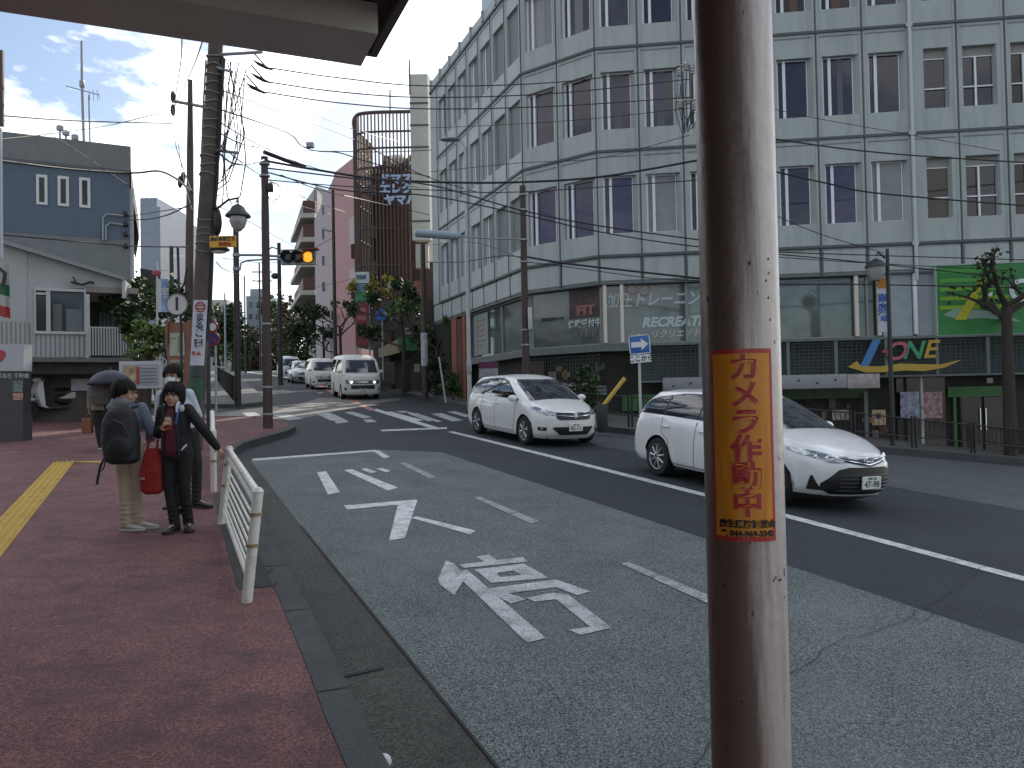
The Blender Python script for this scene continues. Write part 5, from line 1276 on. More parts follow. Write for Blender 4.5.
specs = [(219, 120, 11, 4.2, 1, 'broad mid green tree far up the street left of the lantern'), (233, 105, 9, 3.2, 0, 'dark tree far up the street behind the lamp post line'),
    (224, 150, 9, 4.5, 0, 'low dark tree beyond the crest, leftmost of the far trees'), (246, 135, 8.5, 4.0, 0, 'dark tree just left of the brown pole at the crest'), (262, 125, 8, 3.6, 3, 'rust tinged tree behind the brown pole at the crest'),
    (282, 112, 12, 4.0, 1, 'tall mid green tree right of the brown pole under the signal'), (296, 92, 9.5, 3.0, 3, 'rust coloured tree in front of the balcony block'), (275, 140, 7, 4.0, 0, 'low dark tree filling the end of the street'),
    (306, 74, 7.5, 2.2, 0, 'dark narrow tree beside the parked vans in front of the balcony block')]
for i, (px, v, h, r, c, lab) in enumerate(specs):
    p = up(px, v); tree(lab, (p.x, p.y), h, r, lg[c], 60 + i, n=1500, s=.38 if v > 100 else .26, group='trees at the top of the street', low=.06)
def pollard(label, base, h, seed, spread=1.6, knobs=True, trunk=.16, leafc=None, name='pollarded_tree', levels=3, lean=(0, 0), first=.35, nl=26, ls=.10):
    rn = random.Random(seed); g = G(*base) + SH; t = thing(name, label, 'tree', (base[0], base[1], g)); q = MB(); k_ = MB(); lf_ = MB()
    B0 = Vector((base[0], base[1], g - .1)); top = B0 + Vector((lean[0], lean[1], h * .62)); q.tube([B0, B0.lerp(top, .5) + Vector((rn.uniform(-.05, .05), 0, 0)), top], [trunk, trunk * .85, trunk * .7], 10)
    def br(p, d, L_, r, lev):
        e = p + d * L_; mid = p.lerp(e, .5) + Vector((rn.uniform(-.1, .1), rn.uniform(-.1, .1), rn.uniform(-.06, .1))) * L_
        q.tube([p, mid, e], [r, r * .8, r * .62], 7)
        if lev == 0 or rn.random() < .5: k_.ell(tuple(e), (r * 1.5, r * 1.5, r * 1.5), 8, 6)
        if lev == 0:
            for _ in range(5):
                dd = (d + Vector((rn.gauss(0, .7), rn.gauss(0, .7), rn.gauss(.2, .6)))).normalized(); q.tube([e, e + dd * rn.uniform(.12, .3)], [.012, .005], 4)
            for _ in range(nl):
                c = e + Vector((rn.gauss(0, .13), rn.gauss(0, .13), rn.gauss(.03, .13))); a = Vector((rn.gauss(0, 1), rn.gauss(0, 1), rn.gauss(0, 1))).normalized(); b = a.cross(Vector((rn.gauss(0, 1), rn.gauss(0, 1), rn.gauss(0, 1)))).normalized(); z = ls * rn.uniform(.5, 1.1)
                lf_.add([c + a * z, c + b * z * .6, c - a * z, c - b * z * .6], [(0, 1, 2, 3)])
            return
        for _ in range(3 if lev > 1 else 2):
            dd = (d * .8 + Vector((rn.gauss(0, .6), rn.gauss(0, .45), rn.uniform(-.1, .8)))).normalized(); br(e, dd, L_ * rn.uniform(.55, .8), r * .62, lev - 1)
    for i in range(5):
        a = 2 * math.pi * i / 5 + rn.uniform(-.4, .4); f = rn.uniform(first, 1); p = B0.lerp(top, min(1, f)); br(p if i < 3 else top, Vector((math.cos(a), math.sin(a) * .7, rn.uniform(.25, 1.0))).normalized(), spread * rn.uniform(.38, .55), trunk * .5, levels - 1)
    q.build('trunk', m_bark, t); k_.build('knot', m_bark, t) if False else None
    mb_ = MB(); mb_.v = list(k_.v); mb_.f = list(k_.f); mb_.build('branch_knots', m_bark, t)
    lf_.build('crown', leafc or lg[0], t, smooth=0)
b = gp(1010, 456, SH) + Vector((.1, .1)); pollard('knobbly pruned street tree with bare dark limbs in front of the green billboard', (b.x, b.y), 7.0, 11, spread=1.7, trunk=.19, levels=3, nl=11, ls=.08)
for i, (px, v, h, lab, c) in enumerate(((341, 50, 6.0, 'small pruned tree beside the pink building, right of the boxy white van', 0), (393, 42, 6.4, 'pruned tree with yellow green leaves in front of the slatted building', 4), (404, 37, 5.5, 'dark pruned tree in front of the green awning', 0),
                                        (324, 60, 6.5, 'pruned tree at the foot of the lavender wall', 0), (438, 36, 3.6, 'bushy dark tree between the far pole and the tall white lamp', 1))):
    p = up(px, v); pollard(lab, (p.x, p.y), h, 20 + i, spread=2.4, trunk=.12, leafc=lg[c], nl=34, ls=.16)
# bushes and parked things at the foot of the office block corner
for i, (px, py, v, r, lab) in enumerate(((572, 402, 22.5, .75, 'dark shrub beside the covered bicycles behind the minivan'), (590, 410, 23, .6, 'low dark shrub left of the yellow barrier arm'), (437, 392, 33.5, .8, 'potted shrubs at the entrance left of the tall white lamp'), (453, 398, 31.5, .5, 'small plant by the terracotta columns'))):
    c = at(px, py - 12, v); g = G(c.x, c.y) + SH; t = thing('shrub', lab, 'shrub', (c.x, c.y, g)); rn = random.Random(70 + i)
    q = MB(); crown(q, (c.x, c.y, g + r * 1.1), (r, r * .7, r * 1.1), 700, .09, rn, clumps=9); q.build('foliage', lg[i % 2], t, smooth=0)
    q = MB(); 
    for k in range(5): q.tube([(c.x, c.y, g - .05), (c.x + rn.uniform(-.3, .3) * r, c.y + rn.uniform(-.2, .2), g + r)], [.02, .008], 5)
    q.build('stems', m_bark, t)

# the far end of the street closes in a mass of low bushes
rn = random.Random(77); q = MB()
for i in range(60):
    px = 196 + i * 2.6; p = up(px, 148 + rn.uniform(-6, 6)); crown(q, (p.x, p.y, G(p.x, p.y) + 1.2), (2.2, 1.5, rn.uniform(1.4, 2.6)), 90, .5, rn, clumps=5)
q.build('distant_bushes', lg[0], kind='stuff', label='low dark mass of bushes closing the top of the street', smooth=0)
# bicycles parked at the foot of the corner
def bicycle(label, c, d, tint):
    g = G(c.x, c.y) + SH; t = thing('bicycle', label, 'bicycle', (c.x, c.y, g), 0, 'bicycles by the office block'); F_ = frame(V3(c, g), (d.x, d.y, 0)); m_ = mat('bike_' + tint[0], tint[1], .4)
    for x in (-.52, .52):
        q = MB(F_); q.tube([(x + .32 * math.cos(a), 0, .33 + .32 * math.sin(a)) for a in [2 * math.pi * i / 22 for i in range(23)]], .016, 6, caps=False); w = q.build('wheel', m_tyre, t)
        q = MB(F_)
        for i in range(8): a = math.pi * i / 8; q.tube([(x - .3 * math.cos(a), 0, .33 - .3 * math.sin(a)), (x + .3 * math.cos(a), 0, .33 + .3 * math.sin(a))], .003, 4)
        q.build('spokes', m_galv, w)
    q = MB(F_); q.tube([(-.52, 0, .33), (-.1, 0, .30), (-.22, 0, .78)], .016, 6); q.tube([(-.1, 0, .30), (.36, 0, .66), (.30, 0, .82)], .02, 6); q.tube([(-.2, 0, .62), (.36, 0, .70)], .016, 6); q.tube([(.30, 0, .86), (.40, 0, .62), (.52, 0, .33)], .014, 6); q.tube([(-.52, 0, .33), (-.2, 0, .62)], .012, 6); q.build('frame', m_, t)
    q = MB(F_); q.tube([(.12, -.26, .98), (.26, -.2, 1.0), (.30, 0, .95), (.26, .2, 1.0), (.12, .26, .98)], .013, 6); q.tube([(.30, 0, .82), (.30, 0, .95)], .013, 6); q.build('handlebar', m_galv, t)
    q = MB(F_); q.ell((-.25, 0, .83), (.13, .08, .035), 12, 8); q.build('saddle', m_black, t)
    q = MB(F_)
    for z in (.70, .80, .92): q.tube([(.42, -.15, z), (.72, -.15, z), (.72, .15, z), (.42, .15, z), (.42, -.15, z)], .008, 4)
    for x, y in ((.42, -.15), (.57, -.15), (.72, -.15), (.72, 0), (.72, .15), (.57, .15), (.42, .15)): q.tube([(x, y, .68), (x, y, .92)], .006, 4)
    q.build('basket', m_galv, t)
for i, (px, v, ang, tn) in enumerate(((548, 23.6, .5, ('black', (.02, .02, .02))), (563, 23.2, .9, ('silver', (.25, .26, .27))), (581, 22.7, .4, ('red', (.15, .02, .02))))):
    c = up(px, v); bicycle(['black framed bicycle nearest the brown pole', 'silver framed bicycle between the black and the red one', 'dark red bicycle nearest the yellow barrier arm'][i], c, Vector((math.cos(ang), -math.sin(ang))), tn)
# ------------------------------------------------------------------ left-hand buildings
# a low white house with a raised porch, in front of a tall blue grey house
def lp(px, v, dv=0): p = at(px, 400, v); return Vector((p.x, p.y))
m_bluehouse = mat('blue_grey_render', (.10, .135, .175), .8, var=.08, vscale=2, dirt=(.085, .10, .13), dscale=1, damt=.4); m_greyband = mat('grey_render', (.165, .18, .18), .8, var=.08, dirt=(.12, .13, .13), dscale=1.4, damt=.5)
m_whitew = mat('white_siding', (.36, .38, .38), .7, var=.06, dirt=(.24, .25, .25), dscale=2, damt=.4)
v = 25.5; a, b = lp(-30, v - 2.0), lp(131.5, v)
bh = thing('blue_house', 'tall blue grey house with three narrow white framed windows and a rooftop mast', 'house', (a.x, a.y, G(*a)))
FH = frame(V3(b, 0), (b - a).to_3d()); FHi = FH.inverted()
def onP(Fm, px, py, off=0.0):
    d = ray(px, py); Mi = Fm.inverted(); o = Mi @ EYE; dd = Mi.to_3x3() @ d; t = (off - o.y) / dd.y; p = o + dd * t; return p.x, p.z
def pbox(Fm, px0, px1, py0, py1, off, dep, name, m, par, lab=None):
    x0, z1 = onP(Fm, px0, py0, off); x1, z0 = onP(Fm, px1, py1, off); q = MB(Fm); q.box(x0, x1, off, off + dep, z0, z1); return q.build(name, m, par, lab, smooth=0)
def ppoly(Fm, pix, off, dep, name, m, par, lab=None):
    q = MB(Fm); q.extrude_xz([onP(Fm, x, y, off) for x, y in pix], off, off + dep); return q.build(name, m, par, lab, smooth=0)
x0 = onP(FH, -30, 300)[0]; zt = onP(FH, 131, 147)[1]; zm = onP(FH, 131, 173)[1]; zl = onP(FH, 131, 240)[1]; gz_ = G(*b) - .5
q = MB(FH); q.box(x0, 0, 0, 7, zl, zm); q.build('upper_wall', m_bluehouse, bh, smooth=0)
q = MB(FH); q.box(x0, 0, .01, 7, gz_, zl - .002); q.build('lower_wall', m_greyband, bh, smooth=0)
q = MB(FH); q.box(x0 - .05, .05, -.06, 7.05, zm + .004, zt); q.build('parapet', m_greyband, bh, smooth=0)
q = MB(FH); q.box(x0 - .05, .04, -.1, -.061, zm - .04, zm + .05); q.build('flashing', m_joint, bh, smooth=0)
q = MB(FH); q.add([(.051, 0, zt - .7), (.35, 2.5, zt - 1.9), (.35, 7, zt - 1.9), (.051, 7, zt - .7), (.051, 0, zt - 1.3), (.35, 2.5, zt - 2.5), (.35, 7, zt - 2.5), (.051, 7, zt - 1.3)], [(0, 1, 5, 4), (0, 3, 2, 1), (1, 2, 6, 5), (4, 5, 6, 7)]); q.build('eave', m_greyband, bh, smooth=0)
q = MB(FH); q.box(.002, .12, .05, 6.5, gz_, zm - .5); q.build('side_wall', mat('pale_side', (.38, .39, .38), .7), bh, smooth=0)
for x in (36, 57.5, 79):
    f = pbox(FH, x, x + 11.5, 174 + (x - 36) * .07, 205 + (x - 36) * .07, -.04, .06, 'window', mat('trim_white', (.58, .60, .60), .5), bh)
    pbox(FH, x + 3, x + 8.5, 177 + (x - 36) * .07, 202 + (x - 36) * .07, -.05, .012, 'pane', mat('pane_dark', (.012, .018, .018), .1), f)
q = MB(FH)
for (pxs) in ([(103, 240), (103, 218), (107, 214), (125, 216)], [(106, 240), (106, 226), (110, 223), (126, 225)]): q.tube([FH.inverted() @ (FH @ Vector((onP(FH, x, y, -.08)[0], -.08, onP(FH, x, y, -.08)[1]))) for x, y in pxs], .03, 6)
q.build('conduit', m_galv, bh)
for py in (214, 224, 234, 246): x, z = onP(FH, 126, py, -.12); q = MB(FH); q.ell((x, -.1, z), (.09, .07, .1), 8, 6); q.build('cable_clamp', m_black, bh)
# mast and aerial on the roof
p = at(82, 145, v + 1); t = thing('antenna_mast', 'tall thin antenna mast on the roof of the blue grey house', 'antenna', tuple(at(84, 146, v + 1)))
q = MB(); q.tube([at(84, 147, v + 1), at(82, 86, v + 1), at(81.5, 41, v + 1)], [.045, .045, .035], 8); q.build('mast', m_galv, t)
q = MB(); q.lathe([(.05, -.15), (.085, -.1), (.085, .1), (.05, .15)], tuple(at(82, 84, v + 1)), 10); q.build('fitting', m_galv, t)
q = MB(); q.tube([at(90, 145, v + 1), at(89, 95, v + 1)], .03, 6); q.tube([at(66, 86, v + 1), at(99, 95, v + 1)], .018, 5)
for px, y0, y1 in ((89, 90, 100), (93, 89, 102), (97, 90, 101), (99, 93, 99)): q.tube([at(px, y0, v + 1), at(px + 1, y1, v + .8)], .012, 5)
q.build('aerial', m_galv, t)
for px, y0 in ((60, 126), (66, 131), (75, 135)):
    t = thing('roof_vent', {60: 'tallest pale roof vent left of the antenna mast', 66: 'small dark roof fitting between the vent and the mast', 75: 'tiny roof vent nearest the antenna mast'}[px], 'vent', tuple(at(px, 142, v + 1)))
    q = MB(); q.tube([at(px, 144, v + 1), at(px, y0 + 3, v + 1)], .035, 6); q.build('pipe', m_galv, t); q = MB(); q.lathe([(.05, -.1), (.12, -.08), (.12, .06), (.04, .1)], tuple(at(px, y0 + 2, v + 1)), 8); q.build('cap', m_galv, t)
# low white house with porch
v = 20.6; a, b = lp(-30, v - 1.3), lp(125, v + .2)
wh = thing('white_house', 'low white house with sloping roof edge, wide window and railed porch above a dark garage', 'house', (a.x, a.y, G(*a)))
FW = frame(V3(b, 0), (b - a).to_3d()); x0 = onP(FW, -30, 300)[0]
zs = lambda px, py: onP(FW, px, py)[1]
# wall with sloping top: pieces around the window
ppoly(FW, [(-30, 236), (27, 249.5), (27, 355), (-30, 355)], 0, 4.5, 'wall', m_whitew, wh)
ppoly(FW, [(27, 249.5), (122, 281), (122, 288), (27, 288)], .02, 4.4, 'gable_wall', m_whitew, wh)
ppoly(FW, [(27, 288), (34, 288), (34, 357), (27, 357)], .02, 3, 'wall', m_whitew, wh)
ppoly(FW, [(34, 334), (86, 333), (86, 357), (34, 357.5)], .0, 3, 'lower_siding', m_whitew, wh)
q = MB(FW)
for i in range(11): x, _ = onP(FW, 36 + i * 4.8, 345, -.01); q.box(x - .012, x + .012, -.012, -.001, zs(60, 357), zs(60, 335))
for i in range(7): x, _ = onP(FW, 2 + i * 4.6, 345, -.01); q.box(x - .01, x + .01, -.012, -.001, zs(10, 354), zs(10, 322))
q.build('siding_joints', mat('joint_grey', (.16, .17, .17), .7), wh, smooth=0)
# roof edge
q = MB(FW); p0, p1 = onP(FW, -30, 235), onP(FW, 124, 281.5); q.extrude_xz([(p0[0], p0[1]), (p1[0], p1[1]), (p1[0], p1[1] + .1), (p0[0], p0[1] + .1)], -.25, 4.6); q.build('roof', mat('roof_grey', (.22, .24, .24), .6), wh, smooth=0)
q = MB(FW); x1, z1 = onP(FW, 122, 282); x2, z2 = onP(FW, 128, 308); q.add([(x1, -.2, z1), (x1 + .08, -.2, z1 + .02), (x1 + .08, -.2, z1 - .45), (x1, -.2, z1 - .45), (x1 + .5, 2.2, z1 - .1), (x1 + .58, 2.2, z1 - .1), (x1 + .58, 2.2, z1 - .55), (x1 + .5, 2.2, z1 - .55)], [(0, 1, 2, 3), (1, 5, 6, 2), (0, 4, 5, 1), (4, 7, 6, 5), (3, 2, 6, 7)]); q.build('fascia', m_whitep, wh, smooth=0)
# window
f = MB(FW); 
for x_0, x_1, y0, y1 in ((34, 36, 288, 333), (46, 50.5, 288, 333), (84, 86, 288, 333)): a0, zt_ = onP(FW, x_0, y0, -.02); a1, zb_ = onP(FW, x_1, y1, -.02); f.box(a0, a1, -.02, .12, zb_, zt_)
a0, z_ = onP(FW, 34, 288); a1, _ = onP(FW, 86, 288); f.box(a0, a1, -.03, .1, z_ - .06, z_ + .02); _, z_ = onP(FW, 60, 333); f.box(a0, a1, -.06, .1, z_ - .03, z_ + .04)
a0, z_ = onP(FW, 36, 293); a1, _ = onP(FW, 46, 293); f.box(a0, a1, 0, .08, z_ - .04, z_ + .02)
fo = f.build('window', mat('frame_pale', (.42, .44, .44), .5), wh, smooth=0)
pbox(FW, 34, 86, 288, 333, .09, .02, 'pane', mat('pane_house', (.030, .040, .044), .08, var=.5, vscale=2), fo)
pbox(FW, 53, 62, 304, 331, .085, .004, 'interior_panel', mat('inside_grey', (.08, .095, .10), .4), fo); pbox(FW, 66, 82, 309, 331, .085, .004, 'interior_panel', mat('inside_grey2', (.10, .125, .135), .4), fo)
# porch soffit, column, door
q = MB(FW); a0, z0_ = onP(FW, 85, 290); a1, _ = onP(FW, 126, 290); q.box(a0, a1 + .3, .0, 2.6, z0_ - .05, z0_ + .1); q.build('porch_ceiling', mat('ceiling_dim', (.24, .23, .21), .8), wh, smooth=0)
pbox(FW, 85.5, 90, 294, 356, -.06, .15, 'porch_column', m_whitep, wh)
pbox(FW, 88, 126, 294, 360, 2.2, .1, 'porch_wall', mat('porch_dark', (.05, .055, .055), .8, var=.3), wh); pbox(FW, 99, 115, 312, 356, 2.15, .04, 'door', mat('door_bluegrey', (.07, .10, .12), .4, var=.3, vscale=3), wh)
for k in range(4): pbox(FW, 100 + k * 4, 101 + k * 4, 312, 356, 2.1, .04, 'door_bar', mat('door_frame', (.2, .22, .22), .5), wh)
# base / garage
q = MB(FW); _, zf = onP(FW, 60, 358); _, zg = onP(FW, 60, 422); q.box(x0, onP(FW, 150, 360)[0], -.35, 3, zf - .12, zf); q.build('floor_slab', mat('slab_dark', (.12, .12, .11), .8, var=.3), wh, smooth=0)
q = MB(FW); q.box(x0, onP(FW, 150, 360)[0], .6, .9, zg - 1, zf - .12); q.build('garage_wall', mat('garage_wall', (.062, .060, .050), .85, var=.35, vscale=1.2, dirt=(.03, .03, .025), damt=.6), wh, smooth=0)
q = MB(FW); q.box(x0, onP(FW, 150, 360)[0], -.1, .598, zf - .42, zf - .122); q.build('beam', mat('beam_dark', (.04, .038, .034), .85, var=.3), wh, smooth=0)
# railings
q = MB(FW); m_rail = mat('rail_white', (.34, .35, .34), .5)
xa, zr = onP(FW, 90, 327, -.3); xb, _ = onP(FW, 126, 327, -.3); zb0 = zs(100, 356)
for i in range(14): x = xa + (xb - xa) * i / 13; q.box(x - .018, x + .018, -.31, -.275, zb0, zr)
q.box(xa, xb, -.315, -.27, zr - .03, zr + .01); q.build('porch_railing', m_rail, wh, smooth=0)
q = MB(FW); xc, zc = onP(FW, 166, 358, -.3)
for i in range(1, 13):
    x = xb + (xc - xb) * i / 12; f_ = i / 12; q.box(x - .015, x + .015, -.3, -.27, zb0 - f_ * .95, zr - f_ * .85)
q.tube([(xb, -.285, zr), (xc, -.285, zr - .85)], .02, 6); q.build('stair_railing', m_rail, wh)
# lamp ornament on the wall
x, z = onP(FW, 82, 283, -.1); q = MB(FW); q.tube([(x - .25, -.08, z + .02), (x, -.12, z - .05), (x + .2, -.1, z + .04), (x + .28, -.1, z)], .03, 6); q.tube([(x - .2, -.08, z + .15), (x - .1, -.1, z - .05)], .02, 5); q.build('wall_ornament', m_black, wh)
q = MB(FW); x, z = onP(FW, 101, 294, .8); q.ell((x, .8, z - .08), (.08, .08, .12), 10, 6); q.build('ceiling_lamp', m_black, wh)
# small garage notice
pbox(FW, 71, 88, 379, 390.5, .55, .03, 'notice', mat('notice_white', (.33, .35, .38), .6, var=.15, vscale=8), wh)
# narrow pale building behind
v = 44; t = thing('narrow_building', 'narrow pale blue building with flat top between the blue house and the concrete pole', 'building', tuple(at(150, 400, v)))
fbx(140, 162, 207, 400, v, 6, 'wall', mat('pale_blue', (.30, .34, .40), .7, var=.08), t); fbx(140, 157, 198, 208, v + 1, 4, 'roof_room', mat('pale_blue2', (.26, .30, .36), .7), t)
q = MB(); q.add([at(140, 268, v - 1), at(160, 272, v - 1), at(161, 291, v - 2.2), at(141, 291, v - 2.2)], [(0, 1, 2, 3)]); q.add([at(140, 269, v - .95), at(160, 273, v - .95), at(161, 292, v - 2.1), at(141, 292, v - 2.1)], [(3, 2, 1, 0)]); q.build('awning', m_under, t, smooth=0)
# shrubs by the steps
for i, (px, py, v, rx, rz, c, lab) in enumerate(((138, 315, 19.5, .55, .75, 0, 'dark evergreen shrub beside the porch steps'), (148, 340, 18.6, .5, .55, 2, 'bright green shrub in front of the porch steps'), (133, 303, 21.5, .7, .6, 0, 'dark shrub against the porch'), (176, 330, 26, 1.0, 1.7, 0, 'dark tree between the notice board and the concrete pole'), (155, 300, 30, 1.3, 1.2, 1, 'leafy tree behind the flags'))):
    c_ = at(px, py, v); t = thing('shrub', lab, 'shrub', (c_.x, c_.y, G(c_.x, c_.y))); rn = random.Random(170 + i)
    q = MB(); crown(q, tuple(c_), (rx, rx, rz), 900, .08 if v < 25 else .14, rn, clumps=12); q.build('foliage', lg[c], t, smooth=0)
    q = MB()
    for k in range(4): q.tube([(c_.x, c_.y, G(c_.x, c_.y)), (c_.x + rn.uniform(-.5, .5) * rx, c_.y, c_.z)], [.035, .012], 5)
    q.build('stems', m_bark, t)

# ------------------------------------------------------------------ signs and things on the left pavement
# grey totem at the left edge
v = 15.8; p0 = at(-40, 441, v); p1 = at(23, 441, v); zt = at(10, 344, v).z; g = G(p1.x, p1.y) + SH
t = thing('sign_totem', 'dark grey sign block with white heart panel at the left edge of the pavement', 'sign', (p1.x, p1.y, g)); FT = frame(V3(p1.to_2d(), 0), (p1 - p0).normalized())
w = (p1 - p0).length
pbox(FT, -40, 23, 415, 441, 0, .3, 'plinth', mat('totem_grey', (.045, .045, .045), .6, var=.1), t)
pbox(FT, -40, 23, 371, 415.2, .02, .26, 'info_panel', mat('totem_dark', (.035, .035, .036), .5, var=.15), t); hp = pbox(FT, -40, 23.5, 344, 371, .0, .28, 'white_panel', mat('totem_white', (.34, .36, .38), .4), t)
pbox(FT, 13, 22.5, 381, 392, .005, .016, 'photo', mat('totem_photo', (.10, .16, .13), .4, var=.8, vscale=14), t); pbox(FT, 13, 22.5, 393, 400, .005, .016, 'photo', mat('totem_photo2', (.34, .20, .15), .4, var=.7, vscale=14), t)
x, z = onP(FT, 10, 376, 0); text_mesh('株式会社 不動産', .105, FT @ Matrix.Translation((x, .012, z)), .002, bold=.002).build('writing', mat('totem_text', (.32, .33, .34), .5), t, smooth=0)
x, z = onP(FT, -4, 357, 0); q = MB(FT)
hp_ = [(x + .19 * .065 * 16 * math.sin(a) ** 3, z + .19 * .065 * (13 * math.cos(a) - 5 * math.cos(2*a) - 2 * math.cos(3*a) - math.cos(4*a))) for a in [2 * math.pi * i / 28 for i in range(28)]]
q.extrude_xz(hp_, -.012, -.002); q.build('heart', mat('heart_red', (.35, .02, .03), .4), hp, smooth=0)
# scooter in the garage
def scooter():
    v = 20.2; p0, p1 = at(36, 418, v), at(80, 418, v + .9); g = max(G(p0.x, p0.y), 0)
    d = (p0.to_2d() - p1.to_2d()).normalized(); M_ = frame(Vector((p1.x, p1.y, at(80, 418, v).z)), (-d.x, -d.y, 0))
    t = thing('motor_scooter', 'white and black motor scooter parked in the garage under the white house', 'scooter', tuple(M_ @ Vector((-.6, 0, 0))))
    for x in (-1.25, 0.0):
        q = MB(M_); q.lathe_y([(.13, -.04), (.20, -.05), (.235, -.02), (.235, .02), (.20, .05), (.13, .04)], (x, 0, .235), 22); w_ = q.build('wheel', m_tyre, t)
        q = MB(M_); q.lathe_y([(.13, -.03), (.02, -.04), (.02, .04), (.13, .03)], (x, 0, .235), 16); q.build('rim', m_rim, w_)
    sw = mat('scooter_white', (.40, .41, .42), .3, coat=.4)
    q = MB(M_); q.tube([(-1.25, 0, .3), (-1.14, 0, .6), (-1.0, 0, .98)], .03, 8); q.build('fork', m_black, t)
    q = MB(M_); q.add([(-1.16, -.2, .72), (-1.16, .2, .72), (-1.08, .17, .95), (-1.08, -.17, .95), (-1.05, -.2, .32), (-1.05, .2, .32), (-.85, .2, .26), (-.85, -.2, .26), (-1.0, -.17, .95), (-1.0, .17, .95), (-.95, .2, .34), (-.95, -.2, .34)],
        [(0, 1, 2, 3), (4, 5, 1, 0), (4, 7, 6, 5), (3, 2, 9, 8), (8, 9, 10, 11), (0, 3, 8, 11), (0, 11, 7, 4), (1, 5, 6, 10), (1, 10, 9, 2), (11, 10, 6, 7)]); q.build('leg_shield', sw, t, smooth=60)
    q = MB(M_); q.bbox(-1.0, -.35, -.17, .17, .24, .30, .02); q.build('footboard', m_black, t)
    q = MB(M_); q.ell((-.22, 0, .5), (.42, .17, .22), 16, 10); q.build('engine_cover', m_black, t)
    q = MB(M_); q.add([(-.6, -.19, .52), (-.3, -.2, .68), (.28, -.15, .74), (.22, -.17, .60), (-.3, -.2, .52), (-.6, .19, .52), (-.3, .2, .68), (.28, .15, .74), (.22, .17, .60), (-.3, .2, .52)], [(0, 1, 2, 3, 4), (9, 8, 7, 6, 5), (0, 5, 6, 1), (1, 6, 7, 2), (2, 7, 8, 3)]); q.build('side_panel', sw, t, smooth=0)
    q = MB(M_); q.ell((-.28, 0, .76), (.38, .15, .07), 16, 8); q.build('seat', m_black, t)
    q = MB(M_); q.ell((-1.04, 0, 1.0), (.14, .13, .09), 14, 8); q.build('handlebar_cowl', sw, t); q = MB(M_); q.tube([(-1.0, -.33, 1.04), (-1.03, 0, 1.0), (-1.0, .33, 1.04)], .018, 6); q.build('handlebar', m_black, t)
    for s in (1, -1):
        q = MB(M_); q.tube([(-1.0, s*.26, 1.04), (-1.02, s*.3, 1.18)], .008, 5); q.ell((-1.02, s*.32, 1.22), (.02, .07, .05), 10, 6); q.build('mirror', m_black, t)
    q = MB(M_); q.ell((-1.24, 0, .50), (.18, .09, .06), 12, 8); q.build('mudguard', sw, t); q = MB(M_); q.ell((.3, 0, .66), (.05, .09, .06), 10, 6); q.build('tail_light', m_redl, t)
scooter()
# white framed poster case
v = 17.6; FPc = frame(at(140, 400, v), (1, .02, 0)); g = G(*at(140, 400, v).to_2d()) + SH
t = thing('poster_case', 'white framed poster case behind the boy with the backpack', 'notice board', (at(140, 400, v).x, v, g))
q = pbox(FPc, 119, 161, 361.5, 388, 0, .1, 'case', mat('case_frame', (.44, .46, .46), .5), t); pbox(FPc, 121.5, 158.5, 364.5, 385.5, -.012, .01, 'backing', mat('case_paper', (.30, .32, .35), .5, var=.1), q)
pbox(FPc, 124, 139, 366, 384, -.02, .006, 'poster', mat('case_poster', (.34, .26, .14), .5, var=.7, vscale=6), q); pbox(FPc, 136, 139.5, 367, 384, -.026, .005, 'poster_strip', mat('poster_red', (.28, .05, .05), .5), q)
for k in range(5): pbox(FPc, 141, 156, 368 + k * 3.4, 369.2 + k * 3.4, -.018, .004, 'text_line', mat('text_grey', (.14, .16, .2), .5), q)
for px in (123, 157): q = MB(); p = at(px, 388, v + .05); q.tube([(p.x, p.y, g - .05), tuple(p)], .03, 8); q.build('post', m_galv, t)
# brown notice board
v = 16.8; FN = frame(at(176, 400, v), (1, -.05, 0)); g = G(*at(176, 400, v).to_2d()) + SH; m_rust = mat('board_brown', (.20, .095, .055), .6, var=.15)
t = thing('notice_board', 'tall brown notice board with a paper map between the flags and the concrete pole', 'notice board', (at(176, 400, v).x, v, g))
q = pbox(FN, 166.5, 189, 322.5, 392, .03, .06, 'backboard', m_rust, t)
for x_0, x_1, y0, y1 in ((166, 168.5, 322, 392), (187.5, 190, 322, 392)): 
    a0, z1_ = onP(FN, x_0, y0); a1, _ = onP(FN, x_1, y1); q = MB(FN); q.box(a0, a1, -.03, .1, g - .05, z1_ + .04); q.build('board_post', m_rust, t, smooth=0)
q = pbox(FN, 169.5, 184.5, 333, 355.5, .015, .012, 'map', mat('map_paper', (.34, .35, .28), .5, var=.2, vscale=8), t); pbox(FN, 178, 179.2, 336, 352, .008, .005, 'map_line', mat('map_green', (.10, .20, .10), .5), q); pbox(FN, 171, 176, 338, 339, .008, .005, 'map_line', mat('map_green', (.10, .20, .10), .5), q)
for k in range(4): pbox(FN, 170, 184, 360 + k * 5, 362.5 + k * 5, .015, .012, 'strip_notice', mat('strip_%d' % (k % 2), [(.26, .25, .23), (.08, .06, .05)][k % 2], .5), t)
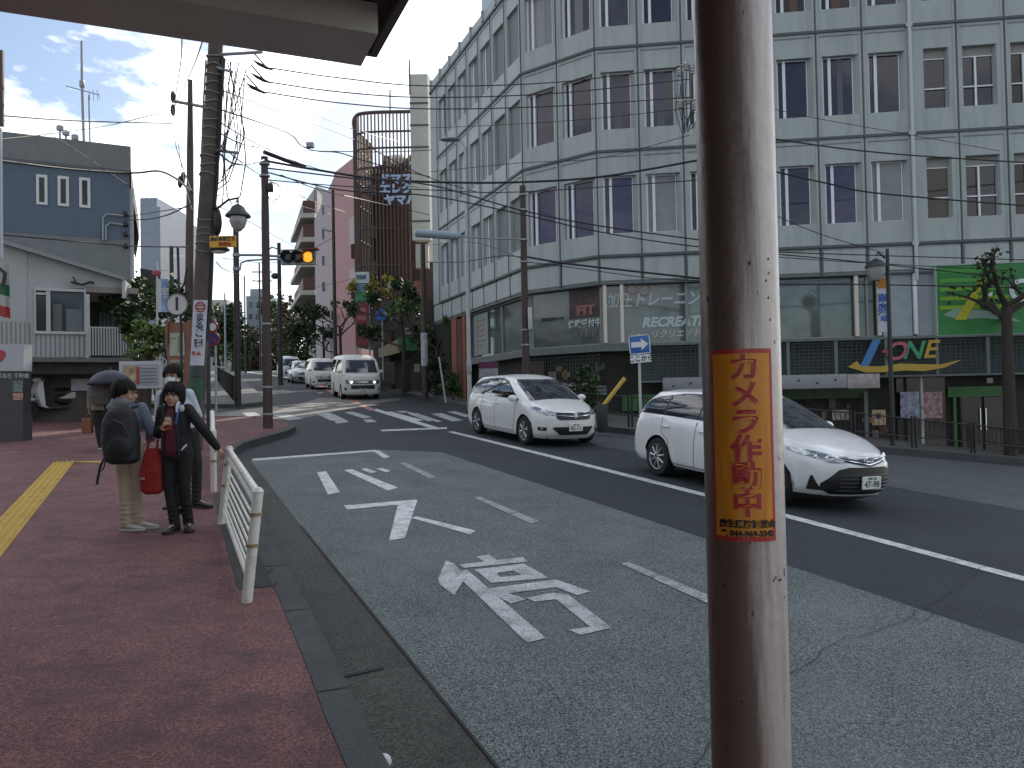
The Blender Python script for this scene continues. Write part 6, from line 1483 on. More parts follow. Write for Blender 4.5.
# bus stop disc
v = 16.0; c = at(177.3, 304.5, v); g = G(c.x, c.y) + SH; t = thing('bus_stop_sign', 'round white bus stop disc with a black figure 1 above the brown notice board', 'bus stop sign', (c.x, c.y, g))
q = MB(); q.lathe_y([(.215, -.02), (.215, .02)], tuple(c), 28); d_ = q.build('disc', mat('disc_white', (.46, .46, .46), .4), t)
q = MB(); q.tube([c + Vector((.215 * math.cos(a), -.02, .215 * math.sin(a))) for a in [2 * math.pi * i / 24 for i in range(25)]], .013, 6, caps=False); q.build('rim', mat('disc_rim', (.20, .13, .14), .4), d_)
text_mesh('1', .38, frame(c + Vector((0, -.025, .0)), (1, 0, 0)), .002, bold=.008).build('figure', m_black, d_, smooth=0)
q = MB(); q.tube([(c.x + .03, c.y + .1, g - .05), (c.x + .03, c.y + .1, c.z - .1)], .03, 8); q.tube([(c.x, c.y + .1, c.z - .1), (c.x - .02, c.y + .1, at(175, 247, v).z)], .028, 8); q.build('pole', m_darkp, t)
q = MB(); q.tube([at(178, 292, v), at(184, 285, v), at(187, 268, v)], .02, 6); q.build('bracket', m_darkp, t)
# blue white flags
v = 19; t = thing('banner_flag', 'pale blue and white vertical flag on a thin pole left of the round disc', 'flag', (at(157, 400, v).x, v, G(*at(157, 400, v).to_2d()) + SH))
q = MB(); q.tube([Vector((at(157, 400, v).x, v, G(*at(157, 400, v).to_2d()) + SH - .05)), at(157, 262, v)], .022, 6); q.tube([at(157, 270, v), at(168, 270, v)], .012, 5); q.build('pole', m_whitep, t)
fbx(161, 168.5, 279, 312, v - .02, .012, 'flag_cloth', mat('flag_blue', (.16, .26, .42), .7, var=.5, vscale=3), t); fbx(158, 161, 279, 312, v - .02, .012, 'flag_edge', mat('flag_white', (.45, .47, .5), .7), t)
q = MB(); q.ell(tuple(at(156.5, 273, v - .1)), (.12, .03, .08), 10, 6); q.build('red_pennant', mat('pennant', (.30, .06, .10), .7), t)
text_mesh('定\n食', .2, frame(at(165, 296, v - .04), (1, 0, 0)), .002, bold=.006).build('writing', mat('flag_white', (.45, .47, .5), .7), t, smooth=0)
# edge-of-frame barber sign
v = 9; t = thing('shop_pole_sign', 'white hanging sign with red, white and green stripes at the left edge of the photo', 'sign', tuple(at(-3, 250, v)))
fbx(-8, 1.5, 128, 258, v, .03, 'panel', mat('edge_white', (.46, .50, .56), .4), t); fbx(-8, 3.0, 50, 126, v - .03, .03, 'dark_case', mat('edge_brown', (.08, .05, .045), .5), t)
for k, (c_) in enumerate(((.45, .45, .44), (.45, .45, .44), (.02, .14, .07), (.45, .45, .44), (.38, .05, .05))):
    y0 = 258 + k * 11; q = MB(); q.add([at(-8, y0, v), at(4.5 + k * .3, y0 + 5, v), at(4.8 + k * .3, y0 + 16, v), at(-8, y0 + 11, v)], [(3, 2, 1, 0)]); vs0 = list(q.v); q.add([tuple(Vector(p) + Vector((0, .08, 0))) for p in vs0], [(0, 1, 2, 3)]); q.build('stripe', mat('edge_stripe_%d' % k, c_, .5), t, smooth=0)
q = MB(); q.tube([at(-8, 262, v), at(5, 273, v), at(3, 286, v)], .02, 6); q.build('bracket', m_darkp, t)

# ------------------------------------------------------------------ poles on the left
m_conc = mat('weathered_concrete', (.085, .072, .060), .9, var=.25, vscale=3, bump=.4, bscale=30, dirt=(.04, .035, .03), dscale=2, damt=.6)
p = at(193, 430, 14.6); b = Vector((p.x, p.y)); g = G(*b) + SH
t = thing('utility_pole', 'thick weathered concrete utility pole wound with cables behind the two boys', 'pole', (b.x, b.y, g - .05))
tp = at(216, 40, 14.6); bt = Vector((b.x, b.y, g - .05)); tt = Vector((tp.x, tp.y, tp.z)); tt = bt + (tt - bt) * 1.25
q = MB(); q.tube([bt, bt.lerp(tt, .25), bt.lerp(tt, .5), bt.lerp(tt, .75), tt], [.165, .158, .15, .135, .12], 18); q.build('pole', m_conc, t)
axis = lambda py: bt.lerp(tt, (at(200, py, 14.6).z - bt.z) / (tt.z - bt.z))
q = MB()
for py in list(range(58, 180, 9)) + [221, 230, 236, 244, 252]:
    c = axis(py); r = .150 if py < 150 else .16; q.tube([c + Vector((r * math.cos(a), r * math.sin(a), .02 * math.sin(a * 2 + py))) for a in [2 * math.pi * i / 16 for i in range(17)]], .009 if py > 180 else .014, 5, caps=False)
q.build('wire_binding', mat('binding', (.20, .19, .17), .6), t)
rn = random.Random(9)
for k, (dx, r) in enumerate(((.17, .03), (.14, .022), (-.165, .018), (.19, .02))):   # cables clipped up the side
    q = MB(); q.tube([axis(py) + Vector((dx + rn.uniform(-.02, .02), -.04 if k != 2 else .02, 0)) for py in ((60, 100, 140, 180, 220, 260, 300, 340) if k < 2 else (60, 100, 140, 180, 240))], r, 6); q.build('riser_cable', mat('cable_dark', (.02, .018, .02), .6) if k != 2 else mat('cable_grey', (.22, .22, .22), .6), t)
q = MB(); c = axis(222); q.ell((c.x + .2, c.y, c.z), (.1, .1, .28), 10, 8); q.build('splice_case', m_black, t)
rn = random.Random(31)
for k in range(11):                                  # slack loops right of the pole
    x0, y0 = rn.uniform(222, 248), rn.uniform(55, 90); x1, y1 = rn.uniform(212, 236), rn.uniform(130, 205); mx_ = rn.uniform(222, 246)
    q = MB(); q.tube([at(x0, y0, 14.4), at((x0 + mx_) / 2, y0 + (y1 - y0) * .3, 14.3 + rn.random() * .5), at(mx_, y0 + (y1 - y0) * .65, 14.3), at((mx_ + x1) / 2, y1 - 8, 14.4), at(x1, y1, 14.5)], .011, 5); q.build('slack_cable', m_black, t)
for k, (x0, y0, x1, y1) in enumerate(((214, 55, 262, 52), (214, 150, 238, 153), (212, 66, 232, 72))): q = MB(); q.tube([at(x0, y0, 14.6), at(x1, y1, 14.3)], .03, 6); q.build('crossarm', m_galv, t)
for k, (x, y) in enumerate(((259, 64), (257, 77), (252, 87))):   # tension insulators
    q = MB(); d = (at(x + 12, y + 6, 14.6) - at(x - 6, y - 4, 14.3)); q.tube([at(x - 6, y - 4, 14.3), at(x, y, 14.4), at(x + 8, y + 4, 14.5), at(x + 14, y + 6, 14.6)], [.008, .032, .030, .010], 8); q.build('insulator', m_black, t)
    q = MB(); q.tube([at(x - 6, y - 12, 14.4), at(x + 8, y + 4, 14.5)], .015, 5); q.build('dropper', m_black, t)
# lantern hung from the pole
c = at(238, 215, 14.4); q = MB(); q.tube([axis(207), at(218, 208, 14.5), at(228, 200, 14.4), at(238, 198, 14.4), at(238, 203, 14.4)], .022, 8); q.build('lantern_arm', m_darkp, t)
la = thing('hanging_lantern', 'bell shaped street lantern hung from an arm of the thick concrete pole', 'lantern', tuple(c))
q = MB(); q.lathe([(.02, .21), (.05, .19), (.11, .15), (.15, .07), (.22, .0), (.23, -.03), (.18, -.04)], (c.x, c.y, c.z), 24); q.build('cap', mat('lantern_green', (.025, .03, .026), .5), la)
q = MB(); q.lathe([(.15, -.035), (.155, -.12), (.12, -.22), (.05, -.30), (.01, -.31)], (c.x, c.y, c.z), 20); q.build('glass', mat('lantern_glass', (.30, .31, .30), .15, spec=.8, var=.25, vscale=6), la)
# yellow name plate and lamp tray
y_ = thing('street_name_sign', 'yellow plate with black characters fixed to the thick concrete pole', 'sign', tuple(at(222, 248, 14.3)))
FY = frame(at(222, 242, 14.3), (1, .0, .0)); q = pbox(FY, 209.5, 236, 236, 247, 0, .03, 'plate', mat('plate_yellow', (.56, .30, .02), .4), y_)
x, z = onP(FY, 223, 239.3); text_mesh('多摩本町通り', .078, FY @ Matrix.Translation((x, -.006, z)), .002, bold=.004).build('writing', m_black, q, smooth=0)
x, z = onP(FY, 225, 244.3); text_mesh('商栄会', .078, FY @ Matrix.Translation((x, -.006, z)), .002, bold=.004).build('writing', mat('plate_red', (.30, .02, .01), .5), q, smooth=0)
q = MB(); q.bbox(*( (at(210, 250, 14.4).x, at(228, 250, 14.4).x, 14.35, 14.5) + (at(219, 251, 14.4).z, at(219, 248, 14.4).z)), .01); q.build('lamp_tray', m_black, y_); q = MB(); c = at(219, 252, 14.4); q.ell(tuple(c), (.15, .06, .035), 14, 6); q.build('lamp_tube', mat('tube_grey', (.40, .41, .42), .3), y_)
# banner wrapped on the pole, green plate beneath
cb = axis(333); zt_, zb_ = at(200, 299, 14.3).z, at(200, 365, 14.3).z
def arc_patch(c, r, a0, a1, z0, z1, n=10, tilt=(0, 0)):
    vs = []; 
    for i in range(n + 1):
        a = a0 + (a1 - a0) * i / n
        for z in (z0, z1): vs.append((c.x + r * math.sin(a) + tilt[0] * (z - z0), c.y - r * math.cos(a), z))
    q = MB(); q.add(vs, [(2*i, 2*i+2, 2*i+3, 2*i+1) for i in range(n)]); return q
lean = (tt.x - bt.x) / (tt.z - bt.z)
bn = thing('pole_banner', 'white vertical advertisement banner strapped round the thick concrete pole', 'banner', (cb.x, cb.y, zb_))
c1 = bt.lerp(tt, (zb_ - bt.z) / (tt.z - bt.z)); arc_patch(c1, .172, -.55, 1.05, zb_, zt_, 10, (lean, 0)).build('cloth', mat('banner_cloth', (.40, .43, .47), .6, var=.06), bn)
def arctext(s, size, c, r, am, z, m, par, bold=.004, name='writing', sx=1):
    t_ = text_mesh(s, size, None, .001, bold=bold, sx=sx); t_.M = None
    t_.v = [(c.x + (r - p[1]) * math.sin(am + p[0] / r), c.y - (r - p[1]) * math.cos(am + p[0] / r), z + p[2]) for p in t_.v]; return t_.build(name, m, par, smooth=0)
def ax2(py): return axis(py)
for ch, py in (('ま', 317), ('る', 325), ('ご', 333), ('園', 343)):
    cc = axis(py); arctext(ch, .16, cc, .176, .30, cc.z if False else at(199, py, 14.3).z, mat('banner_navy', (.02, .03, .06), .5), bn, .006)
cc = axis(306); zz = at(199, 306, 14.3).z; q = MB()
for rr, th in ((.085, .014),): q.tube([(cc.x + .177 * math.sin(.28 + rr * math.cos(a) / .177), cc.y - .177 * math.cos(.28 + rr * math.cos(a) / .177), zz + rr * math.sin(a)) for a in [2 * math.pi * i / 20 for i in range(21)]], th, 6, caps=False)
for dz in (-.03, .03): q.tube([(cc.x + .179 * math.sin(.28 + d / .179), cc.y - .179 * math.cos(.28 + d / .179), zz + dz) for d in (-.08, -.03, .03, .08)], .012, 5)
q.build('emblem', mat('emblem_red', (.34, .06, .06), .5), bn)
cc = axis(352); arctext('●▲', .10, cc, .176, .1, at(199, 353, 14.3).z, mat('emblem_red', (.34, .06, .06), .5), bn, .002)
c2 = axis(370); arc_patch(c2, .173, -.5, .9, at(200, 376, 14.3).z, at(200, 366.5, 14.3).z, 8, (lean, 0)).build('dark_strip', mat('strip_dark', (.03, .045, .04), .5), bn)
c2 = axis(390); arc_patch(c2, .174, -.6, .95, at(200, 402, 14.3).z, at(200, 377, 14.3).z, 8, (lean, 0)).build('green_plate', mat('plate_green', (.02, .17, .05), .4, var=.2, vscale=5), bn)
# thin dark post beside it
p = gp(209, 441, SH); t, b_, zb_, zt_ = post('steel_post', 'thin dark blue steel post right of the thick concrete pole', 'post', p, (212, 238), .045, .045, mat('post_navy', (.015, .022, .035), .5))
# second utility pole behind with crossarm
p = up(188, 27); t = thing('utility_pole', 'slim utility pole with short crossarm behind the thick concrete pole', 'pole', (p.x, p.y, G(*p)))
q = MB(); q.tube([(p.x, p.y, G(*p) - .1), (p.x + .15, p.y, zat(190, 200, 27)), (p.x + .2, p.y, zat(192, 80, 27))], [.15, .13, .08], 12); q.build('pole', m_conc, t)
q = MB(); q.tube([at(173, 101, 27), at(205, 107, 27)], .06, 6); q.build('crossarm', m_galv, t)
for x, y in ((173, 97), (173, 110), (180, 182), (183, 178)): q = MB(); q.ell(tuple(at(x, y, 27)), (.09, .09, .22), 8, 6); q.build('insulator', m_black, t)
# brown pole at the corner
p = gp(268, 428, SH); t, b_, zb_, zt_ = post('utility_pole', 'brown steel pole standing on the kerb corner, thick black cable sleeve at its top', 'pole', p, (264.5, 157), .12, .085, m_brown)
for py in (164, 176, 324, 387, 414): z = at(266, py, b_.y).z; q = MB(); q.lathe([(.11, -.025), (.128, -.02), (.128, .02), (.11, .025)], (b_.x, b_.y, z), 14); q.build('band', m_galv, t)
q = MB(); q.bbox(b_.x + .08, b_.x + .2, b_.y - .1, b_.y + .05, zat(268, 192, b_.y), zat(268, 184, b_.y), .01); q.build('clamp_box', m_black, t)
q = MB(); q.tube([at(x, y, b_.y - .1) for x, y in ((269, 182), (277, 184), (281, 190), (279, 198), (272, 202), (268, 196))], .012, 5); q.build('cable_loop', m_black, t)
q = MB(); q.tube([at(264, 152, b_.y), at(285, 160, b_.y + .5), at(305, 167, b_.y + 1)], .055, 8); q.build('cable_sleeve', m_black, t)
# signal pole and signal
p = gp(238, 404, SH); t, b_, zb_, zt_ = post('signal_pole', 'dark steel pole carrying the traffic signal arm at the far side of the side street', 'pole', p, (236, 226), .12, .10, mat('signal_pole', (.030, .028, .024), .5, var=.15))
q = MB(); vv = b_.y; q.tube([at(237, 255, vv), at(258, 255, vv), at(282, 256.5, vv)], .05, 8); q.tube([at(240, 270, vv), at(241, 263, vv), at(247, 260.5, vv), at(262, 259.5, vv), at(282, 259.5, vv)], .035, 8); q.build('signal_arm', m_galv, t)
q = MB(); q.lathe([(.13, -.06), (.13, .06)], (b_.x, b_.y, zat(238, 269, vv)), 12); q.lathe([(.13, -.06), (.13, .06)], (b_.x, b_.y, zat(238, 255, vv)), 12); q.build('arm_clamp', m_galv, t)
t = thing('traffic_signal', 'horizontal three lens traffic signal with the right hand lamp glowing amber', 'traffic light', tuple(at(298, 256, vv)))
fbx(281, 316, 249.5, 264, vv, .18, 'housing', mat('signal_grey', (.20, .23, .23), .4), t)
for k, px in enumerate((288, 298, 308)):
    c = at(px, 257, vv - .02); r = .205
    q = MB(); q.lathe_y([(r, -.22), (r + .015, -.22), (r + .02, 0), (r, 0)], tuple(c), 24, caps=False); q.v = [v_ if v_[2] > c.z - .06 or v_[1] > c.y - .05 else (v_[0], c.y - .04, v_[2]) for v_ in q.v]; q.build('visor', m_black, t)
    q = MB(); q.ell((c.x, c.y - .01, c.z), (r * .92, .04, r * .92), 20, 10)
    q.build('lens', [mat('lens_green_off', (.01, .03, .03), .15), mat('lens_amber_off', (.05, .02, .01), .15), mat('lens_lit', (.3, .1, .01), .3, emit=(1, .30, .02), estr=1.15)][k], t)
fbx(301.5, 317.5, 248, 249.2, vv - .22, .3, 'red_backing', mat('back_red', (.14, .02, .02), .6), t)
# more far poles
fars = [(281, 48, 243, .16, 'dark pole with lamp arm behind the traffic signal', m_darkp), (336, 47, 190, .13, 'brown pole rising in front of the pink building', m_brown), (173, 40, 246, .14, 'far dark pole behind the round disc', m_darkp),
        (261, 95, 263, .14, 'far utility pole with crossarms left of the brown corner pole', m_darkp), (332, 52, 300, .07, 'thin white post behind the boxy white van', m_whitep), (246, 80, 276, .1, 'far thin pole beyond the signal arm', m_darkp), (226, 70, 293, .1, 'thin far pole near the railings', m_galv)]
for px, v_, top, r, lab, m_ in fars:
    p = up(px, v_); t, b_, zb_, zt_ = post('utility_pole', lab, 'pole', p, (px - 1, top), r, r * .7, m_, 'far poles along the street')
    if px == 261:
        for y in (272, 281): q = MB(); q.tube([at(252, y, v_), at(272, y, v_)], .08, 5); q.build('crossarm', m_galv, t)
    if px == 281:
        q = MB(); q.tube([at(280, 250, v_), at(272, 247, v_), at(266, 252, v_)], .05, 6); q.build('lamp_arm', m_galv, t); q = MB(); q.ell(tuple(at(275, 276, v_)), (.25, .15, .2), 10, 6); q.build('lamp', m_black, t)
    if px == 336: q = MB(); q.tube([at(335, 232, v_), at(322, 229, v_)], .06, 6); q.build('lamp_arm', m_galv, t)
# round no-parking signs behind
v_ = 26.5; t = thing('traffic_sign', 'round red and blue traffic signs stacked on a post right of the thick concrete pole', 'road sign', tuple(at(214, 400, v_)))
q = MB(); c = at(212.5, 327, v_); q.lathe_y([(.20, -.015), (.20, .015)], tuple(c), 20); s_ = q.build('upper_disc', mat('disc_red', (.30, .05, .06), .4), t); q = MB(); q.lathe_y([(.13, -.03), (.13, -.016)], tuple(c), 20); q.build('disc_centre', m_wframe, s_)
q = MB(); c = at(213, 339, v_); q.lathe_y([(.24, -.015), (.24, .015)], tuple(c), 20); s_ = q.build('lower_disc', mat('disc_red', (.30, .05, .06), .4), t); q = MB(); q.lathe_y([(.18, -.03), (.18, -.016)], tuple(c), 20); q.build('disc_centre', mat('disc_blue', (.04, .05, .26), .4), s_)
q = MB(FX := frame(c + Vector((0, -.035, 0)), (1, 0, 0))); q.extrude_xz([(-.15, .11), (-.11, .15), (.15, -.11), (.11, -.15)], -.004, 0); q.build('slash', mat('disc_red', (.30, .05, .06), .4), s_, smooth=0)
q = MB(); p = at(215, 345, v_); q.tube([(p.x, p.y + .05, G(p.x, p.y)), (p.x, p.y + .05, zat(214, 318, v_))], .04, 8); q.build('post', m_whitep, t)
# railings up the left pavement
rl0, rl1 = gp(236, 404, SH), gp(216, 379, SH); n_ = 6
for i in range(n_):
    a, b = rl0.lerp(rl1, i / n_), rl0.lerp(rl1, (i + .95) / n_); t = thing('pedestrian_fence', ['grey railing section nearest the signal pole', 'second grey railing section from the signal pole', 'third grey railing section from the signal pole', 'fourth grey railing section from the signal pole', 'fifth grey railing section from the signal pole', 'farthest grey railing section up the left pavement'][i], 'fence', V3(a, G(*a) + SH), 0, 'grey railings up the left pavement')
    za, zb_ = G(*a) + SH, G(*b) + SH; q = MB(); q.tube([V3(a, za), V3(a, za + 1.0), V3(b, zb_ + 1.0), V3(b, zb_)], .03, 6); q.build('frame', m_darkp, t)
    q = MB()
    for k in range(1, 12): p = a.lerp(b, k / 12); z = za + (zb_ - za) * k / 12; q.tube([V3(p, z), V3(p, z + 1.0)], .012, 5)
    q.build('baluster', m_darkp, t)

# ------------------------------------------------------------------ white guard rails
def guard(label, a, b, lean=.0, h=.78):
    za, zb_ = G(*a) + SH, G(*b) + SH; t = thing('guard_rail', label, 'guard rail', V3(a, za), 0, 'white guard rails along the kerb'); d = (b - a).normalized(); n = Vector((d.y, -d.x))
    m_ = mat('guard_white', (.62, .61, .55), .42, var=.06, dirt=(.20, .16, .11), dscale=9, damt=.5); off = V3(n * lean, 0)
    P = lambda p, z, l=0: Vector((p.x, p.y, z)) + off * (l / h)
    for p, z in ((a, za), (b, zb_)):
        q = MB(); q.tube([P(p, z - .05), P(p, z + h, h)], .038, 14); po = q.build('post', m_, t)
        q = MB(); q.tube([P(p, z + h, h), P(p, z + h + .03, h)], [.044, .02], 14); q.build('cap', m_, po)
        for hh in (.62, .40):
            q = MB(); q.tube([P(p, z + hh - .012, hh), P(p, z + hh + .012, hh)], .046, 14); q.build('clamp', mat('clamp_rusty', (.26, .19, .10), .6), po)
    q = MB(); q.tube([P(a, za + h - .02, h), P(b, zb_ + h - .02, h)], .030, 12); q.build('top_rail', m_, t)
    i0, i1 = a + d * .14, b - d * .14; L_ = (i1 - i0).length; zz = lambda p: za + (zb_ - za) * ((p - a).length / (b - a).length)
    q = MB(); q.tube([P(i0, zz(i0) + .16, .16), P(i0, zz(i0) + .68, .68), P(i1, zz(i1) + .68, .68), P(i1, zz(i1) + .16, .16), P(i0, zz(i0) + .16, .16)], .018, 8); q.build('panel_frame', m_, t)
    for hh in (.23, .30, .37, .44, .51, .58):
        q = MB(); q.tube([P(i0, zz(i0) + hh, hh), P(i1, zz(i1) + hh, hh)], .011, 6); q.build('bar', m_, t)
    for f in (0.02, .98):
        p = a.lerp(b, f); q = MB(); q.tube([P(p, zz(p) + .62, .62), P(i0 if f < .5 else i1, zz(p) + .62, .62)], .012, 6); q.build('strut', m_, t)
ga, gb = gp(246, 602, SH), gp(221, 524, SH)
guard('white guard rail with the boy resting his hand on it, nearest the camera', ga, gb, .0925)
guard('white guard rail half hidden behind the boy in the black jacket', gp(214, 492, SH), gp(211, 462, SH) + Vector((-.2, .6)), .0)

# ------------------------------------------------------------------ canopy overhead and the big pole
v0 = 3.4; P = at(361, 66, v0); dp = Vector((.9198, .3923, 0)); dr_ = Vector((-.3923, .9198, 0))
cn = thing('canopy', 'dark canopy roof with pale edge beam overhead at the upper left', 'canopy', (P.x - 6, P.y - 4, P.z))
FCn = frame(P, dp)      # x to the right along the beam, y up the road
q = MB(FCn); q.box(-9, 0, -.32, 0, 0, .125); q.build('edge_beam', mat('beam_beige', (.55, .56, .50), .7, var=.1, dirt=(.38, .33, .27), dscale=2, damt=.4), cn, smooth=0)
q = MB(FCn); q.box(-9, .05, -6, .03, .128, .26); q.build('roof', mat('canopy_dark', (.055, .055, .048), .8, var=.2), cn, smooth=0)
q = MB(FCn); q.box(.051, .085, -6, .06, .075, .30); q.box(-9, .0505, .031, .06, .075, .30); q.build('fascia', mat('fascia_dark', (.10, .085, .075), .7, var=.15), cn, smooth=0)
q = MB(FCn)
for i in range(4): q.box(-9, -.1, -1.0 - i * 1.2, -.92 - i * 1.2, .06, .126)
q.build('soffit_batten', mat('batten', (.10, .085, .07), .8), cn, smooth=0)
for x, y in ((-8.5, -.3), (-8.5, -5.6), (-.9, -5.6)):
    q = MB(); w = FCn @ Vector((x, y, .1)); q.tube([(w.x, w.y, G(w.x, w.y)), tuple(w)], .07, 12); q.build('canopy_post', m_galv, cn)
# unseen wall added left of the view to darken pole and pavement
q = MB(); q.box(-9, -5.2, -9, 5.6, -2, 6.5); q.build('shade_wall', mat('shade_wall_dark', (.10, .085, .075), .8, var=.2), cn, smooth=0)
# big foreground pole
vp = 1.56; r = .0765; pc = at(741.5, 384, vp)
fp = thing('steel_pole', 'thick scuffed steel pole close to the camera with an orange warning sticker', 'pole', (pc.x, pc.y, G(pc.x, pc.y)))
m_fp = mat('scuffed_steel', (.50, .46, .43), .36, metal=.25, var=.10, vscale=2.5, bump=.12, bscale=22, dirt=(.13, .055, .035), dscale=1.5, damt=.65, streak=(7, 7, .55), fine=.05, fscale=60, spec=.5)
# left side of the shaft painted darker: rust plus shade put into the colour
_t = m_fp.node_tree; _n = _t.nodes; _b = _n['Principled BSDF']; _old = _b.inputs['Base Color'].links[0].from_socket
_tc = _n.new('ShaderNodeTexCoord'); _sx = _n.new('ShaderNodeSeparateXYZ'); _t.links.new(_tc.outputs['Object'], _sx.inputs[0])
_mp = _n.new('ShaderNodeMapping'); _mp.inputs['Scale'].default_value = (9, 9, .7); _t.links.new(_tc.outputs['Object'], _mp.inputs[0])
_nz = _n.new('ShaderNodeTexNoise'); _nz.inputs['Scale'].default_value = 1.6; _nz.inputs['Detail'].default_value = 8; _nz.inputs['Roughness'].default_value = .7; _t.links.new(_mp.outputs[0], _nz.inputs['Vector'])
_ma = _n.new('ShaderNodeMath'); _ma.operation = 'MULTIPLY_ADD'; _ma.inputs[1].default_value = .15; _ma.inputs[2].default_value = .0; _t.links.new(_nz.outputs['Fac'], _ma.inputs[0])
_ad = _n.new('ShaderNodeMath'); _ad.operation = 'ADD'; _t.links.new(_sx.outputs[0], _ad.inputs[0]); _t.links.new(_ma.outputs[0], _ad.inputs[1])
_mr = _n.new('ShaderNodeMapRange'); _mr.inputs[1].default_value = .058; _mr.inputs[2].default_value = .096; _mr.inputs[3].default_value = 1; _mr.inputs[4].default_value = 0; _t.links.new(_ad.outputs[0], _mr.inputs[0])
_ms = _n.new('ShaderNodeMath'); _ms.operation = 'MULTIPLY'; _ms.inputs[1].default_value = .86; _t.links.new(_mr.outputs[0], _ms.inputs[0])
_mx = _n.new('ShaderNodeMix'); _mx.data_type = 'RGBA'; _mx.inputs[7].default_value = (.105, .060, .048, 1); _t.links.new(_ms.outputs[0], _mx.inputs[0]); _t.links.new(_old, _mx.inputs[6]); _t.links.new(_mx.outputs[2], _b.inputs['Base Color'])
ztop = 3.7
prof = [(r, z / 24 * (ztop - G(pc.x, pc.y)) ) for z in range(25)]
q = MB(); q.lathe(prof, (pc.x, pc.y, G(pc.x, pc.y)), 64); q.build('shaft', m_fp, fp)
m_paintchip = mat('paint_chip', (.05, .042, .038), .7)
rn = random.Random(12)
for k in range(60):
    a = rn.uniform(-1.3, 1.4); z = rn.uniform(1.1, 2.7); w = rn.uniform(.0006, .003) * (2 if k % 9 == 0 else 1); h = rn.uniform(.001, .007) * (2.5 if k % 7 == 0 else 1); n_ = 6; q = MB()
    q.add([(pc.x + (r + .0006) * math.sin(a + w / r * math.cos(t_) * rn.uniform(.5, 1.2)), pc.y - (r + .0006) * math.cos(a + w / r * math.cos(t_)), z + h * math.sin(t_) * rn.uniform(.5, 1.2)) for t_ in [2 * math.pi * i / n_ for i in range(n_)]], [tuple(range(n_))]); q.build('paint_chip', m_paintchip, fp, smooth=0)
st = thing('warning_sticker', 'orange warning sticker with red characters and a telephone number on the near steel pole', 'sticker', (pc.x, pc.y - r, at(740, 535, vp).z))
zt_, zb_ = at(738, 351, vp).z, at(738, 535, vp).z; A0, A1 = -1.10, .52
def patch(rr, a0, a1, z0, z1, m, name, par):
    return arc_patch(pc, rr, a0, a1, z0, z1, 16).build(name, m, par)
sh = patch(r + .0008, A0, A1, zb_, zt_, mat('sticker_red', (.42, .035, .03), .35), 'sheet', st)
patch(r + .0014, A0 + .07, A1 - .09, zb_ + .009, zt_ - .009, mat('sticker_orange', (.66, .26, .02), .35, var=.12, vscale=12, dirt=(.36, .10, .02), dscale=5, damt=.5, streak=(20, 20, 1)), 'orange_field', sh)
m_sred = mat('sticker_letter', (.40, .025, .03), .4)
pit = 26.0
for i, ch in enumerate('カメラ作動中'):
    z = at(740, 370 + i * pit, vp).z; arctext(ch, .0545, pc, r + .0016, -.21, z, m_sred, st, .0016, 'writing', 1.08)
z = at(742, 518.5, vp).z; arctext('麻生区防犯協会', .0158, pc, r + .0018, -.22, z, m_black, st, .0006, 'writing', 1.0)
z = at(742, 527.5, vp).z; arctext('℡. 044-969-3342', .0150, pc, r + .0018, -.22, z, m_black, st, .0006, 'writing', 1.0)
# litter at the kerb
p = gp(385, 766, 0); q = MB(); q.ell((p.x, p.y - .02, G(p.x, p.y) + .03), (.035, .03, .035), 12, 8); q.ell((p.x - .02, p.y, G(p.x, p.y) + .02), (.03, .03, .02), 10, 6)
q.build('litter', mat('litter_white', (.55, .57, .6), .6), None, 'crumpled white litter lying by the kerb at the bottom of the photo', 'litter')

# ------------------------------------------------------------------ overhead wires
def wire(label, pts, r=.014, sag=.0, grp='overhead wires'):
    P3 = [at(x, y, v) for x, y, v in pts]; out_ = []
    if len(P3) == 2:
        n = 18
        for i in range(n + 1):
            t = i / n; p = P3[0].lerp(P3[1], t); p.z -= sag * 4 * t * (1 - t); out_.append(p)
    else:
        pp = [P3[0]] + P3 + [P3[-1]]
        for i in range(1, len(pp) - 2):
            for k in range(6):
                t = k / 6; a, b, c, d = pp[i-1], pp[i], pp[i+1], pp[i+2]
                out_.append(.5 * ((2 * b) + (c - a) * t + (2*a - 5*b + 4*c - d) * t*t + (3*b - a - 3*c + d) * t**3))
        out_.append(P3[-1])
    q = MB(); q.tube(out_, r, 5); q.build('overhead_wire', m_wire, None, label, 'wire', grp)
m_wire = mat('wire_black', (.018, .018, .02), .6)
wire('uppermost of three taut wires crossing the sky from the concrete pole insulators', [(270, 68, 14.6), (340, 78, 16), (430, 86, 17.5), (560, 82, 19), (680, 67, 20.8)])
wire('middle of three taut wires crossing the sky from the concrete pole insulators', [(268, 82, 14.6), (340, 92, 16), (430, 97.5, 17.5), (560, 93, 19), (690, 79, 20.8)])
wire('lowest of three taut wires crossing the sky from the concrete pole insulators', [(264, 92, 14.6), (340, 103, 16), (430, 109, 17.5), (560, 106, 19), (692, 97, 20.8)])
wire('thick black cable from the brown corner pole past the office block corner', [(266, 161, 19), (305, 168, 19.6), (370, 178, 20.2), (430, 182, 20.6), (510, 182.5, 20.8), (600, 177, 21), (700, 160, 21)], .032)
wire('sagging cable crossing the left wing of the office block', [(266, 172, 19), (340, 190, 19.5), (430, 196, 20), (520, 214, 20.5), (600, 232, 21), (700, 247, 21), (860, 262, 22), (1100, 288, 24)], .018)
wire('cable crossing just below the middle row of the left wing windows', [(266, 168, 19), (350, 178, 19.5), (430, 185, 20), (520, 210, 20.5), (600, 226, 21), (700, 240, 21)], .02)
wire('wire from the concrete pole sloping down to the slatted building', [(216, 88, 14.6), (280, 112, 20), (355, 140, 27), (430, 178, 30), (520, 203, 32)], .016)
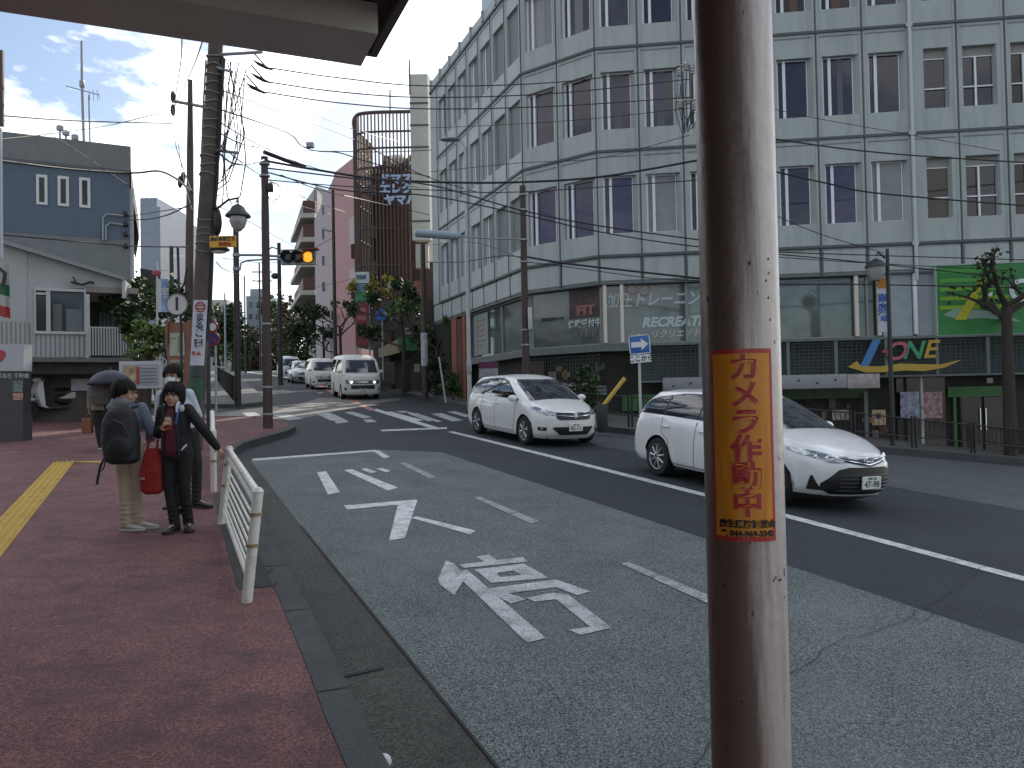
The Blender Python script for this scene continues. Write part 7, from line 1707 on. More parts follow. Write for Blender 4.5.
wire('wire sagging from the concrete pole below the small grey box', [(215, 108, 14.6), (258, 122, 17), (290, 134, 19), (302, 146, 20), (318, 151, 21), (340, 153, 22), (372, 163, 24), (430, 177, 27)], .018)
wire('thin wire falling from the brown corner pole towards the pink building', [(281, 175, 19), (320, 190, 24), (360, 199, 30), (430, 215, 34)], .014)
wire('wire looping between the concrete pole and the brown corner pole', [(218, 152, 14.6), (232, 163, 15.5), (248, 164, 17), (264, 160, 18.8)], .018)
wire('long wire from the hidden pole rightward across the upper windows', [(768, 138, 20.8), (894, 154, 21.5), (1120, 168, 23)], .022)
wire('long wire from the hidden pole rightward across the middle windows', [(768, 170, 20.8), (830, 184, 21.2), (894, 195, 21.5), (1120, 213, 23)], .024)
wire('thin wire dropping across the windows above the dark lantern post', [(770, 213, 20.8), (820, 234, 21.2), (884, 253, 22.4)], .012)
wire('thin wire slanting across the middle row windows at the right', [(700, 90, 21), (800, 115, 21.5), (900, 133, 22), (1000, 151, 23)], .009)
wire('uppermost of the wires along the blank band at the right', [(715, 250, 21), (894, 256, 22), (1100, 262, 24)], .016)
wire('lowest wire crossing the gallery windows at the right', [(715, 284, 21), (894, 285, 22), (1100, 290, 24)], .020)
wire('wire crossing the blank band above the green billboard', [(715, 252, 21), (850, 262, 22), (1100, 275, 24)], .012)
wire('cable from the brown pole behind the minivan to the hidden pole', [(527, 257, 21.3), (570, 264, 21.4), (640, 272, 21.3), (705, 279, 21)], .03)
wire('thin cable beneath the one from the brown pole behind the minivan', [(527, 262, 21.3), (575, 268, 21.4), (650, 278, 21.3), (705, 281, 21)], .012)
wire('wire from the far brown pole to the brown pole behind the minivan', [(423, 262, 33), (460, 262, 28), (500, 256, 23), (521, 257, 21.5)], .018)
wire('thin wire low over the street from the far brown pole', [(423, 246, 33), (470, 242, 28), (521, 258, 21.5)], .012)
wire('wire rising over the office block corner towards the hidden pole', [(430, 172, 24), (520, 163, 23), (600, 158, 22), (690, 135, 21)], .010)
wire('thick cable draped across the front of the blue grey house', [(-30, 156, 17), (10, 162, 18), (70, 169, 20), (131, 173, 22), (158, 171, 22), (175, 178, 20), (192, 192, 15)], .03)
wire('long thin wire crossing the clouds left of the concrete pole', [(-30, 112, 17), (7, 116, 18), (80, 121, 22), (172, 123.5, 27)], .02)
wire('thin wire curving up behind the antenna mast', [(-30, 142, 17), (40, 135, 20), (110, 125, 24), (172, 110, 27)], .014)
wire('wire across the lower wall of the blue grey house', [(-30, 232, 17), (60, 240, 18), (130, 246, 19), (190, 247, 15)], .016)
wire('thin wire from the left edge sloping down to the narrow building', [(-30, 112, 16), (20, 125, 18), (60, 140, 20), (150, 200, 28)], .009)
wire('wire running from the cable clamps to the concrete pole', [(127, 220, 23), (150, 219, 20), (170, 214, 17), (190, 204, 15)], .016)
wire('lower wire from the cable clamps to the concrete pole', [(127, 217, 23), (150, 213, 20), (188, 207, 15)], .012)
wire('steep wire falling from the canopy edge to the left crossarm', [(182, 30, 12), (181, 60, 16), (177, 85, 22), (174, 112, 27)], .012)
wire('slanting wire from the canopy edge to the left crossarm', [(206, 30, 12), (196, 60, 16), (185, 85, 22), (174, 108, 27)], .012)
wire('wire hanging from the left crossarm beside the concrete pole', [(173, 108, 27), (175, 140, 22), (182, 165, 18), (191, 190, 15)], .012)
wire('second wire hanging from the left crossarm beside the concrete pole', [(174, 110, 27), (179, 150, 22), (184, 180, 18), (192, 210, 15)], .010)
wire('thin wire crossing behind the lantern towards the traffic signal', [(215, 205, 14.7), (250, 222, 20), (300, 250, 40)], .010)
wire('thin wire over the street behind the brown corner pole', [(216, 262, 14.7), (240, 275, 24), (300, 290, 45), (420, 262, 40)], .010)
wire('far wire at the foot of the sky between the poles', [(173, 256, 40), (220, 258, 50), (281, 262, 48), (336, 236, 47)], .018)
wire('far sloping wire towards the balcony block', [(215, 196, 14.8), (260, 196, 22), (330, 214, 46)], .009)
wire('thin wire fanning from the concrete pole to the top of the slatted building', [(216, 74, 14.6), (280, 100, 20), (350, 128, 30), (400, 142, 40)], .014)
wire('thin wire fanning from the concrete pole to the middle of the slatted building', [(216, 120, 14.6), (270, 150, 20), (330, 172, 30), (420, 188, 36)], .014)
wire('thin wire fanning from the concrete pole to the pink building', [(214, 140, 14.6), (262, 176, 24), (310, 200, 36), (345, 212, 50)], .016)
wire('slack wire crossing the sky just above the brown corner pole', [(218, 132, 14.6), (250, 146, 17), (300, 150, 22), (380, 152, 27), (432, 150, 30)], .014)
wire('wire below the thick black cable crossing the left wing', [(268, 180, 19), (340, 186, 19.6), (430, 190, 20), (520, 192, 20.6), (700, 180, 21)], .014)
wire('thin wire crossing the upper row of left wing windows', [(430, 128, 24), (520, 124, 22.5), (600, 118, 21.6), (690, 108, 21)], .010)
t = thing('cable_box', 'small grey cable box hanging on a wire against the clouds', 'cable box', tuple(at(310, 145, 20.4))); fbx(306, 313, 142, 146.5, 20.4, .15, 'case', m_galv, t); q = MB(); q.tube([at(309, 142, 20.5), at(309, 147, 20.5)], .01, 5); q.build('clip', m_black, t)

# clutter and doors at the foot of the chamfered corner
rn = random.Random(15)
pbox(MC, 528, 545, 362, 430, .25, .1, 'back_door', mat('door_brown', (.05, .028, .02), .6, var=.3), bl); pbox(MC, 548, 556, 372, 400, .22, .05, 'wall_poster', mat('poster_pale', (.20, .20, .18), .6, var=.6, vscale=5), bl)
q = MB(MC)
for i in range(26): q.box(.05 + i * .11, .058 + i * .11, .12, .128, 1.3, 3.3)
for i in range(16): q.box(.02, 2.9, .129, .136, 1.35 + i * .13, 1.358 + i * .13)
q.build('mesh_panel', m_fmesh, bl, smooth=0)
for i in range(30):
    px, py = rn.uniform(526, 598), rn.uniform(362, 420); w, h = rn.uniform(2, 8), rn.uniform(2, 9)
    pbox(MC, px, px + w, py, py + h, .2, .03, 'display', mat('display_%d' % (i % 7), (.1, .1, .1)), bl)
for i in range(20):
    px, py = rn.uniform(470, 520), rn.uniform(385, 410); w, h = rn.uniform(2, 5), rn.uniform(2, 8)
    pbox(ML, px, px + w, py, py + h, .2, .03, 'display', mat('display_%d' % (i % 7), (.1, .1, .1)), bl)
# ------------------------------------------------------------------ people
def blob(mb, voxel, smooth_it=4, name='body', m=None, parent=None, fac=.6):
    me = bpy.data.meshes.new('tmp'); me.from_pydata(mb.v, [], mb.f); me.update(); o = bpy.data.objects.new('tmp', me); COL.objects.link(o)
    md = o.modifiers.new('r', 'REMESH'); md.mode = 'VOXEL'; md.voxel_size = voxel
    ms = o.modifiers.new('s', 'SMOOTH'); ms.iterations = smooth_it; ms.factor = fac
    dg = bpy.context.evaluated_depsgraph_get(); me2 = bpy.data.meshes.new_from_object(o.evaluated_get(dg))
    q = MB(); q.v = [tuple(v.co) for v in me2.vertices]; q.f = [tuple(p.vertices) for p in me2.polygons]
    bpy.data.objects.remove(o); bpy.data.meshes.remove(me); bpy.data.meshes.remove(me2)
    return q.build(name, m, parent, smooth=80)
def stack(q, secs, n=20):       # (cx, cy, cz, rx, ry, rot)
    vs = []
    for cx, cy, cz, rx, ry, a in secs:
        for j in range(n):
            t = 2 * math.pi * j / n; x = rx * math.copysign(abs(math.cos(t)) ** .85, math.cos(t)); y = ry * math.copysign(abs(math.sin(t)) ** .85, math.sin(t))
            vs.append((cx + x * math.cos(a) - y * math.sin(a), cy + x * math.sin(a) + y * math.cos(a), cz))
    k = len(secs)
    q.add(vs, [(i*n+j, i*n+(j+1) % n, (i+1)*n+(j+1) % n, (i+1)*n+j) for i in range(k-1) for j in range(n)] + [tuple(range(n-1, -1, -1)), tuple(range((k-1)*n, k*n))])
def chain(q, pts, rad, n=12, sub=4):
    P3 = [Vector(p) for p in pts]; o = []; rr = []
    pp = [P3[0] * 2 - P3[1]] + P3 + [P3[-1] * 2 - P3[-2]]
    for i in range(1, len(pp) - 2):
        for k in range(sub):
            t = k / sub; a, b, c, d = pp[i-1], pp[i], pp[i+1], pp[i+2]
            o.append(.5 * ((2*b) + (c-a)*t*.8 + (2*a - 5*b + 4*c - d)*t*t*.8 + (3*b - a - 3*c + d)*t**3*.8 + (0 * a)) if False else b.lerp(c, t)); rr.append(rad[i-1] + (rad[i] - rad[i-1]) * t)
    o.append(P3[-1]); rr.append(rad[-1]); q.tube(o, rr, n)
    for p, r in zip(P3, rad): q.ell(tuple(p), r * .99, 10, 8)
def hand(q, wrist, d, palm_n, curl=.5, s=1.0):
    """palm and five fingers: d points along the hand, palm_n out of the palm"""
    w = Vector(wrist); d = Vector(d).normalized(); n_ = Vector(palm_n); n_ = (n_ - d * n_.dot(d)).normalized(); side = d.cross(n_).normalized()
    rot = Matrix((side, d, n_)).transposed()
    q.ell(tuple(w + d * .045 * s), (.038 * s, .052 * s, .015 * s), 14, 10, rot)
    q.tube([w - d * .02 * s, w + d * .02 * s], [.024 * s, .026 * s], 10)
    for k, (off, L_) in enumerate(((-.027, .062), (-.009, .070), (.009, .066), (.027, .052))):
        p = w + d * .085 * s + side * off * s; pts = [w + d * .05 * s + side * off * .8 * s, p]; dd = d.copy()
        for seg in range(3):
            a = curl * (.9 if seg else .7); dd = (dd * math.cos(a) + n_ * math.sin(a)).normalized(); n2 = side.cross(dd) * -1 if False else (n_ * math.cos(a) - d * math.sin(a)); p = p + dd * L_ * s * (.42, .33, .25)[seg]; pts.append(p.copy())
        q.tube(pts, [.0095 * s, .0095 * s, .0085 * s, .008 * s, .0065 * s], 8)
    p = w + d * .02 * s - side * .03 * s; t1 = p + (d * .5 - side * .7 + n_ * .3).normalized() * .03 * s; t2 = t1 + (d * .8 - side * .2 + n_ * (.3 + curl * .4)).normalized() * .03 * s
    q.tube([p + side * .012 * s, p, t1, t2], [.014 * s, .0125 * s, .011 * s, .008 * s], 8)
m_skin = mat('skin', (.36, .20, .135), .5, var=.06, vscale=14); m_hair = mat('hair_black', (.006, .005, .005), .62, var=.4, vscale=30, spec=.22); m_eye = mat('eye', (.015, .01, .01), .2); m_lip = mat('lip', (.26, .09, .075), .5); m_brow = mat('brow', (.015, .011, .010), .7)
m_eyew = mat('eye_white', (.5, .48, .46), .3)
def head(body, c, s, yaw, tilt=0, nod=0):
    """c = centre of the skull; faces -y turned by yaw"""
    Mh = Matrix.Translation(c) @ Matrix.Rotation(yaw, 4, 'Z') @ Matrix.Rotation(tilt, 4, 'Y') @ Matrix.Rotation(nod, 4, 'X') @ Matrix.Scale(s, 4)
    h = MB(Mh)
    h.ell((0, .012, .03), (.074, .092, .082), 20, 14); h.ell((0, -.018, -.03), (.062, .068, .075), 18, 12); h.ell((0, -.045, -.085), (.034, .032, .022), 14, 8)   # skull, face, chin
    h.ell((-.04, -.045, -.035), (.026, .024, .03), 10, 8); h.ell((.04, -.045, -.035), (.026, .024, .03), 10, 8)
    h.ell((0, -.088, -.018), (.010, .018, .024), 10, 8); h.ell((0, -.096, -.032), (.0145, .013, .010), 10, 8)
    h.ell((0, -.078, .022), (.045, .014, .010), 12, 6); h.ell((0, -.077, -.060), (.022, .012, .009), 10, 6)
    for sx in (1, -1): h.ell((sx * .074, .012, -.012), (.010, .020, .031), 10, 8)
    body.v += []; b0 = len(body.v); body.v += h.v; body.f += [tuple(i + b0 for i in f) for f in h.f]
    return Mh
def face(Mh, par, mask=None):
    for sx in (1, -1):
        q = MB(Mh); q.ell((sx * .031, -.0795, .002), (.0145, .006, .0065), 12, 6); e = q.build('eye', m_eyew, par); q = MB(Mh); q.ell((sx * .031, -.084, .002), (.0075, .004, .0068), 10, 6); q.build('iris', m_eye, e)
        q = MB(Mh); q.tube([(sx * .015, -.0865, .022), (sx * .032, -.0865, .027), (sx * .050, -.078, .021)], [.003, .0042, .0028], 6); q.build('eyebrow', m_brow, par)
        q = MB(Mh); q.tube([(sx * .017, -.0845, .006), (sx * .031, -.0865, .0105), (sx * .046, -.080, .006)], .0024, 5); q.build('eyelid', m_brow, par)
    if mask:
        q = MB(Mh)
        vs = []; R_ = [(-.072, .01, -.02, -.055), (-.05, -.062, -.012, -.07), (-.022, -.098, -.002, -.092), (0, -.112, .0, -.105), (.022, -.098, -.002, -.092), (.05, -.062, -.012, -.07), (.072, .01, -.02, -.055)]
        for x, y, z1, z0 in R_:
            for k in range(5): f = k / 4; vs.append((x, y - .010 * math.sin(math.pi * f), z1 + (z0 - z1) * f))
        q.add(vs, [(i*5+k, i*5+k+1, (i+1)*5+k+1, (i+1)*5+k) for i in range(6) for k in range(4)]); q.build('face_mask', mask, par)
    else:
        q = MB(Mh); q.tube([(-.021, -.086, -.060), (-.008, -.0905, -.0575), (0, -.0895, -.059), (.008, -.0905, -.0575), (.021, -.086, -.060)], [.002, .0042, .004, .0042, .002], 6); q.build('lips', m_lip, par)
def hairdo(Mh, par, style, seed, m=None):
    rn = random.Random(seed); q = MB(Mh)
    def cap(x, y, z):
        return True
    q.ell((0, .022, .043), (.083, .095, .086), 22, 14); q.ell((0, .055, .0), (.074, .058, .080), 18, 12)
    if style == 'bowl':
        for i in range(17):                              # fringe strands over the brow
            a = -1.35 + 2.7 * i / 16; x = .086 * math.sin(a); y = -.086 * math.cos(a) + .012; L_ = .036 + rn.uniform(-.012, .012) + (.070 if abs(a) > .82 else 0)
            q.tube([(x * .75, y * .70, .105), (x * .98, y * .98, .068), (x * 1.03, y * 1.04, .048 - L_ * .4), (x * 1.02 + rn.uniform(-.004, .004), y * 1.02, .045 - L_)], [.012, .012, .009, .003], 8)
        for sx in (1, -1): q.ell((sx * .080, .020, -.012), (.022, .050, .070), 12, 8)
        q.ell((0, .07, -.035), (.066, .04, .045), 14, 8)
    elif style == 'short':
        for i in range(15):
            a = -1.1 + 2.2 * i / 14; x = .080 * math.sin(a); y = -.082 * math.cos(a) + .012
            q.tube([(x * .7, y * .65, .112), (x * .97, y * .97, .078), (x * 1.02, y * 1.05, .048 + rn.uniform(-.006, .006))], [.010, .010, .004], 7)
        for sx in (1, -1): q.ell((sx * .076, .022, .012), (.013, .036, .038), 10, 8)
        for _ in range(26):
            a, b = rn.uniform(0, 6.28), rn.uniform(.2, 1.1); d = Vector((math.cos(a) * math.sin(b), math.sin(a) * math.sin(b), math.cos(b))); p = Vector((0, .02, .045)) + Vector((d.x * .084, d.y * .097, d.z * .085)); q.tube([p, p + d * rn.uniform(.008, .018) + Vector((0, -.008, .004))], [.011, .004], 5)
    # loose locks laid over the cap so that the outline is uneven
    k = MB(Mh); n_l = 34
    for i in range(n_l):
        a = -math.pi + 2 * math.pi * (i + rn.random() * .6) / n_l; fr_ = abs(a) < 1.0
        drop_ = (rn.uniform(-.004, .020) if fr_ else (-.055 if abs(a) < 2.1 else -.065) + rn.uniform(-.012, .012)) if style == 'bowl' else (rn.uniform(.022, .045) if fr_ else (-.005 if abs(a) < 2.0 else -.05) + rn.uniform(-.012, .012))
        x, y = math.sin(a), -math.cos(a); rx, ry = .088, .098
        P_ = [(x * .05, y * .055 + .02, .128), (x * rx * .9, y * ry * .9 + .015, .085), (x * rx * 1.02, y * ry * 1.02 + .012, .04), (x * rx * .99 + rn.uniform(-.008, .008), y * ry * .99 + .012 + rn.uniform(-.004, .006), min(.035, drop_ + .012)), (x * rx * .95 + rn.uniform(-.010, .010), y * ry * .97 + .012, drop_)]
        if P_[3][2] <= P_[4][2]: P_[3] = (P_[3][0], P_[3][1], P_[4][2] + .006)
        k.tube(P_, [.008, .011, .011, .008, .002], 6)
    me_ = blob(q, .0055 * Mh.to_scale().x, 3, 'hair', m or m_hair, par)
    k.build('hair_locks', m or m_hair, me_, smooth=60)
    return me_
def limb(q, pts, rad): chain(q, pts, rad)
def shoe(name, heel, d, par, m, sole, L_=.26, w=.047, h=.085):
    d = Vector(d).normalized(); Ms = frame(Vector(heel), (-d.y, d.x, 0)) ; s_ = d
    e1 = Vector((d.x, d.y, 0)); e2 = Vector((-d.y, d.x, 0))
    Mx = Matrix(((e1.x, e2.x, 0, heel[0]), (e1.y, e2.y, 0, heel[1]), (0, 0, 1, heel[2]), (0, 0, 0, 1)))
    q = MB(Mx); vs = []; n = 14
    prof = [(-.035, .030, .055, .03), (-.02, .040, .075, .015), (.03, .043, .085, .012), (.08, .045, .078, .012), (.13, .050, .060, .012), (.18, .050, .045, .012), (.215, .038, .034, .014), (.228, .016, .022, .018)]
    for x, hw_, top, bt_ in prof:
        for j in range(n):
            t = 2 * math.pi * j / n; y = hw_ * math.cos(t); z = bt_ + (top - bt_) * (.5 + .5 * math.sin(t)); vs.append((x * L_ / .26, y * w / .047, z * h / .085))
    k = len(prof); q.add(vs, [(i*n+j, i*n+(j+1) % n, (i+1)*n+(j+1) % n, (i+1)*n+j) for i in range(k-1) for j in range(n)] + [tuple(range(n-1, -1, -1)), tuple(range((k-1)*n, k*n))])
    o = q.build(name, m, par, smooth=60)
    q = MB(Mx); pts = [(-.038, .028), (.03, .044), (.13, .053), (.2, .046), (.233, .012), (.233, -.012), (.2, -.046), (.13, -.053), (.03, -.044), (-.038, -.028)]
    q.prism([(x * L_ / .26, y * w / .047) for x, y in reversed(pts)], .0, .022); q.build('sole', sole, o, smooth=0)
def folds(m_, parent): return

def person(label, foot, S_, J, cl, name='person'):
    """J: joints in metres for a 1.7 m figure, x right, y away, z up"""
    g = G(foot.x, foot.y) + SH; t = thing(name, label, 'person', (foot.x, foot.y, g))
    o3 = Vector((foot.x, foot.y, g)); P = lambda k: o3 + Vector(J[k]) * S_
    s = S_; W = MB()
    hip = P('hip'); ch = P('chest'); nk = P('neck'); hd_ = P('head'); ya = J.get('yaw', 0)
    # the body: one continuous surface
    stack(W, [(hip.x, hip.y, hip.z - .10*s, .12*s, .09*s, ya), (hip.x, hip.y, hip.z, .15*s, .105*s, ya), (hip.x*.5+ch.x*.5, hip.y*.5+ch.y*.5, hip.z*.5+ch.z*.5, .125*s, .09*s, ya), (ch.x, ch.y, ch.z, .155*s, .105*s, ya), (nk.x*.5+ch.x*.5, nk.y*.5+ch.y*.5, nk.z - .09*s, .14*s, .085*s, ya), (nk.x, nk.y, nk.z - .02*s, .06*s, .055*s, ya)])
    W.tube([nk - Vector((0, 0, .05*s)), nk, hd_ - Vector((0, 0, .04*s))], [.060*s, .052*s, .050*s], 12)
    for k in 'LR':
        limb(W, [P('sh'+k), P('el'+k), P('wr'+k)], [.050*s, .040*s, .026*s])
        limb(W, [P('hp'+k), P('kn'+k), P('an'+k)], [.078*s, .056*s, .040*s])
        limb(W, [P('an'+k), P('an'+k) + Vector(J['ft'+k]).normalized() * .13 * s + Vector((0, 0, -.05*s))], [.035*s, .028*s])
        hand(W, P('wr'+k), J['hd'+k], J['pn'+k], J.get('cu'+k, .5), s * 1.0)
    Mh = head(W, hd_, s * J.get('hs', 1.0), J.get('hyaw', 0), J.get('htilt', 0), J.get('hnod', 0))
    body = blob(W, .0062, 3, 'body', m_skin, t)
    face(Mh, t, cl.get('mask')); hairdo(Mh, t, cl['hair'], 5)
    # trousers
    Q = MB(); f = cl.get('leg', 1.0)
    stack(Q, [(hip.x, hip.y, hip.z - .13*s, .135*s, .105*s, ya), (hip.x, hip.y, hip.z, .160*s, .115*s, ya), (hip.x, hip.y, hip.z + .10*s, .145*s, .105*s, ya)])
    for k in 'LR':
        an = P('an'+k); kn = P('kn'+k); hp_ = P('hp'+k); e = an - Vector((0, 0, .015*s))
        limb(Q, [hp_, hp_.lerp(kn, .5), kn, kn.lerp(an, .5), e], [.098*s*f, .084*s*f, .070*s*f, .064*s*f, .060*s*f])
        rn = random.Random(int(abs(an.x) * 1000))
        for i in range(5): c = kn.lerp(e, .45 + i * .12); Q.ell((c.x + rn.uniform(-.01, .01), c.y - .01, c.z), (.068*s*f, .066*s*f, .014*s), 12, 6)
    blob(Q, .011, 3, 'trousers', cl['trousers'], t, .5)
    # upper garment
    Q = MB(); f = cl.get('body', 1.0); L_ = cl.get('len', .02)
    stack(Q, [(hip.x, hip.y, hip.z + (.0 - L_)*s, .172*s*f, .128*s*f, ya), (hip.x, hip.y, hip.z + .10*s, .163*s*f, .122*s*f, ya), (hip.x*.5+ch.x*.5, hip.y*.5+ch.y*.5, hip.z*.5+ch.z*.5, .158*s*f, .118*s*f, ya), (ch.x, ch.y, ch.z, .180*s*f, .128*s*f, ya), (nk.x*.5+ch.x*.5, nk.y*.5+ch.y*.5, nk.z - .085*s, .165*s*f, .105*s*f, ya), (nk.x, nk.y, nk.z - .035*s, .085*s, .075*s, ya), (nk.x, nk.y, nk.z - .005*s, .066*s, .064*s, ya)])
    rn = random.Random(3)
    for k in 'LR':
        cu_ = cl.get('cuff', .93); sh, el, wr = P('sh'+k), P('el'+k), P('wr'+k)
        if cl.get('short'): limb(Q, [sh, sh.lerp(el, .9)], [.078*s, .070*s])
        else:
            limb(Q, [sh, sh.lerp(el, .5), el, el.lerp(wr, .5), el.lerp(wr, cu_)], [.074*s*f, .068*s*f, .064*s*f, .058*s*f, .052*s*f])
            for i in range(4): c = sh.lerp(el, .6 + .2 * i) if i < 2 else el.lerp(wr, .25 * (i - 1)); Q.ell(tuple(c), (.064*s*f, .062*s*f, .020*s), 10, 6)
    for i in range(7): Q.ell((hip.x + rn.uniform(-.05, .05), hip.y - .03 + rn.uniform(-.02, .05), hip.z + rn.uniform(.0, .3)*s), (.140*s*f, .100*s*f, .014*s), 14, 6)
    blob(Q, .011, 3, cl.get('top_name', 'jacket'), cl['top'], t, .5)
    for k in 'LR': shoe('shoe', P('an'+k) + Vector((0, 0, -J['an'+k][2] * s)) - Vector(J['ft'+k]).normalized() * .02, J['ft'+k], t, cl['shoe'], cl['sole'], .27 * s, .05 * s, .085 * s)
    return t, P, Mh
HEAD_Z = 1.575
m_black_cl = mat('black_cloth', (.010, .010, .012), .85, var=.25, vscale=8, bump=.15, bscale=60); m_blacktr = mat('black_trousers', (.009, .009, .011), .85, var=.25, vscale=6)
m_shoeb = mat('shoe_black', (.010, .010, .010), .5); m_sole = mat('sole_dark', (.02, .02, .02), .7); m_shoew = mat('shoe_grey', (.30, .30, .28), .6, var=.1); m_solew = mat('sole_white', (.42, .42, .39), .6)

# boy in black jacket, facing the camera, hand on the rail
fB = gp(178, 531, SH); SB = 1.53 / 1.70
v_ = fB.y; gB = G(fB.x, fB.y) + SH
def loc(px, py, v, foot, s): p = at(px, py, v); return ((p.x - foot.x) / s, (p.y - foot.y) / s, (p.z - G(foot.x, foot.y) - SH) / s)
hr = loc(221.5, 452, gb.y + .06, fB, SB)       # on the rail
hw_ = Vector(hr) + Vector((-.055, .03, .045))
JB = dict(hip=(.0, 0, .92), chest=(-.015, .0, 1.22), neck=(-.02, 0, 1.43), head=loc(173.5, 395.5, v_ - .03, fB, SB), hpL=(-.085, 0, .88), hpR=(.085, 0, .88), knL=(-.08, -.02, .48), knR=(.075, .0, .48), anL=(-.03, .0, .075), anR=(.085, .08, .075),
    ftL=(-.15, -1, 0), ftR=(.45, -.9, 0), shL=(-.155, 0, 1.34), shR=(.125, 0, 1.35), elL=(-.215, .02, 1.08), wrL=(-.12, -.13, 1.14), elR=(.30, -.02, 1.13), wrR=tuple(hw_),
    hdL=(.5, -.3, .55), pnL=(.5, .5, -.2), cuL=.9, hdR=tuple(Vector(hr) + Vector((.02, -.02, -.01)) - hw_), pnR=(-.2, 0, -1), cuR=.75, yaw=.10, hyaw=.10, htilt=.06, hnod=.0, hs=1.2)
tB, PB, MhB = person('boy in open black jacket and maroon shirt resting a hand on the white guard rail', fB, SB, JB, dict(hair='bowl', trousers=m_blacktr, top=m_black_cl, shoe=m_shoeb, sole=m_sole, body=.9, len=.06, leg=.93, top_name='jacket'))
q = MB()          # maroon shirt front, showing between the open jacket edges
c = lambda x, y, z: PB('hip') + Vector((x, y, z)) * SB
def shirt_y(x, z): return -.132 * math.sqrt(max(0, 1 - (x / .21) ** 2)) - (.004 if z > .2 else 0)
vs = []; rows = [(-.085, -.10, .075), (.0, -.092, .070), (.12, -.085, .062), (.24, -.082, .055), (.34, -.075, .045), (.42, -.058, .030), (.475, -.045, .020)]
for z, x0, x1 in rows:
    for k in range(7): x = x0 + (x1 - x0) * k / 6; y = shirt_y(x, z) - .010 if z < .38 else -.115 + (z - .38) * .42 - .0; vs.append(c(x - .02 * (z / .5), y, z))
q.add(vs, [(i*7+k, i*7+k+1, (i+1)*7+k+1, (i+1)*7+k) for i in range(6) for k in range(6)]); sh_ = q.build('shirt', mat('maroon_cloth', (.085, .014, .025), .8, var=.2, vscale=10), tB, smooth=70)
md = sh_.modifiers.new('thick', 'SOLIDIFY'); md.thickness = .012; md.offset = -1
q = MB(); 
for (x0, x1, z0, z1, mm, nm) in ((-.055, .025, .255, .34, mat('print_orange', (.42, .20, .12), .7), 'shirt_print'), (-.045, .015, .31, .35, mat('print_pale', (.46, .40, .34), .7), 'print_top'), (-.05, .02, .21, .25, mat('print_red', (.26, .04, .03), .7), 'print_foot')):
    q = MB(); q.add([c(x0 - .01, shirt_y(x0, z0) - .022, z0), c(x1 - .01, shirt_y(x1, z0) - .022, z0), c(x1 - .015, shirt_y(x1, z1) - .022, z1), c(x0 - .015, shirt_y(x0, z1) - .022, z1)], [(0, 1, 2, 3)]); q.build(nm, mm, sh_, smooth=0)
# blue and white lanyard and strap over the shoulder
q = MB(); q.tube([c(.06, -.02, .53), c(.072, -.115, .44), c(.066, -.150, .36), c(.055, -.158, .27)], [.012, .014, .012, .010], 6); q.build('lanyard', mat('lanyard_blue', (.03, .07, .25), .6), tB)
q = MB(); q.tube([c(.045, -.05, .53), c(.055, -.12, .46), c(.062, -.145, .40)], [.016, .016, .010], 6); q.ell(tuple(c(.10, -.11, .44)), (.03, .02, .035), 10, 8); q.build('white_cord', mat('cord_white', (.45, .47, .5), .6), tB)
q = MB(); q.tube([c(.10, -.135, -.02), c(.135, -.125, .02), c(.155, -.11, .045)], [.006, .012, .008], 6); q.build('pocket_tag', mat('cord_white', (.45, .47, .5), .6), tB)
for sx in (1, -1):
    q = MB(); q.tube([c(.055 * sx - .02, -.04, .525), c(.075 * sx - .02, -.10, .44), c(.08 * sx - .015, -.148, .28), c(.085 * sx - .01, -.152, .1), c(.09 * sx - .01, -.150, -.07)], [.014, .014, .012, .012, .012], 8); q.build('jacket_edge', m_black_cl, tB)

# boy in grey blue hoodie with the big backpack, seen from behind, looking right
fA = gp(130, 530, SH); SA = 1.56 / 1.70; vA = fA.y
JA = dict(hip=(-.02, 0, .93), chest=(-.04, .02, 1.22), neck=(-.035, 0, 1.42), head=loc(125.5, 394, vA - .02, fA, SA), hpL=(-.085, 0, .89), hpR=(.07, .0, .89), knL=(-.05, -.03, .48), knR=(.06, .03, .48), anL=(-.03, -.03, .075), anR=(.045, .07, .075),
    ftL=(1, -.12, 0), ftR=(1, .25, 0), shL=(-.17, .05, 1.33), shR=(.12, .04, 1.33), elL=(-.22, .14, 1.08), wrL=(-.08, .24, 1.10), elR=(.225, .05, 1.07), wrR=(.13, .20, .98),
    hdL=(.8, .3, 0), pnL=(0, -1, 0), cuL=.5, hdR=(-.5, .4, -.3), pnR=(0, .6, -.5), cuR=.5, yaw=2.7, hyaw=1.75, htilt=0, hnod=0, hs=1.2)
tA, PA, MhA = person('boy in grey blue hoodie and beige trousers seen from behind with a black backpack', fA, SA, JA, dict(hair='short', trousers=mat('beige_trousers', (.36, .29, .21), .8, var=.1, vscale=5, dirt=(.22, .17, .12), dscale=4, damt=.5), top=mat('hoodie_blue_grey', (.13, .155, .21), .85, var=.15, vscale=9, bump=.1, bscale=60), shoe=m_shoew, sole=m_solew, len=.02, leg=.9, body=.92, top_name='hoodie'))
n0 = PA('neck'); q = MB(); q.ell((n0.x - .02, n0.y - .055, n0.z - .02), (.105, .075, .07), 16, 10); q.ell((n0.x - .06, n0.y - .075, n0.z - .07), (.10, .05, .06), 14, 8); q.ell((n0.x + .05, n0.y - .02, n0.z - .01), (.05, .06, .05), 12, 8)
blob(q, .01, 4, 'hood', mat('hoodie_grey', (.17, .18, .19), .85, var=.15, vscale=9), tA)
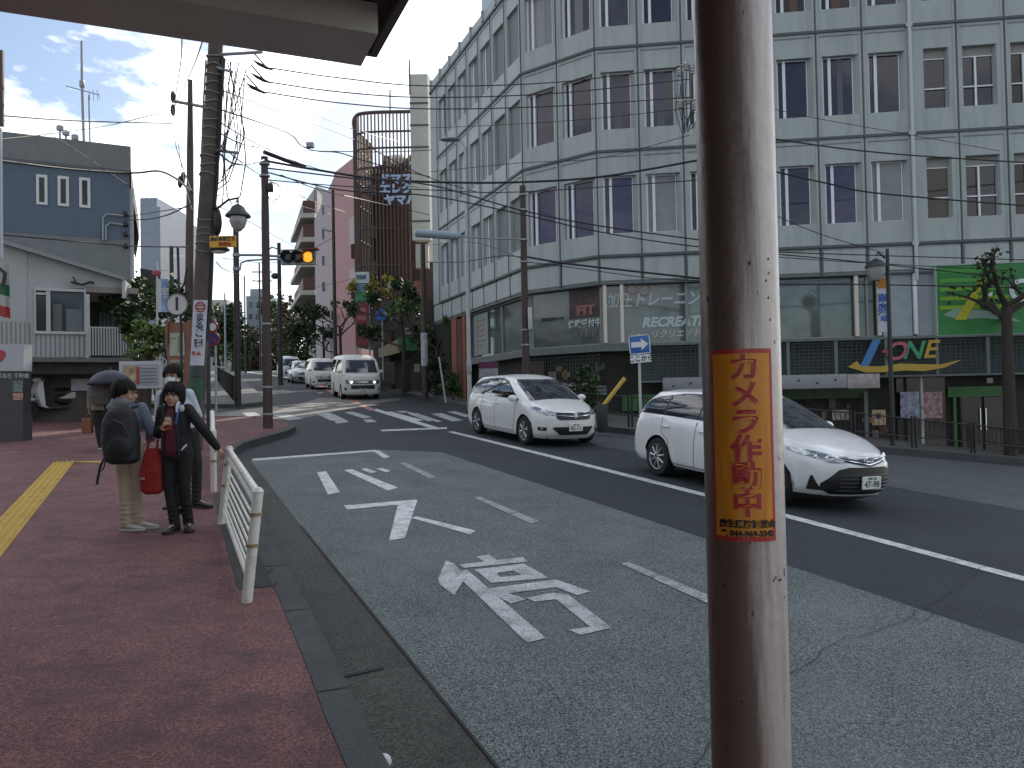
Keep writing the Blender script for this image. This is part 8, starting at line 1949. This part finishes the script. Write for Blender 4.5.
# the backpack is carried: its own thing
h0 = PA('hip'); bc = Vector((h0.x + .045, h0.y - .22, h0.z + .115)); tK = thing('backpack', 'large black backpack worn by the boy in the grey blue hoodie', 'backpack', (bc.x, bc.y, bc.z - .26))
m_pack = mat('pack_black', (.007, .008, .011), .7, var=.3, vscale=7, bump=.2, bscale=25)
q = MB(); stack(q, [(bc.x + .02, bc.y, bc.z - .29, .11, .06, .1), (bc.x + .01, bc.y, bc.z - .25, .165, .105, .1), (bc.x, bc.y, bc.z - .05, .178, .120, .1), (bc.x - .01, bc.y + .01, bc.z + .12, .168, .105, .1), (bc.x - .005, bc.y + .02, bc.z + .22, .13, .08, .1), (bc.x, bc.y + .03, bc.z + .27, .08, .05, .1)], 24)
q.ell((bc.x + .02, bc.y - .07, bc.z - .12), (.13, .075, .13), 16, 10); blob(q, .011, 4, 'bag_body', m_pack, tK)
for sx in (1,):
    q = MB(); q.tube([(bc.x + .06, bc.y + .06, bc.z + .22), (n0.x + .085, n0.y - .09, n0.z - .085), (n0.x + .12, n0.y - .01, n0.z - .065), (n0.x + .13, n0.y + .08, n0.z - .13)], [.022, .024, .024, .02], 8); q.build('shoulder_strap', m_pack, tK)
q = MB(); q.tube([(bc.x - .12, bc.y + .07, bc.z + .12), (n0.x - .13, n0.y - .06, n0.z - .05), (n0.x - .12, n0.y + .04, n0.z - .02)], [.022, .024, .02], 8); q.build('shoulder_strap', m_pack, tK)
q = MB(); q.tube([(bc.x - .13, bc.y - .02, bc.z - .18), (bc.x - .19, bc.y - .02, bc.z - .30), (bc.x - .22, bc.y - .02, bc.z - .43), (bc.x - .225, bc.y - .02, bc.z - .48)], [.008, .012, .012, .014], 6); q.tube([(bc.x - .12, bc.y - .04, bc.z - .2), (bc.x - .15, bc.y - .04, bc.z - .33), (bc.x - .19, bc.y - .04, bc.z - .36)], .007, 5); q.build('loose_strap', m_pack, tK)
q = MB(); q.tube([(bc.x - .11, bc.y - .10, bc.z - .02), (bc.x - .08, bc.y - .125, bc.z + .10), (bc.x + .0, bc.y - .125, bc.z + .145), (bc.x + .09, bc.y - .12, bc.z + .1), (bc.x + .13, bc.y - .10, bc.z - .02)], .004, 5); q.build('zip', mat('zip_grey', (.06, .06, .065), .4), tK)

# red bag hanging between them
rb0 = at(152, 447, v_ - .02); tR = thing('tote_bag', 'bright red cloth bag hanging between the two nearest boys', 'bag', tuple(at(151, 494, v_ - .02)))
mr_ = mat('red_cloth', (.26, .014, .012), .75, var=.3, vscale=9, bump=.25, bscale=14); zt1, zb1 = rb0.z, at(151, 494, v_).z; hh = zt1 - zb1; xc = rb0.x
q = MB(); stack(q, [(xc - .0, rb0.y, zb1, .07, .035, .1), (xc, rb0.y, zb1 + .04, .112, .06, .1), (xc - .005, rb0.y, zb1 + hh * .45, .118, .070, .05), (xc + .01, rb0.y, zb1 + hh * .8, .095, .05, 0), (xc + .01, rb0.y, zt1 - .01, .07, .03, 0)], 20)
for i in range(6): q.tube([(xc - .08 + i * .03, rb0.y - .055, zb1 + .05 + .02 * (i % 2)), (xc - .07 + i * .028, rb0.y - .066, zb1 + hh * .5), (xc - .05 + i * .024, rb0.y - .035, zt1 - .03)], [.006, .011, .006], 6)
blob(q, .009, 2, 'bag_body', mr_, tR)
wl = PB('wrL'); el_ = PB('elL')
for dx in (-.05, .05): q = MB(); q.tube([(xc + dx, rb0.y, zt1 - .03), (xc + dx * .8 + .01, rb0.y + .01, zt1 + .06), (el_.x - .005 + dx * .3, el_.y - .02, el_.z - .055)], .010, 6); q.build('handle', mr_, tR)
q = MB(); q.bbox(xc - .085, xc - .04, rb0.y - .085, rb0.y - .07, zb1 + .15, zb1 + .175, .004); q.build('tag', mat('tag_pink', (.36, .2, .17), .6), tR)

# boy with the face mask behind
fC = gp(188, 507, SH); SC = 1.66 / 1.70; vC = fC.y
JC = dict(hip=(-.03, .02, .93), chest=(-.10, .0, 1.22), neck=(-.14, 0, 1.42), head=loc(172.3, 377, vC - .03, fC, SC), hpL=(-.11, 0, .89), hpR=(.05, 0, .89), knL=(-.16, -.03, .48), knR=(.12, -.02, .50), anL=(-.14, .02, .075), anR=(.11, -.02, .075),
    ftL=(-.3, -1, 0), ftR=(1, -.25, 0), shL=(-.30, 0, 1.33), shR=(.02, 0, 1.34), elL=(-.34, .02, 1.08), wrL=(-.25, .10, .90), elR=(.085, .10, 1.08), wrR=(-.02, .20, .98),
    hdL=(.2, -.3, -.8), pnL=(1, 0, 0), cuL=.4, hdR=(0, -.3, -.8), pnR=(-1, 0, 0), cuR=.4, yaw=0, hyaw=.05, htilt=0, hnod=0, hs=1.12)
tC, PC, MhC = person('taller boy in white shirt wearing a face mask behind the boy in the black jacket', fC, SC, JC, dict(hair='short', mask=mat('mask_white', (.50, .52, .54), .7), trousers=m_blacktr, top=mat('white_shirt', (.42, .47, .52), .8, var=.06, vscale=9), shoe=m_shoeb, sole=m_sole, len=.0, leg=.9, top_name='shirt', body=.93))
nc = PC('neck')
for sx in (1, -1):
    q = MB(); q.tube([nc + Vector((sx * .085, .06, -.01)), nc + Vector((sx * .095, -.02, .0)), nc + Vector((sx * .10, -.115, -.10)), nc + Vector((sx * .11, -.135, -.30))], [.022, .026, .026, .022], 8); q.build('bag_strap', m_black_cl, tC)
q = MB(); q.ell((nc.x - .1, nc.y + .18, nc.z - .18), (.17, .10, .22), 16, 10); q.build('rucksack', m_pack, tC)

# person under the umbrella, walking away
fD = gp(101, 449, SH); SD = .87; vD = fD.y
JD = dict(hip=(-.02, 0, .95), chest=(0, .02, 1.25), neck=(.02, .02, 1.44), head=(.03, .02, 1.58), hpL=(-.085, 0, .9), hpR=(.085, 0, .9), knL=(-.06, -.02, .5), knR=(.05, .06, .5), anL=(.02, -.04, .075), anR=(.06, .12, .075),
    ftL=(.3, 1, 0), ftR=(.2, 1, 0), shL=(-.19, .0, 1.37), shR=(.19, .02, 1.37), elL=(-.24, .02, 1.10), wrL=(-.22, -.03, .86), elR=(.25, .08, 1.14), wrR=(.18, .14, 1.36),
    hdL=(0, -.1, -1), pnL=(1, 0, 0), cuL=.8, hdR=(0, 0, 1), pnR=(0, 1, 0), cuR=1.0, yaw=3.1, hyaw=3.1)
tD, PD, MhD = person('person in beige coat with grey rucksack walking away under a navy umbrella', fD, SD, JD, dict(hair='short', trousers=m_blacktr, body=.95, top=mat('beige_coat', (.16, .135, .095), .85, var=.15), shoe=m_shoeb, sole=m_solew, len=.12, leg=.95, top_name='coat'))
q = MB(); c_ = PD('chest'); stack(q, [(c_.x + .04, c_.y - .16, c_.z - .27, .11, .06, 0), (c_.x + .04, c_.y - .18, c_.z - .1, .15, .09, 0), (c_.x + .04, c_.y - .16, c_.z + .13, .13, .07, 0), (c_.x + .04, c_.y - .14, c_.z + .2, .08, .04, 0)]); blob(q, .014, 3, 'rucksack', mat('rucksack_grey', (.075, .07, .075), .8, var=.2), tD)
wl = PD('wrL'); tO = thing('shopping_bag', 'small orange brown bag held by the person under the umbrella', 'bag', (wl.x - .05, wl.y, wl.z - .45))
q = MB(); q.bbox(wl.x - .13, wl.x + .05, wl.y - .06, wl.y + .05, wl.z - .45, wl.z - .17, .02); q.build('bag_body', mat('bag_orange', (.20, .07, .035), .7, var=.3, vscale=6), tO); q = MB(); q.tube([(wl.x - .09, wl.y, wl.z - .17), (wl.x - .02, wl.y - .01, wl.z - .06), (wl.x + .03, wl.y, wl.z - .17)], .008, 6); q.build('handle', mat('bag_orange', (.20, .07, .035), .7), tO)
wr = PD('wrR'); uc = at(110.5, 383, wr.y - .25); tU = thing('umbrella', 'open navy umbrella held low over the person in the beige coat', 'umbrella', tuple(wr)); Rr = 21.5 / 780 * wr.y; q = MB(); vs = []; n = 16
q2 = MB()
for i in range(7):
    th = i / 6 * 1.25
    for j in range(n): a = 2 * math.pi * j / n; rr = Rr * math.sin(th) / math.sin(1.25) * (1 if j % 2 == 0 else .965); vs.append((uc.x + rr * math.cos(a), uc.y + rr * math.sin(a), uc.z - .02 + .26 * (math.cos(th) - math.cos(1.25)) / (1 - math.cos(1.25)) - (.012 if j % 2 == 0 and i == 6 else 0)))
q.add(vs, [(i*n+j, (i+1)*n+j, (i+1)*n+(j+1) % n, i*n+(j+1) % n) for i in range(6) for j in range(n)]); um = q.build('canopy', mat('umbrella_navy', (.012, .016, .030), .55, var=.2), tU, smooth=35); md = um.modifiers.new('t', 'SOLIDIFY'); md.thickness = .004
q = MB(); q.tube([(wr.x, wr.y + .02, wr.z - .04), (uc.x, uc.y, uc.z + .29)], .008, 6); q.build('shaft', m_galv, tU)
q = MB()
for j in range(0, n, 2): a = 2 * math.pi * j / n; q.tube([(uc.x, uc.y, uc.z + .2), (uc.x + Rr * .97 * math.cos(a), uc.y + Rr * .97 * math.sin(a), uc.z - .02)], .004, 4)
q.build('ribs', m_galv, tU)
q = MB(); q.tube([(wr.x, wr.y + .02, wr.z - .1), (wr.x, wr.y + .02, wr.z + .02)], .014, 8); q.build('grip', m_black, tU)
